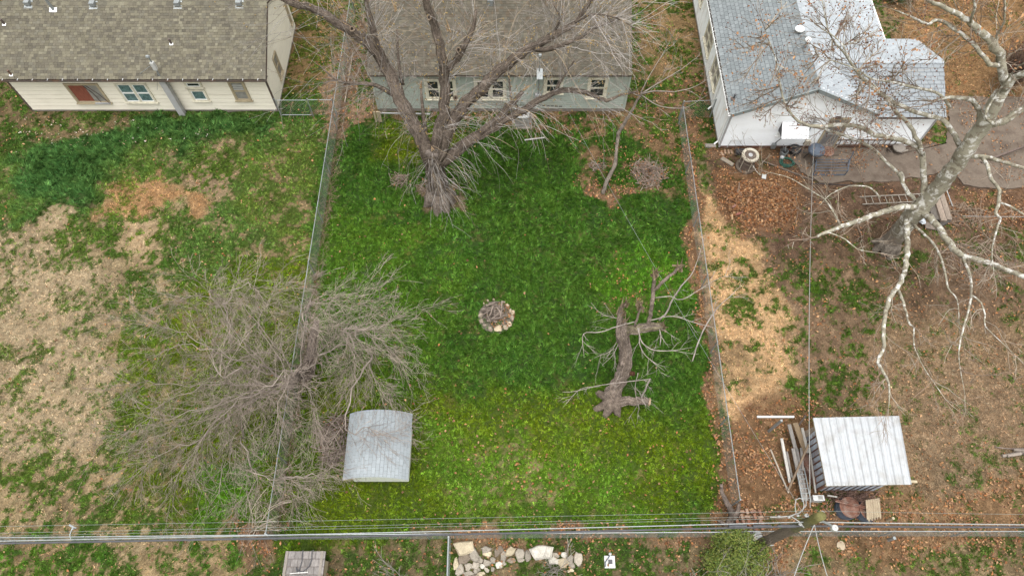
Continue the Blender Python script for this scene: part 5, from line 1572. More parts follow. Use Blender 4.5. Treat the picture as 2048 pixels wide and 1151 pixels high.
# ---------------------------------------------------------------- thin dead trunk with a leaf ring
def thin_snag():
    global RS
    RS = .8
    t = thing('thin_tree', at(1207, 384), 'thin crooked bare trunk rising from a ring of brown leaves', 'tree')
    p = limb_path([(1206, 388, -.05, .13), (1209, 376, .2, .11), (1222, 345, .8, .12), (1231, 322, 1.2, .12), (1233, 300, 1.6, .10), (1238, 268, 2.2, .105), (1245, 252, 2.5, .10), (1262, 224, 3.1, .08), (1276, 198, 3.7, .06), (1285, 185, 4.0, .05)], .18)
    limb_mesh('trunk', p, t, 'bark', barkcol((.28, .235, .19)), 9, .09)
    M_ = limb_path([(1207, 384, .02, .09), (1212, 372, .35, .07)], .1)
    limb_mesh('stub', M_, t, 'bark', barkcol((.26, .22, .18)), 7, .12)
    L = [[(1283, 188, 4.0, .045), (1310, 182, 4.3, .035), (1350, 183, 4.6, .025), (1400, 168, 5.0, .015), (1460, 120, 5.6, .008)],
         [(1285, 186, 4.0, .04), (1318, 165, 4.4, .03), (1360, 140, 4.9, .02), (1400, 110, 5.4, .01)],
         [(1282, 190, 3.9, .035), (1320, 212, 3.9, .025), (1370, 215, 4.1, .018), (1415, 190, 4.5, .01)],
         [(1280, 188, 4.0, .035), (1300, 150, 4.7, .025), (1330, 100, 5.5, .015), (1350, 60, 6.2, .008)],
         [(1278, 192, 3.9, .03), (1255, 180, 4.2, .02), (1240, 160, 4.6, .01)]]
    out = []
    for l in L:
        q = limb_path(l, .2, .03)
        limb_mesh('limb', q, t, 'twig', barkcol((.34, .29, .25)), 6, .08)
        shoot_from(out, q, 6, (.5, 1.4), .007, 2, .1, .14, 3, (0, 0, .1), (.1, 1), .8)
    twigs_mesh('twigs', out, t, [(.36, .31, .27), (.30, .25, .21), (.42, .37, .32)])


thin_snag()
RS = 1.0


# ---------------------------------------------------------------- shrubs
def leafy(name, px, py, size, n, cols, label, cat, stems=8, leafsz=.09):
    b = at(px, py)
    t = thing(name, b, label, cat)
    out = []
    for _ in range(stems):
        d = unit(np.array((rnd.uniform(-.6, .6), rnd.uniform(-.6, .6), 1)))
        twig(out, b + rng.normal(0, .08, 3) * np.array((1, 1, 0)), d, size[2] * rnd.uniform(.7, 1.0), .025, 2, .05, .12, 3)
    twigs_mesh('stems', out, t, [(.18, .14, .11)])
    # foliage in clumps through the volume
    cl = []
    while len(cl) < 70:
        q = rng.uniform(-1, 1, 3)
        r_ = np.linalg.norm(q)
        if r_ < 1 and r_ > .45: cl.append(b + np.array((q[0] * size[0] / 2, q[1] * size[1] / 2, size[2] * (.5 + .48 * q[2]))))
    cl = np.array(cl)
    P = cl[rng.integers(len(cl), size=n)] + rng.normal(0, 1, (n, 3)) * np.array((.16, .16, .14)) * size[0] / 2
    P[:, 2] = np.maximum(P[:, 2], .05)
    az = rng.uniform(0, 6.283, n); tl = rng.uniform(-.8, .9, n)
    a = np.stack([np.cos(az) * np.cos(tl), np.sin(az) * np.cos(tl), np.sin(tl)], -1) * leafsz * rng.uniform(.6, 1.4, (n, 1))
    bb = np.stack([-np.sin(az), np.cos(az), rng.normal(0, .4, n)], -1) * leafsz * .4
    v = np.stack([P - a * .5, P + bb * .5, P + a * .5, P - bb * .5], 1).reshape(-1, 3)
    f = np.arange(n)[:, None] * 4 + np.array((0, 1, 2, 3))
    cc = np.array(cols)[rng.integers(len(cols), size=n)] * rng.uniform(.7, 1.3, (n, 1))
    stuff(mesh_np('foliage', v, [f], MAT['foil'], t, np.repeat(cc, 4, 0)))


leafy('green_bush', 1460, 1124, (2.0, 1.8, 1.9), 14000, [(.075, .105, .012), (.10, .13, .018), (.05, .08, .012), (.14, .15, .03)], 'round yellow-green leafy bush below the back fence', 'bush')
leafy('evergreen_shrub', 1792, -2, (1.7, 1.5, 1.4), 6000, [(.035, .06, .018), (.025, .045, .015), (.055, .08, .02)], 'dark evergreen shrub beyond the white house', 'shrub')


def brush(name, px, py, w, h, n, cols, label, cat, group=None, droop=.05, lvl=2, r=.016, spread=.5, lean=(0, 0)):
    b = at(px, py)
    t = thing(name, b, label, cat, group)
    out = []
    for _ in range(n):
        d = unit(np.array((rnd.uniform(-1, 1) * w / h + lean[0], rnd.uniform(-1, 1) * w / h + lean[1], 1)))
        twig(out, b + np.array((rnd.uniform(-.12, .12), rnd.uniform(-.12, .12), 0)), d, h * rnd.uniform(.6, 1.1), r, lvl, droop, .1, 4, spread=spread)
    twigs_mesh('stems', out, t, cols)


SAP = [(.42, .38, .33), (.36, .32, .28)]
brush('dry_shrub', 2008, 175, .9, 2.3, 150, [(.20, .135, .10), (.26, .17, .12), (.17, .115, .09)], 'dense brown leafless shrub at the upper right corner behind the sycamore', 'shrub', lvl=2)
brush('bare_sapling', 1108, 1142, .5, 2.2, 7, SAP, 'pale bare sapling growing among the limestone rocks', 'sapling', 'bare saplings below the back fence', r=.02)
brush('bare_sapling', 800, 1160, .7, 1.9, 6, SAP, 'pale bare sapling on the grass right of the weathered hut', 'sapling', 'bare saplings below the back fence', r=.018)
brush('bare_sapling', 1385, 1165, .6, 2.0, 6, SAP, 'pale bare sapling left of the round green bush', 'sapling', 'bare saplings below the back fence', r=.018)
brush('bare_sapling', 1528, 1162, .5, 2.2, 8, SAP, 'pale bare sapling right of the green bush near the pole foot', 'sapling', 'bare saplings below the back fence', r=.02)
brush('bare_sapling', 1475, 1178, .4, 2.4, 5, SAP, 'pale bare sapling rising in front of the round green bush', 'sapling', 'bare saplings below the back fence', r=.018)
brush('bare_sapling', 505, 1064, .5, 2.3, 4, [(.5, .42, .33)], 'tan bare sapling at the left end of the leaf drift by the fence corner', 'sapling', None, r=.022, lean=(.5, .2))


# ================================================================== FENCES
def chain(m, p, q, h, sp=.12, r=.0014, z0=.03):
    p, q = np.array(p, float), np.array(q, float)
    L = np.linalg.norm(q - p); t = (q - p) / L
    nrm = np.array((-t[1], t[0], 0))
    k = int(L / sp)
    for sg in (1, -1):
        for i in range(-int(h / sp), k):
            a0 = i * sp; a1 = a0 + h
            z_a, z_b = (z0, z0 + h) if sg > 0 else (z0 + h, z0)
            if a0 < 0: f = -a0 / h; z_a = z_a + (z_b - z_a) * f; a0 = 0
            if a1 > L: f = (L - a0) / (a1 - a0); z_b = z_a + (z_b - z_a) * f; a1 = L
            if a1 - a0 < .02: continue
            m.beam(p + t * a0 + Z_ * z_a, p + t * a1 + Z_ * z_b, r * 2, r * 2)


def fence(name, p, q, h, label, gap=2.9, rail=True, rr=.018, topw=False, cat='fence', group=None, start=True, mesh=True, kind=None):
    p, q = np.array(p, float), np.array(q, float)
    t = thing(name, p, label, cat, group)
    L = np.linalg.norm(q - p); n = max(1, int(round(L / gap)))
    for i in range(0 if start else 1, n + 1):
        b = p + (q - p) * i / n
        M().tube([b - Z_ * .1, b + Z_ * (h + .05)], .032 if i in (0, n) else .024, 8).build('post', MAT['galv'], t)
    if rail:
        M().tube([p + Z_ * h, q + Z_ * h], rr, 7).build('top_rail', MAT['galv'], t)
    if mesh:
        m = M(); chain(m, p, q, h - .04)
        stuff(m.build('chain_link', MAT['mesh'], t))
    return t


XL, YB = -8.72, 3.78
fence('chain_link_fence', (XL, YB + .05, 0), (XL, 31.5, 0), 1.2, 'galvanised chain link fence along the left side of the middle yard')
fence('chain_link_fence', (8.27, 5.0, 0), (8.36, 23.6, 0), 1.15, 'thin railed chain link fence along the right side of the middle yard', rr=.017)
fence('chain_link_fence', (-21.5, YB - .12, 0), (XL, YB, 0), 1.2, 'back chain link fence along the left neighbour yard under the cables')
fence('chain_link_fence', (XL + .05, YB, 0), (8.2, YB + .1, 0), 1.2, 'back chain link fence along the middle yard under the cables')
fence('chain_link_fence', (8.25, YB + .12, 0), (21.5, YB + .12, 0), 1.2, 'back chain link fence right of the utility pole under the cables')
q0 = at(902, 1080)
fence('chain_link_fence', (q0[0], YB - .06, 0), (q0[0] + .02, 1.2, 0), 1.1, 'short fence running down from the back fence left of the rocks', rr=.03)
fence('chain_link_fence', (8.40, 23.9, 0), (9.98, 24.0, 0), 1.25, 'short wire fence between the right yard corner and the white house', gap=1.5, rr=.012)
# gate by the cream house
g0 = at(563, 224); g1 = at(648, 226)
gt = thing('fence_gate', (g0[0], 24.1, 0), 'low chain link gate beside the corner of the cream house', 'gate')
gw = (XL - g0[0]) * .5
m = M(); a = np.array((g0[0] + .1, 24.1, .08)); bq = a + X_ * gw
m.tube([a, a + Z_ * 1.05, bq + Z_ * 1.05, bq, a], .02, 7); m.build('gate_frame', MAT['galv'], gt)
m = M(); chain(m, a, bq, 1.0, z0=.0); stuff(m.build('chain_link', MAT['mesh'], gt))
for X in (a[0] - .06, bq[0] + .06, XL - .12):
    M().tube([(X, 24.1, -.1), (X, 24.1, 1.25)], .028, 8).build('post', MAT['galv'], gt)
m = M(); chain(m, (bq[0] + .08, 24.1, 0), (XL - .15, 24.1, 0), 1.05); stuff(m.build('chain_link', MAT['mesh'], gt))
M().tube([(bq[0] + .06, 24.1, 1.15), (XL - .12, 24.1, 1.15)], .02, 7).build('top_rail', MAT['galv'], gt)

# dead weeds along the foot of the left fence
out = []
for _ in range(1500):
    y = rnd.uniform(4.2, 29.5)
    if rnd.random() > .35 + .65 * rank(fbm(np.array([y]), np.array([0.]), .5, 3, 3))[0]: continue
    p = np.array((XL + .1 + rng.normal(0, .07), y, .02))
    twig(out, p, unit(np.array((rng.normal(0, .5), rng.normal(0, .8), 1))), rnd.uniform(.2, .55), .008, 1, 1.2, .3, 2)
m = M()
for pts, r in out:
    m.tube(pts, r, 3, np.array((.18, .125, .085)) * rnd.uniform(.7, 1.25), cap=False)
o = m.build('dead_weeds', MAT['twig'], None, loc=(XL, 15, 0), col=True); stuff(o)


# ================================================================== POLE, CABLES AND WIRES
def wire(name, p, q, sag, r, label, cat, mat='wire', group=None, n=18, colr=None):
    p, q = np.array(p, float), np.array(q, float)
    s = np.linspace(0, 1, n)[:, None]
    pts = p + (q - p) * s; pts[:, 2] -= (4 * sag * s * (1 - s))[:, 0]
    o = M().tube(pts, r, 6).build(name, MAT[mat], None, loc=p)
    return props(o, label, cat, group)


PB = at(1516, 1088); PT = np.array((PB[0] + .02, PB[1] + .03, 5.95))
pole = thing('utility_pole', PB, 'weathered wooden utility pole with a mossy top beside the back fence', 'utility pole')
zz = np.linspace(-.2, 5.95, 22)
pc = np.array([(.125, .102, .08)] * 14 + [(.115, .108, .06)] * 5 + [(.135, .125, .05)] * 3)
M().tube(np.c_[np.full(22, PB[0]), np.full(22, PB[1]), zz], np.linspace(.185, .135, 22), 14, pc, jit=.025).build('shaft', MAT['moss'], pole, smooth=True, col=True)
# hardware: bracket arm with lamp, insulators, cable clamps, tags
m = M(); m.tube([PT + np.array((.1, -.05, -.55)), PT + np.array((.32, -.22, -.35)), PT + np.array((.38, -.30, -.3))], .035, 8); m.build('lamp_bracket', MAT['galv'], pole)
m = M(); m.lathe(PT + np.array((.40, -.33, -.36)), [(.01, .16), (.09, .14), (.10, .05), (.09, -.04), (.05, -.08)], 14); m.build('lamp_head', MAT['porc'], pole)
for dx, dy, z in ((-.18, .12, 5.25), (.16, .14, 5.6), (-.2, -.05, 4.7), (.2, .02, 4.7)):
    m = M(); m.lathe((PB[0] + dx, PB[1] + dy, z), [(.03, 0), (.055, .03), (.035, .06), (.055, .09), (.02, .13)], 10); m.build('insulator', MAT['porc'], pole)
    M().beam((PB[0], PB[1], z + .05), (PB[0] + dx, PB[1] + dy, z + .05), .03, .03).build('bracket', MAT['galv'], pole)
M().bbox((PB[0] - .05, PB[1] - .215, 1.2), (0, .14), (0, .02), (0, .18)).build('pole_tag', MAT['plastic'], pole)
M().bbox((PB[0] - .30, PB[1] + .08, .0), (0, .2), (0, .2), (0, .42)).build('ground_box', MAT['beige'], pole)
M().lathe((PB[0] - .08, PB[1] + .27, 0), [(.17, 0), (.17, .36), (.13, .42), (.01, .43)], 14).build('cable_pedestal', MAT['porc'], pole)

cz = 4.75
ya = PB[1]
LE = lambda py, z: at(-260, py, z)
RE = lambda py, z: at(2300, py, z)
wire('telephone_cable', (PB[0] - .1, ya - .1, cz), LE(1090, cz), .22, .03, 'lowest thick black cable running from the pole to the left edge', 'cable', 'cable', 'overhead cables along the back fence')
wire('telephone_cable', (PB[0] - .1, ya + .0, cz + .12), LE(1086, cz + .1), .18, .016, 'pale strand cable running left from the pole above the thick black one', 'cable', 'galv', 'overhead cables along the back fence')
wire('telephone_cable', (PB[0] + .1, ya - .1, cz), RE(1053, cz), .1, .03, 'thick black cable running from the pole to the right edge', 'cable', 'cable', 'overhead cables along the back fence')
wire('telephone_cable', (PB[0] + .1, ya + .0, cz + .12), RE(1050, cz + .1), .08, .018, 'pale strand cable running right from the pole', 'cable', 'wire', 'overhead cables along the back fence')
# splice sleeves
m = M(); 
for kx in range(3):
    a = np.array((PB[0] - .35 - kx * .75, ya - .1 + .0, cz - .02)); m.tube([a, a - X_ * .55], .05, 8)
props(m.build('splice_case', MAT['cable'], None, loc=(PB[0] - 1, ya, cz)), 'row of black splice sleeves on the cable left of the pole', 'cable splice')
for py, z, zz_, lb in ((1052, 5.3, 5.3, 'thin bare power wire running left, farthest from the fence'), (1066, 5.1, 5.1, 'thin bare power wire running left, middle one of three'), (1072, 5.0, 5.0, 'thin bare power wire running left, closest to the cables')):
    wire('power_wire', (PB[0] - .05, ya + .25 - (5.3 - z) * .5, zz_), at(-260, py + 4, z), .1, .0045, lb, 'wire', 'mesh', 'thin power wires along the back fence')
wire('power_wire', (PB[0] + .15, ya + .25, 5.3), at(2300, 1030, 5.3), .1, .004, 'thin bare power wire running right from the pole to the edge', 'wire', 'mesh', 'thin power wires along the back fence')
# small hanging tag on the left wires
q = at(145, 1054, 5.0); m = M(); m.beam(q + np.array((-.12, .08, 0)), q + np.array((.08, -.02, 0)), .05, .03); m.beam(q + np.array((.12, .0, 0)), q + np.array((.0, -.05, 0)), .03, .03); m.tube([q, q + np.array((-.04, -.2, -.03)), q + np.array((.03, -.35, -.05))], .015, 5)
props(m.build('wire_clamp', MAT['galv'], None, loc=q), 'small metal clamp hanging on the thin wires at the left', 'clamp')

# service drops
K = PT + np.array((-.55, .1, -.65))
yw_ = 22.06
qx, qz = onY(1618, 264, yw_ - .15)
s0 = np.array((PB[0] - .02, PB[1] + .35, 5.3))
wire('service_drop', s0, (qx, yw_ - .15, 2.1), .35, .013, 'pale twisted service wire running from the pole to the white house', 'wire', 'wire')
gx_, gz_ = onY(1077, 178, 24.3)
wire('service_drop', (PB[0] - .15, PB[1] + .15, 5.1), (gx_, 24.28, 3.7), .5, .0045, 'thin dark service wire running from the pole to the grey-green house', 'wire', 'galv')
for px, py, lb in ((1576, 1190, 'pale service wire running down to the bottom edge, left one of the pair'), (1668, 1190, 'pale service wire running down to the bottom edge, right one of the pair')):
    wire('service_drop', (PB[0] + .05, PB[1] - .12, 5.2), at(px, py, 4.6), .12, .014, lb, 'wire', 'wire', 'pair of service wires running toward the bottom edge')
# loops of wire at the pole top
pt = [at(1612, 985, 5.2), at(1612, 1010, 5.2), at(1600, 1024, 5.25), at(1580, 1031, 5.3), at(1560, 1033, 5.3), at(1540, 1033, 5.25)]
m = M(); m.tube(np.array(pt), .018, 6)
lp = [at(1592, 1028, 5.2), at(1590, 1010, 5.25), at(1592, 998, 5.3), at(1600, 995, 5.3), at(1607, 1000, 5.3), at(1608, 1012, 5.25), at(1604, 1022, 5.2)]
m.tube(np.array(lp), .015, 6)
m.tube([at(1582, 1031, 5.3), at(1598, 1042, 5.25), at(1608, 1054, 5.2)], .016, 6)
for px, py in ((1558, 1032), (1578, 1033), (1596, 1030)):
    m.blob(at(px, py, 5.32), (.1, .08, .08), 1, .05)
props(m.build('wire_loops', MAT['wire'], None, loc=s0), 'tangle of pale looped wire at the top of the pole', 'wire')


# ================================================================== SHED IN THE MIDDLE YARD
def barrel_shed():
    x0, x1, y0, y1 = -6.02, -3.95, 5.9, 7.9
    t = thing('garden_shed', (x0, y0, 0), 'small pale green garden shed with a curved grey shingle roof', 'shed')
    sm_ = vmat('pale_green_paint', .6, color=(.70, .72, .64), n1=2, a1=.05, a2=.05, tint=(.5, .5, .42), tamt=.3)
    ze, rise = 1.55, .52
    M().bbox((x0 + .02, y0 + .02, 0), (0, x1 - x0 - .04), (0, y1 - y0 - .04), (0, ze + .02)).build('wall', sm_, t)
    ax0, ax1 = -6.12, -3.76; xc = (ax0 + ax1) / 2; hw = (ax1 - ax0) / 2
    Rr = (hw * hw + rise * rise) / (2 * rise); zc = ze + rise - Rr
    th = math.asin(hw / Rr)
    # arched front and back panels
    for Y in (y0, y1):
        an = np.linspace(-th * .9, th * .9, 13)
        top = np.c_[xc + Rr * np.sin(an), np.full(13, Y), zc + (Rr - .03) * np.cos(an)]
        bot = top.copy(); bot[:, 2] = ze - .1
        v = np.concatenate([top, bot, top + (0, .02, 0), bot + (0, .02, 0)])
        i = np.arange(12)
        mesh_np('gable_panel', v, [np.stack([i, i + 1, i + 14, i + 13], -1), np.stack([i + 27, i + 26, i + 39, i + 40], -1)], sm_, t)
    # vertical wall panels
    for i in range(7):
        w = (x1 - x0) / 7
        M().bbox((x0 + i * w + .006, y0 - .012, .04), (0, w - .012), (0, .03), (0, ze + .05)).build('wall_panel', sm_, t)
    for Y in (y0 + .02, ):
        pass
    for i in range(6):
        w = (y1 - y0) / 6
        M().bbox((x1 - .02, y0 + i * w + .006, .04), (0, .03), (0, w - .012), (0, ze - .05)).build('wall_panel', sm_, t)
        M().bbox((x0 - .01, y0 + i * w + .006, .04), (0, .03), (0, w - .012), (0, ze - .05)).build('wall_panel', sm_, t)
    # curved deck
    ry0, ry1 = 5.62, 8.06
    an = np.linspace(-th, th, 25)
    o_, i_ = [], []
    for Y in (ry0, ry1):
        o_.append(np.c_[xc + Rr * np.sin(an), np.full(25, Y), zc + Rr * np.cos(an)]); i_.append(np.c_[xc + (Rr - .035) * np.sin(an), np.full(25, Y), zc + (Rr - .035) * np.cos(an)])
    v = np.concatenate([o_[0], o_[1], i_[0], i_[1]]); k = np.arange(24)
    q = [np.stack([k, k + 1, k + 26, k + 25], -1), np.stack([k + 51, k + 50, k + 75, k + 76], -1), np.stack([k + 1, k, k + 50, k + 51], -1), np.stack([k + 25, k + 26, k + 76, k + 75], -1)]
    rf = mesh_np('roof', v, q, MAT['shedunder'], t)
    # shingle strips bent over the curve (courses run along y)
    V, C = [], []
    ns = 19; da = 2 * th / ns
    for i in range(ns):
        left = i < ns * .42
        a0 = -th + i * da; a1 = a0 + da
        y = ry0 - .02 - (i % 2) * .12
        while y < ry1 + .02:
            ys, ye = max(y, ry0 - .02), min(y + .232, ry1 + .02)
            y += .24
            if ye - ys < .03: continue
            lift = lambda a, h: (xc + (Rr + h) * math.sin(a), zc + (Rr + h) * math.cos(a))
            hb, ht = (.013, .003)
            g_ = .006 / Rr
            lo, hi = (a0 + g_, a1 - g_) if a0 + a1 < 0 else (a1 - g_, a0 + g_)
            if rnd.random() < .04: hb = .03
            xa, za = lift(lo, hb); xb, zb = lift(hi, ht); xc_, zc_ = lift(lo, .0)
            V += [(xa, ys, za), (xa, ye, za), (xb, ye, zb), (xb, ys, zb), (xc_, ys, zc_), (xc_, ye, zc_)]
            c = np.array((.24, .262, .272)) * rnd.uniform(.94, 1.05) * (.93 if abs(a0 + .12) < .05 else 1)
            C += [c] * 6
    i = np.arange(len(V) // 6)[:, None] * 6
    stuff(mesh_np('shingles', np.array(V), [i + np.array((0, 1, 2, 3)), i + np.array((0, 4, 5, 1))], MAT['shingle'], rf, np.array(C)))


barrel_shed()


# ================================================================== METAL SHED
def metal_shed():
    x0, x1, y0, y1 = 11.55, 13.75, 5.55, 7.6
    t = thing('metal_shed', (x0, y0, 0), 'metal shed with a bright white ribbed roof and blue-grey striped walls', 'shed')
    M().bbox((x0 + .03, y0 + .03, 0), (0, x1 - x0 - .06), (0, y1 - y0 - .06), (0, 2.02)).build('wall', MAT['dark'], t)
    for i in range(9):
        w = (y1 - y0) / 9
        M().bbox((x0 - .01, y0 + i * w + .02, .06), (0, .03), (0, w - .05), (0, 2.0)).build('wall_panel', MAT['bluemetal'], t)
        M().bbox((x0 - .03, y0 + i * w - .02, .06), (0, .04), (0, .035), (0, 2.0)).build('wall_rib', MAT['rust'], t)
    for i in range(9):
        w = (x1 - x0) / 9
        M().bbox((x0 + i * w + .02, y0 - .01, .06), (0, w - .05), (0, .03), (0, 2.0)).build('wall_panel', MAT['bluemetal'], t)
        M().bbox((x0 + i * w - .02, y0 - .03, .06), (0, .035), (0, .04), (0, 2.0)).build('wall_rib', MAT['fascia'], t)
    M().bbox((x0 - .06, y0 - .06, 0), (0, .09), (0, .09), (0, 2.05)).build('corner_post', MAT['rust'], t)
    M().beam((x1 - .1, y0 - .05, 1.95), (x1 + .6, y0 - .1, 2.02), .08, .06).build('rafter', MAT['moss'] if False else MAT['trimtan'], t)
    # roof sheets: corners from the photograph, lower at the front
    A, B, Cc, D = at(1652, 971, 2.08), at(1822, 968, 2.08), at(1797, 831, 2.28), at(1625, 835, 2.28)
    u0, u1 = B - A, Cc - D
    ns = 4
    sheets = []
    pr = []
    per = 2
    ribs = 11
    for s in range(ns):
        V, Q = [], []
        f0, f1 = s / ns, (s + 1) / ns
        xs = []
        nn = 24
        for k in range(nn + 1):
            f = f0 + (f1 - f0) * k / nn
            ph = (f * ribs) % 1
            h = .036 if (ph < .10 or ph > .97) else (.012 if .45 < ph < .6 else 0)
            xs.append((f, h))
        for f, h in xs:
            for e in range(5):
                g = e / 4
                lo = A + u0 * f; hi = D + u1 * f
                p = lo + (hi - lo) * g
                V.append(p + Z_ * (h + (.004 if s % 2 else 0)))
        for k in range(nn):
            for e in range(4):
                a = k * 5 + e; Q.append((a, a + 5, a + 6, a + 1))
        sh = mesh_np('roof_sheet', np.array(V), [np.array(Q)], MAT['wmetal'], t)
        sheets.append(sh)
        for g in (.05, .27, .5, .72, .95):
            for k in range(3):
                f = f0 + (k + .5) / 3 * (f1 - f0)
                lo = A + u0 * f; hi = D + u1 * f; p = lo + (hi - lo) * g
                M().lathe(p, [(.018, .004), (.014, .03), (.001, .034)], 6).build('screw', MAT['pale'], sh)
    m = M(); m.beam(A + np.array((0, .03, -.05)), B + np.array((0, .03, -.05)), .05, .07); m.beam(B + (-.05, 0, -.05), Cc + (-.05, 0, -.05), .05, .07); m.beam(A + (.05, 0, -.05), D + (.05, 0, -.05), .05, .07)
    m.build('purlin', MAT['trimtan'], t)


metal_shed()


# ================================================================== SMALL THINGS
def plank(px0, py0, px1, py1, z0, z1, w, h, colr, label, name='plank', cat='plank', group=None, mat='wood'):
    p, q = at(px0, py0, z0), at(px1, py1, z1)
    m = M(); m.beam(p, q, w, h, np.array(colr) * .62)
    return props(m.build(name, MAT[mat], None, loc=p, col=True), label, cat, group)


GW_, BW_, PW_, DW_ = (.30, .275, .25), (.30, .22, .14), (.50, .47, .42), (.15, .12, .10)
LG = 'boards stacked left of the metal shed'
plank(1578, 848, 1592, 900, .55, .45, .14, .05, GW_, 'grey weathered board, upper left in the stack by the metal shed', group=LG)
plank(1590, 845, 1612, 905, .62, .5, .20, .06, BW_, 'wide brown board lying at the top of the stack beside the metal shed', group=LG)
plank(1604, 855, 1616, 905, .6, .55, .10, .04, PW_, 'pale narrow board leaning along the shed wall', group=LG)
plank(1563, 876, 1580, 965, .3, .25, .10, .05, (.60, .57, .52), 'white painted board at the outer edge of the stack', group=LG)
plank(1573, 902, 1584, 955, .22, .2, .08, .05, GW_, 'short grey board next to the white painted board', group=LG)
plank(1586, 896, 1608, 1000, .5, .42, .13, .06, (.36, .33, .30), 'long grey board running down to the aluminium ladder', group=LG)
plank(1593, 896, 1614, 1000, .52, .44, .09, .07, (.26, .24, .22), 'long dark grey board beside the aluminium ladder', group=LG)
plank(1602, 895, 1606, 940, .6, .6, .08, .05, GW_, 'short grey board under the leaning brown pole', group=LG)
plank(1600, 905, 1636, 968, .1, .1, .35, .35, (.13, .08, .06), 'dark rusty heap of scrap filling the gap by the shed wall', 'scrap_heap', 'scrap heap', mat='rust')
plank(1619, 895, 1631, 985, .75, .7, .05, .06, PW_, 'pale rail along the foot of the metal shed wall', 'timber_rail', 'timber')
plank(1576, 980, 1617, 888, .15, 1.5, .07, .06, (.27, .20, .14), 'brown pole leaning against the metal shed', 'leaning_pole', 'pole')
plank(1541, 898, 1577, 985, .05, .1, .055, .05, (.42, .36, .29), 'thin tan pole lying on leaves left of the board stack', 'thin_pole', 'pole')
plank(1561, 890, 1579, 965, .06, .08, .04, .04, (.32, .20, .11), 'narrow orange-brown strip of wood left of the white board', 'wood_strip', 'wood strip')
plank(1597, 850, 1612, 830, .5, .9, .06, .05, DW_, 'dark stick propped at the top corner of the metal shed', 'dark_stick', 'stick')
plank(1610, 868, 1630, 858, .5, .7, .22, .05, (.27, .22, .17), 'small brown board wedged behind the shed corner', 'wide_board', 'board')
# aluminium ladder lying by the shed
def ladder(p, q, w, n, label, mat='galv', rail=(.03, .06)):
    p, q = np.array(p, float), np.array(q, float)
    t = thing('ladder', p, label, 'ladder')
    d = unit(q - p); s = unit(np.cross(d, Z_))
    for sg in (-1, 1):
        M().beam(p + s * sg * w / 2, q + s * sg * w / 2, *rail).build('rail', MAT[mat], t)
    L = np.linalg.norm(q - p)
    for i in range(n):
        c = p + d * (L * (i + .7) / n)
        M().tube([c - s * w / 2, c + s * w / 2], .016, 6).build('rung', MAT[mat], t)
    return t


ladder(at(1613, 1002, .45), at(1600, 935, .55), .30, 7, 'aluminium ladder lying at the lower left corner of the metal shed')
lad = ladder(at(1722, 401, .12), at(1885, 393, .16), .42, 12, 'pale ladder lying flat on the leaves left of the sycamore trunk', 'ladderwood', (.03, .05))
yl = 22.06
a0 = onY(1670, 296, yl - .2)[0]; a1 = onY(1800, 290, yl - .2)[0]
lt = thing('ladder', (a0, yl - .2, 0), 'long dark ladder hanging sideways along the foot of the white wall', 'ladder')
for z in (.32, .68):
    M().bbox((a0, yl - .12, z), (0, a1 - a0), (0, .05), (0, .05)).build('rail', MAT['moss'] if False else MAT['fascia'], lt)
for i in range(11):
    M().bbox((a0 + .12 + i * (a1 - a0 - .2) / 10.5, yl - .11, .37), (0, .035), (0, .03), (0, .31)).build('rung', MAT['fascia'], lt)

# clothes-line post
cp = thing('clothesline_post', at(1535, 858), 'grey T-shaped clothesline post standing left of the metal shed', 'clothesline post')
b = at(1537, 862); top = np.array((b[0] + .02, b[1], 1.45))
M().beam(b - Z_ * .05, top, .08, .08, up=Y_).build('post', MAT['galv'], cp)
M().beam(at(1514, 833, 1.5), at(1588, 833, 1.5), .07, .07).build('crossbar', MAT['plastic'], cp)

# white meter-like box
q = at(1637, 995, .35); bx = thing('white_box', (q[0], q[1], 0), 'white plastic box with a grey panel below the metal shed', 'box')
M().bbox((q[0] - .21, q[1] - .10, 0), (0, .42), (0, .2), (0, .38)).build('case', MAT['plastic'], bx)
M().bbox((q[0] - .02, q[1] - .06, .38), (0, .17), (0, .13), (0, .012)).build('panel', MAT['greyglass'], bx)
plank(1655, 990, 1674, 993, .45, .45, .05, .05, PW_, 'short white bar beside the white plastic box', 'white_bar', 'bar')

# two washtub drums
def drum(px, py, r, label):
    c = at(px, py, .0)
    t = thing('steel_drum', c, label, 'drum', 'rusty drums below the metal shed')
    M().lathe(c, [(r * .98, 0), (r, .02), (r, .24), (r * 1.03, .26), (r, .28), (r * .98, .52), (r * 1.0, .54)], 24).build('side', MAT['cable'] if False else MAT['bluegrey'], t)
    M().lathe(c, [(r * 1.0, .54), (r * .93, .545), (r * .9, .50), (.01, .49)], 24).build('lid', MAT['rust'], t)


drum(1688, 1019, .38, 'left rusty upturned drum below the metal shed')
drum(1727, 1024, .37, 'right rusty upturned drum next to the corrugated sheet')
q0, q1 = at(1671, 1000, .62), at(1732, 1014, .62)
m = M(); m.beam(q0, q1, .10, .012); m.beam(q0 + Z_ * .05, q1 + Z_ * .05, .012, .10)
props(m.build('angle_iron', MAT['rust'], None, loc=q0), 'rusty angle iron strip lying across the two drums', 'iron strip')
# scrap behind the drums
out = []
for _ in range(90):
    p = at(rnd.uniform(1660, 1740), rnd.uniform(985, 1005), .1)
    twig(out, p, unit(np.array((rng.normal(0, 1), rng.normal(0, .5), .5))), rnd.uniform(.3, .9), .012, 1, .6, .2, 2)
m = M()
for pts, r in out: m.tube(pts, r, 3, np.array((.16, .10, .08)) * rnd.uniform(.6, 1.4), cap=False)
props(stuff(m.build('vine_tangle', MAT['twig'], None, loc=at(1700, 995), col=True)), 'tangle of dry brown vines along the foot of the metal shed', 'vines')
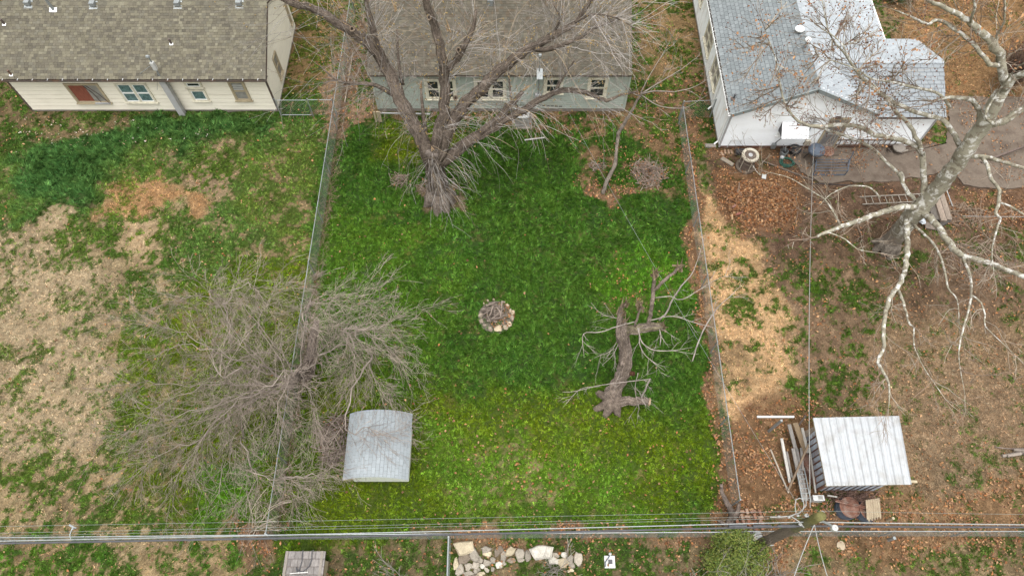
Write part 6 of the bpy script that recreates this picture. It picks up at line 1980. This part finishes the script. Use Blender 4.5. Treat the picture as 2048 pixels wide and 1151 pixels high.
# corrugated panel
A, B, Cc, D = at(1734, 1040, .62), at(1763, 1034, .62), at(1759, 995, .8), at(1731, 999, .8)
V, Q = [], []
for k in range(33):
    f = k / 32; h = .022 * math.sin(f * 6 * 2 * math.pi)
    for g in (0, 1):
        lo = A + (B - A) * f + np.array((0, .05 * math.sin(k), 0)); hi = D + (Cc - D) * f
        V.append(lo + (hi - lo) * g + Z_ * h)
for k in range(32): Q.append((k * 2, k * 2 + 2, k * 2 + 3, k * 2 + 1))
o = mesh_np('corrugated_panel', np.array(V), [np.array(Q)], MAT['strip'], None, None, A)
mod = o.modifiers.new('thick', 'SOLIDIFY'); mod.thickness = .012
props(o, 'tan corrugated sheet propped against the right drum', 'corrugated sheet')

# brick stack by the back fence
c = at(1497, 1040)
bs = thing('brick_stack', c, 'low loose stack of old red bricks in the right rear corner by the fence', 'bricks')
me = None
k = 0
for lay in range(3):
    for i in range(5):
        for j in range(4 if lay < 2 else 3):
            if rnd.random() < .12 + lay * .18: continue
            m = M(); colr = np.array([(.18, .083, .053), (.21, .107, .07), (.17, .10, .073), (.24, .16, .113)][rnd.randrange(4)]) * rnd.uniform(.85, 1.15)
            rot = rnd.choice((0, 1.57)) + rnd.uniform(-.25, .25)
            m.box((c[0] - .5 + i * .23 + rnd.uniform(-.02, .02), c[1] - .28 + j * .19 + rnd.uniform(-.02, .02), .04 + lay * .072), (.2, .095, .06), rot, colr)
            m.build('brick', MAT['brick'], bs, col=True)
# gnarled stump by the fence corner
p = limb_path([(1462, 1045, 0, .16), (1464, 1030, .2, .12), (1456, 1010, .6, .10), (1446, 990, 1.0, .08), (1442, 968, 1.4, .05)], .12)
st = thing('dead_stump', at(1462, 1045), 'gnarled grey dead vine stump in the right rear corner of the yard', 'stump')
limb_mesh('trunk', p, st, 'bark', barkcol((.24, .19, .16)), 9, .16)
p2 = limb_path([(1466, 1040, .1, .12), (1474, 1022, .4, .09), (1478, 1005, .6, .06)], .12); limb_mesh('trunk', p2, st, 'bark', barkcol((.22, .17, .14)), 8, .18)
p3 = limb_path([(1462, 1045, .05, .12), (1450, 1048, .1, .08), (1436, 1040, .12, .04)], .12); limb_mesh('trunk', p3, st, 'bark', barkcol((.24, .19, .16)), 7, .18)


# ---------------------------------------------------------------- fire pit
def firepit():
    c = at(992, 634)
    t = thing('fire_pit', c, 'round fire pit ringed with pale limestone in the middle of the lawn', 'fire pit')
    m = M(); m.lathe(c, [(.78, .01), (.66, .05), (.4, .03), (.01, .02)], 22, np.array((.13, .11, .09))); m.build('ash_bed', MAT['bark'], t, col=True)
    st = [(995, 659, .30, .26), (1010, 655, .18, .22), (1018, 647, .2, .17), (1024, 637, .22, .16), (1026, 627, .18, .15), (1022, 621, .16, .14), (1014, 610, .13, .14), (1006, 603, .16, .11), (988, 599, .1, .1), (977, 602, .12, .1), (966, 609, .13, .11), (963, 620, .12, .12), (961, 632, .2, .2), (962, 643, .16, .2), (968, 652, .14, .12), (980, 658, .16, .14)]
    for i, (px, py, w, d) in enumerate(st):
        m = M(); col_ = np.array([(.36, .29, .20), (.31, .255, .185), (.38, .31, .22), (.24, .195, .15)][i % 4 if i not in (12, 13, 14) else 3])
        m.blob(at(px + rnd.uniform(-2, 2), py + rnd.uniform(-2, 2), .07 + rnd.uniform(-.03, .03)), (w * rnd.uniform(.8, 1.4) * (.7 if 7 < i < 12 else 1), d * rnd.uniform(.8, 1.3) * (.7 if 7 < i < 12 else 1), .24 if i < 8 else .16), i, .2, col_, n=8, rz=rnd.uniform(0, 3))
        m.build('stone', MAT['stone'], t, col=True)
    g = thing('firewood_pile', c + np.array((-.08, .06, 0)), 'grey sticks heaped inside the stone fire pit', 'firewood')
    for i in range(46):
        a = rnd.uniform(0, 6.28); r = rnd.uniform(0, .42); cc = c + np.array((-.1 + r * math.cos(a), .08 + r * math.sin(a), rnd.uniform(.12, .38)))
        d = unit(np.array((math.cos(a + 1.2 + rnd.uniform(-.9, .9)), math.sin(a + 1.2 + rnd.uniform(-.9, .9)), rnd.uniform(-.25, .25)))); L = rnd.uniform(.3, .85)
        p = np.array([cc - d * L / 2, cc + rng.normal(0, .02, 3), cc + d * L / 2]); p[:, 2] = np.maximum(p[:, 2], .06)
        m = M(); m.tube(p, [rnd.uniform(.014, .04)] * 3, 6, np.array((.165, .132, .108)) * rnd.uniform(.45, 1.4)); m.build('stick', MAT['twig'], g, col=True)


firepit()
c = at(1000, 634); n = 170; an = rng.uniform(0, 6.283, n); rr = .62 * np.sqrt(rng.random(n))
v, f, cl = leaves('', c[0] + rr * np.cos(an), c[1] + rr * np.sin(an), rng.uniform(.04, .16, n), .08)
stuff(mesh_np('leaves', v, [f], MAT['leaf'], bpy.data.objects['fire_pit'], cl))


def brushpile(px, py, w, h, n, label, cols, Lr=(.5, 1.3), r=(.008, .02), leafn=60, z=.35):
    c = at(px, py)
    t = thing('brush_pile', c, label, 'brush pile')
    for i in range(n):
        a = rnd.uniform(0, 6.28); rr = math.sqrt(rnd.random()); cc = c + np.array((rr * math.cos(a) * w / 2, rr * math.sin(a) * h / 2, rnd.uniform(.04, z) * max(.12, 1 - rr * rr)))
        a2 = a + 1.57 + rng.normal(0, .75); L = rnd.uniform(*Lr) * .8; d = np.array((math.cos(a2), math.sin(a2), rnd.uniform(-.2, .2)))
        p = np.array([cc - d * L / 2, cc - d * L * .1 + rng.normal(0, .05, 3), cc + d * L / 2 + rng.normal(0, .05, 3)]); p[:, 2] = np.maximum(p[:, 2], .03)
        m = M(); q = rnd.uniform(*r); m.tube(p, [q, q * .9, q * .5], 5, np.array(cols[rnd.randrange(len(cols))]) * .68 * rnd.uniform(.7, 1.3), cap=False); m.build('stick', MAT['twig'], t, col=True)
    if leafn:
        q = c[:2] + rng.normal(0, .36, (leafn, 2)) * np.array((w, h)) * .8
        v, f, cl = leaves('', q[:, 0], q[:, 1], rng.uniform(.02, z * .5, leafn), .085)
        stuff(mesh_np('leaves', v, [f], MAT['leaf'], t, cl))


BC = [(.27, .20, .155), (.22, .16, .125), (.33, .27, .22)]
brushpile(1297, 348, 1.5, 1.5, 170, 'round heap of brown twigs near the right fence', BC, leafn=160, z=.5)
brushpile(800, 362, .8, .7, 60, 'small heap of grey-brown sticks left of the big trunk', BC, (.4, .9), leafn=10)
brushpile(1196, 332, .8, .5, 40, 'small scatter of dark sticks left of the thin crooked trunk', BC, (.3, .7), leafn=20, z=.15)
brushpile(672, 880, 1.2, 2.0, 190, 'dark brown brush heaped against the left wall of the garden shed', [(.13, .095, .075), (.20, .155, .125), (.26, .21, .175)], (.6, 1.5), (.008, .02), 40, .9)
brushpile(850, 372, .5, .9, 24, 'dry sticks leaning at the left foot of the big trunk', BC, (.5, 1.0), leafn=6, z=.5)
brushpile(1920, 430, 2.4, 1.2, 120, 'scattered dead branches right of the plank stack under the sycamore', [(.27, .19, .14), (.33, .25, .18)], (.6, 1.8), (.006, .015), 120, .25)
brushpile(1955, 520, 3.6, 2.2, 150, 'loose fallen twigs spread under the right side of the sycamore', [(.31, .23, .17), (.25, .18, .14), (.38, .30, .23)], (.6, 2.0), (.005, .012), 0, .15)


# leaf pile with wood scraps
c = at(1522, 408)
lp = thing('leaf_pile', c, 'big mound of orange-brown leaves with broken wood in the right yard', 'leaf pile')
an = rng.uniform(0, 6.283, 4200); rr = np.sqrt(rng.random(4200)) * 1.0
dx, dy = rr * np.cos(an) * 1.62, rr * np.sin(an) * 1.35
zh = .42 * np.clip(1 - rr ** 2, 0, 1) ** .9
m = M(); m.lathe(c, [(1.55, -.02), (1.2, .14), (.8, .28), (.4, .37), (.01, .40)], 22, np.array((.12, .065, .036))); mo = m.build('mound', MAT['leaf'], lp, col=True)
v, f, cl = leaves('', c[0] + dx, c[1] + dy, zh + .01, .115)
stuff(mesh_np('leaves', v, [f], MAT['leaf'], lp, cl))
for i in range(16):
    q = at(rnd.uniform(1462, 1505), rnd.uniform(385, 440), rnd.uniform(.15, .3))
    m = M(); m.box(q, (rnd.uniform(.12, .3), rnd.uniform(.06, .1), .05), rnd.uniform(0, 3.1), np.array([(.31, .21, .12), (.20, .08, .06), (.35, .28, .19), (.22, .115, .09)][i % 4])); m.build('wood_scrap', MAT['wood'], lp, col=True)
for _ in range(10):
    q = at(rnd.uniform(1470, 1600), rnd.uniform(360, 450), .35); d = np.array((rnd.uniform(-1, 1), rnd.uniform(-1, 1), .05)); m = M(); m.tube([q, q + d * .4 + rng.normal(0, .05, 3), q + d * .8], .012, 4, np.array((.21, .155, .12)), cap=False); m.build('stick', MAT['twig'], lp, col=True)


# ---------------------------------------------------------------- air conditioners
def round_ac():
    c = at(1490, 333)
    t = thing('air_conditioner', c, 'tall round beige air conditioner standing by the white house', 'air conditioner')
    r, h = .36, .82
    M().lathe(c, [(.46, 0), (.46, .06), (.01, .06)], 22).build('base_pad', MAT['conc'], t)
    M().lathe(c, [(r * .93, .06), (r * .93, h)], 22).build('grille', MAT['brownmesh'], t)
    M().lathe(c, [(r * .9, h - .03), (r * 1.1, h - .02), (r * 1.15, h + .03), (r * 1.1, h + .10), (r * .98, h + .12), (r * .78, h + .09), (r * .76, h + .03)], 28).build('top_rim', MAT['beige'], t)
    M().lathe(c, [(r * .78, h + .05), (.02, h + .06)], 22).build('fan_grille', MAT['brownmesh'], t)
    M().lathe(c, [(.11, h + .06), (.10, h + .09), (.01, h + .10)], 14).build('fan_hub', MAT['pale'], t)
    for k in range(5):
        a = -2.6 + k * 1.256; d = np.array((math.cos(a), math.sin(a), 0))
        M().tube([c + d * r * .97 + Z_ * .05, c + d * r * .97 + Z_ * h], .018, 6).build('post', MAT['beige'], t)


round_ac()


def square_ac():
    c = at(1044, 245)
    t = thing('air_conditioner', c, 'small square white topped air conditioner at the foot of the grey-green house', 'air conditioner')
    s, h = .34, .68
    M().bbox(c, (-.5, .5), (-.45, .45), (0, .07)).build('base_pad', MAT['block'], t)
    M().bbox(c, (-s, s), (-s, s), (.07, h)).build('casing', MAT['greyglass'], t)
    # rounded top frame with a round opening
    n = 32; an = np.linspace(0, 2 * math.pi, n, endpoint=False)
    sq = np.array([(np.sign(math.cos(a)) * abs(math.cos(a)) ** .45 * s * 1.06, np.sign(math.sin(a)) * abs(math.sin(a)) ** .45 * s * 1.06) for a in an]); ci = np.c_[np.cos(an), np.sin(an)] * s * .78
    v = np.concatenate([np.c_[sq, np.full(n, h + .07)], np.c_[ci, np.full(n, h + .07)], np.c_[sq, np.full(n, h)], np.c_[ci, np.full(n, h)]]) + c
    i = np.arange(n); j = (i + 1) % n
    mesh_np('top_frame', v, [np.stack([i, j, j + n, i + n], -1), np.stack([i + 2 * n, j + 2 * n, j, i], -1), np.stack([i + n, j + n, j + 3 * n, i + 3 * n], -1)], MAT['porc'], t)
    M().lathe(c + Z_ * (h + .004), [(s * .8, 0), (.01, 0)], 20).build('fan_opening', MAT['brownmesh'], t)
    for k in range(4):
        a = k * 1.571 + .5; M().beam(c + Z_ * (h + .03), c + np.array((math.cos(a) * s * .7, math.sin(a) * s * .7, h + .03)), .12, .012).build('fan_blade', MAT['pale'], t)


square_ac()


# ---------------------------------------------------------------- things along the white wall
def grill():
    c = at(1620, 322)
    t = thing('kettle_grill', c, 'blue-black round grill on thin legs by the screen door', 'grill')
    M().lathe(c + Z_ * .55, [(.10, 0), (.28, .08), (.37, .22), (.39, .27)], 20).build('bowl', MAT['black'], t)
    M().lathe(c + Z_ * .82, [(.40, 0), (.38, .08), (.28, .17), (.1, .215), (.01, .22)], 20).build('lid', MAT['bluegrey'], t)
    for a in (.6, 2.7, 4.7):
        d = np.array((math.cos(a), math.sin(a), 0))
        M().tube([c + d * .2 + Z_ * .6, c + d * .36 + Z_ * .02], .018, 6).build('leg', MAT['black'], t)
    M().tube([c + np.array((-.38, -.1, .78)), c + np.array((-.62, -.12, .78)), c + np.array((-.62, .05, .78))], .018, 6).build('handle', MAT['black'], t)


grill()
c = at(1652, 305); M_ = M(); M_.lathe(c, [(.33, .10), (.34, .14), (.25, .17), (.06, .175), (.01, .19)], 20)
for a in (.3, 2.4, 4.5): M_.tube([c + np.array((math.cos(a) * .25, math.sin(a) * .25, .12)), c + np.array((math.cos(a) * .3, math.sin(a) * .3, 0))], .02, 5)
props(M_.build('fire_bowl', MAT['rust'], None, loc=c), 'low rust-brown round fire bowl at the screen door', 'fire bowl')
c = at(1587, 306)
t = thing('black_pot', c, 'round black lidded pot between the hose and the wall', 'pot')
M().lathe(c, [(.2, 0), (.27, .15), (.28, .32)], 18).build('body', MAT['black'], t); M().lathe(c, [(.29, .32), (.25, .37), (.05, .40), (.01, .43)], 18).build('lid', MAT['black'], t)
c = at(1565, 309)
t = thing('scrap_bucket', c, 'grey bucket of odds and ends left of the black pot', 'bucket')
M().lathe(c, [(.15, 0), (.19, .30), (.17, .30), (.13, .05), (.01, .05)], 14).build('body', MAT['galv'], t)
for i in range(6):
    q = c + np.array((rnd.uniform(-.1, .1), rnd.uniform(-.1, .1), .15)); M().tube([q, q + np.array((rnd.uniform(-.1, .1), rnd.uniform(-.05, .15), rnd.uniform(.2, .4)))], .02, 5).build('handle', MAT[['black', 'pale', 'fascia'][i % 3]], t)
c = at(1563, 317); props(M().lathe(c, [(.09, 0), (.11, .1), (.08, .17), (.01, .2)], 12).build('grey_jug', MAT['pale'], None, loc=c), 'small pale grey jug in front of the scrap bucket', 'jug')
c = at(1573, 326)
pts = []
for i in range(150):
    a = i * .21; r = .36 - .12 * (i / 150) + .03 * math.sin(i * .7); pts.append(c + np.array((math.cos(a) * r * (1 + .05 * math.sin(i)), math.sin(a) * r * .85, .03 + .03 * (i % 30) / 30 + .08 * i / 150)))
props(M().tube(np.array(pts), .022, 6).build('garden_hose', MAT['hose'], None, loc=c), 'coiled dark green garden hose on the ground by the wall', 'hose')
c = at(1481, 308); m = M(); m.lathe(c + Z_ * .16, [(.01, -.30), (.16, -.30), (.16, .30), (.01, .30)], 14, None, Z_, Y_, X_)
for k in range(5): m.lathe(c + Z_ * .16, [(.165, -.26 + k * .12), (.175, -.24 + k * .12), (.165, -.22 + k * .12)], 14, None, Z_, Y_, X_)
props(m.build('black_roll', MAT['black'], None, loc=c), 'black ribbed roll lying at the wall behind the beige air conditioner', 'roll')
for i, (px, lb) in enumerate(((1444, 'first loose brick from the wall corner'), (1450, 'second loose brick from the wall corner'), (1457, 'third loose brick from the wall corner'), (1463, 'fourth loose brick, nearest the black roll'))):
    q = at(px, 304 + (4 if i == 0 else 0), .04); m = M(); m.box(q, (.10, .24, .07), rnd.uniform(-.1, .1) + (.5 if i == 0 else 0), np.array((.27, .18, .12))); props(m.build('loose_brick', MAT['brick'], None, loc=q, col=True), lb + ' of the white house', 'brick', 'bricks at the corner of the white house')
plank(1443, 316, 1466, 330, .06, .06, .2, .06, (.33, .28, .22), 'short weathered board lying left of the beige air conditioner')
q = at(1421, 292, .05); o = M().bbox(q, (-.26, .26), (-.1, .1), (-.05, .06)).build('splash_block', MAT['block'], None, loc=q); props(o, 'grey splash block under the corner downspout', 'splash block')
q = at(1528, 353, .03); o = M().box(q, (.2, .26, .02), -.25).build('paper_sheet', MAT['plastic'], None, loc=q); props(o, 'white sheet of card lying on the leaves', 'sheet')
c = at(1792, 303); m = M(); m.lathe(c, [(.2, .25), (.3, .27), (.31, .33), (.29, .36), (.01, .365)], 20); m.tube([c, c + Z_ * .3], .1, 8); props(m.build('round_stool', MAT['block'], None, loc=c), 'round grey stone-topped stool at the foot of the white wall', 'stool')
plank(1800, 304, 1816, 300, .1, .1, .05, .04, (.55, .5, .42), 'pale stick on the leaves right of the round stool', 'pale_stick', 'stick')
plank(1775, 298, 1783, 304, .1, .5, .08, .05, DW_, 'dark block of wood left of the round stool', 'wood_block', 'wood')
# dark metal bench frame on the walkway
def bench_frame():
    p = [at(1624, 352), at(1688, 352), at(1692, 330), at(1626, 330)]
    t = thing('metal_bench', p[0], 'dark metal bench frame lying open on the concrete walkway', 'bench frame')
    up = [q + Z_ * .42 for q in p]
    for a in range(4):
        M().tube([p[a], up[a]], .022, 6).build('leg', MAT['bluegrey'], t)
    for k in range(5):
        f = k / 4
        M().beam(up[0] + (up[3] - up[0]) * f, up[1] + (up[2] - up[1]) * f, .03, .02).build('slat', MAT['bluegrey'], t)
    M().beam(p[0] + Z_ * .1, p[1] + Z_ * .1, .05, .04).build('stretcher', MAT['bluegrey'], t)
    for a, b in ((0, 3), (1, 2)):
        M().beam(up[a], up[b], .045, .045).build('side_rail', MAT['bluegrey'], t)
    M().tube([up[2], up[2] + np.array((.05, .15, .42))], .025, 6).build('back_post', MAT['bluegrey'], t)


bench_frame()
plank(1622, 367, 1720, 371, .05, .05, .03, .03, (.08, .07, .07), 'thin dark rod lying along the edge of the walkway', 'thin_rod', 'rod')
plank(1525, 322, 1625, 360, .05, .05, .06, .05, (.20, .16, .13), 'long dark brown edging board between leaves and walkway', 'edging_board', 'board')
# plank stack right of the sycamore
PG = 'planks stacked right of the sycamore trunk'
plank(1858, 400, 1872, 440, .2, .2, .30, .10, (.16, .14, .12), 'dark grey plank, leftmost in the stack under the sycamore', group=PG)
plank(1870, 388, 1887, 442, .3, .3, .26, .12, (.34, .27, .215), 'wide tan plank in the middle of the stack under the sycamore', group=PG)
plank(1881, 385, 1898, 440, .26, .26, .24, .12, (.31, .25, .20), 'tan plank on the right of the stack under the sycamore', group=PG)
plank(1878, 452, 1898, 440, .14, .14, .18, .18, (.10, .09, .08), 'short black beam end in front of the plank stack', 'wood_beam', 'beam')
plank(1850, 450, 1885, 456, .08, .08, .35, .06, (.22, .18, .15), 'flat grey board at the front of the plank stack', group=PG)
m = M(); q = at(1840, 437, .1)
for i in range(7): m.blob(q + np.array((rnd.uniform(-.3, .3), rnd.uniform(-.25, .25), rnd.uniform(0, .15))), (rnd.uniform(.2, .4), rnd.uniform(.15, .3), .2), i + 40, .25)
props(m.build('plastic_bag', vmat('grey_plastic', .35, color=(.34, .36, .38), a1=.35, a2=.3), None, loc=q), 'crumpled pale grey plastic bag beside the plank stack', 'bag')
plank(1888, 366, 1905, 412, .2, .2, .03, .03, (.5, .5, .48), 'thin grey pipe lying right of the plank stack', 'thin_pipe', 'pipe')
wire('boundary_wire', at(1925, 432, .5), at(2200, 434, .5), .02, .012, 'thin pale wire strung low right of the sycamore', 'wire', 'wire')
plank(1962, 325, 2070, 285, .1, .6, .09, .09, (.17, .13, .11), 'dark bent pipe rail at the far edge of the driveway', 'pipe_rail', 'rail', mat='wood')

# white stick on the lawn, boards by the green house
plank(1049, 280, 1089, 275, .14, .14, .06, .03, (.62, .60, .54), 'white painted stick lying on the lawn below the square air conditioner', 'white_stick', 'stick')
tt = thing('wooden_frame', at(760, 240), 'low weathered wooden frame at the left foot of the grey-green house', 'wooden frame')
for px in (753, 759, 763):
    b = at(px, 244); M().beam(b, b + Z_ * .75, .09, .05, up=Y_).build('post', MAT['trimtan'], tt)
M().beam(at(757, 226, .3), at(860, 228, .3), .05, .06).build('rail', MAT['pale'], tt)
m = M()
plank(690, 205, 707, 100, .05, .05, .06, .12, (.40, .33, .26), 'pale edging board beside the leaf strip left of the grey-green house', 'edging_board', 'board')


# ---------------------------------------------------------------- below the back fence
def hut():
    a, b_, c_, d_ = at(566, 1165, .95), at(648, 1165, .95), at(650, 1101, .95), at(573, 1103, .95)
    t = thing('low_hut', at(610, 1130), 'low hut with a flat weathered grey shingle roof at the bottom edge', 'hut')
    ctr = (a + b_ + c_ + d_) / 4
    M().box((ctr[0] - .02, c_[1] - 1.6, .44), (1.2, 2.7, .86)).build('wall', MAT['moss'] if False else MAT['trimtan'], t)
    x0, x1 = d_[0] - .03, c_[0] + .03; y1 = c_[1]; y0 = y1 - 3.0
    M().bbox((x0, y0, .88), (0, x1 - x0), (0, y1 - y0), (0, .06)).build('roof_deck', MAT['fascia'], t)
    k = 0
    y = y1
    while y > y0:
        x = x0 + (.0 if k % 2 else -.12)
        while x < x1:
            w = .24; xa, xb = max(x, x0), min(x + w - .012, x1)
            if xb - xa > .03:
                m = M(); m.bbox((xa, y - .25, .942), (0, xb - xa), (0, .24), (.0 if k % 2 else .006, .02 if k % 2 else .026), c=np.array((.165, .15, .14)) * rnd.uniform(.75, 1.25)); m.build('roof_shingle', MAT['wood'], t, col=True)
            x += w
        y -= .26; k += 1
    for X in (x0 + .02, x1 - .16):
        M().bbox((X, y0, .972), (0, .09), (0, y1 - y0), (0, .015)).build('edge_board', MAT['block'], t)
    pts = [at(606, 1099, 1.0), at(604, 1120, 1.0), at(598, 1140, 1.0), at(594, 1143, 1.02), at(592, 1132, 1.02), at(596, 1140, 1.02), at(604, 1143, 1.02), at(616, 1134, 1.02), at(623, 1120, 1.02), at(624, 1100, 1.02), at(628, 1099, 1.03)]
    props(M().tube(np.array(pts), .016, 6).build('black_cable', MAT['cable'], None, loc=pts[0]), 'black cable looped over the weathered hut roof', 'cable')
    plank(580, 1146, 616, 1143, 1.02, 1.02, .03, .03, (.7, .68, .64), 'thin white stick lying on the hut roof', 'white_stick', 'stick')


hut()


def rocks():
    t = thing('rock_border', at(1000, 1120), 'curving border of big pale limestone rocks below the back fence', 'rocks')
    S = [(927, 1097, 34, 27, 0), (948, 1111, 19, 25, 1), (927, 1118, 24, 18, 2), (973, 1098, 19, 14, 1), (975, 1107, 17, 10, 0), (994, 1105, 11, 18, 2), (1002, 1098, 12, 14, 2), (1006, 1115, 14, 21, 1), (1022, 1103, 16, 19, 0), (1039, 1107, 20, 20, 1),
         (1056, 1112, 14, 22, 1), (1083, 1104, 46, 28, 3), (1109, 1110, 14, 12, 1), (1108, 1121, 20, 16, 3), (1128, 1110, 12, 12, 3), (1140, 1117, 14, 18, 1), (1155, 1117, 18, 22, 1), (1127, 1125, 22, 18, 0), (1143, 1129, 12, 14, 1), (1157, 1127, 12, 10, 1),
         (912, 1127, 11, 20, 0), (920, 1140, 17, 26, 1), (937, 1133, 18, 14, 1), (952, 1130, 15, 13, 1), (958, 1119, 14, 14, 1), (966, 1131, 12, 10, 3), (974, 1125, 16, 16, 1), (986, 1120, 11, 13, 1), (997, 1130, 14, 12, 3), (954, 1140, 12, 11, 1), (936, 1147, 24, 12, 1), (962, 1147, 16, 10, 0), (973, 1139, 10, 9, 1), (1024, 1120, 14, 10, 2), (1042, 1119, 14, 8, 1), (1140, 1140, 12, 8, 0), (1008, 1127, 9, 7, 1), (945, 1152, 20, 10, 2), (985, 1138, 8, 8, 1)]
    CO = [(.58, .49, .34), (.42, .37, .30), (.26, .21, .16), (.60, .56, .48)]
    for i, (px, py, w, h, k) in enumerate(S):
        s = .0187
        g = np.random.default_rng(100 + i)
        n = 9; an = np.sort(np.linspace(0, 6.283, n, endpoint=False) + g.normal(0, .16, n))
        rr = 1 + g.normal(0, .17, n)
        c = at(px, py, 0); H_ = min(w, h) * s * g.uniform(.3, .55)
        ring = np.c_[np.cos(an) * w * s * .52 * rr, np.sin(an) * h * s * .52 * rr]
        v = np.concatenate([np.c_[ring * 1.0, np.full(n, -.02)], np.c_[ring * 1.03, np.full(n, H_ * .7)], np.c_[ring * .84, H_ + g.normal(0, .02, n)], [[g.normal(0, .02), g.normal(0, .02), H_ * 1.08]]]) + np.array((c[0], c[1], 0))
        ii = np.arange(n); jj = (ii + 1) % n
        q = np.concatenate([np.stack([ii, jj, jj + n, ii + n], -1), np.stack([ii + n, jj + n, jj + 2 * n, ii + 2 * n], -1)])
        tr = np.stack([ii + 2 * n, jj + 2 * n, np.full(n, 3 * n)], -1)
        mesh_np('stone', v, [q, tr], MAT['stone'], t, np.tile(np.array(CO[k]) * .60 * g.uniform(.75, 1.2), (len(v), 1)))


rocks()
q = at(1219, 1123, 0)
t = thing('garden_light', q, 'white square slab with a dark garden spotlight below the back fence', 'garden light')
M().bbox(q, (-.19, .19), (-.21, .21), (-.02, .07)).build('slab', MAT['plastic'], t)
M().bbox(q, (-.05, .09), (-.07, .07), (.07, .14)).build('lamp_base', MAT['cable'], t)
M().tube([q + np.array((-.17, -.17, .1)), q + np.array((-.17, -.02, .12)), q + np.array((-.06, .12, .14)), q + np.array((.02, .24, .16))], .018, 6).build('arm', MAT['bluegrey'], t)
M().lathe(q + np.array((.02, .26, .12)), [(.01, .08), (.05, .06), (.05, 0), (.02, -.03)], 12).build('lamp_head', MAT['porc'], t)
q = at(1776, 1079); o = M().tube([q, q + Z_ * .5], .06, 8).build('stub_post', MAT['galv'], None, loc=q); props(o, 'short grey stub post in the leaves right of the pole', 'post')
q = at(1774, 1040); o = M().tube([q, q + Z_ * .5], .05, 8).build('stub_post', MAT['trimtan'], None, loc=q); props(o, 'short brown stub post below the corrugated sheet', 'post')
q = at(1683, 1090, .02); an = np.linspace(0, 6.283, 12, endpoint=False); rr = np.array([.2, .2, .22, .26, .3, .22, .19, .19, .2, .2, .2, .2]) * .85
m = M(); v = [q + np.array((math.cos(a + 1.2) * r * .75, math.sin(a + 1.2) * r, .02)) for a, r in zip(an, rr)]; v2 = [p - Z_ * .03 for p in v]
m.add(v + v2 + [q + Z_ * .06], quads=[(i + 12, (i + 1) % 12 + 12, (i + 1) % 12, i) for i in range(12)], tris=[(i, (i + 1) % 12, 24) for i in range(12)])
props(m.build('tan_rag', MAT['strip'], None, loc=q), 'rounded tan rag lying on the leaves below the fence', 'rag')
q = at(2028, 905); t = thing('log_pile', q, 'small low pile of grey logs at the right edge of the leafy yard', 'log pile')
for i in range(6):
    p = q + np.array((-.3 + i * .16, rnd.uniform(-.08, .08), .07 + .05 * (i % 2))); m = M(); m.tube([p - X_ * .25 + Y_ * rnd.uniform(-.1, .1), p + X_ * .3], .06, 7, np.array((.19, .16, .135)) * rnd.uniform(.7, 1.3)); m.build('log', MAT['twig'], t, col=True)
p = limb_path([(1990, 893, .1, .02), (2030, 897, .15, .025), (2080, 893, .15, .02)], .2); limb_mesh('log', p, t, 'twig', barkcol((.25, .2, .17)), 5, .1)
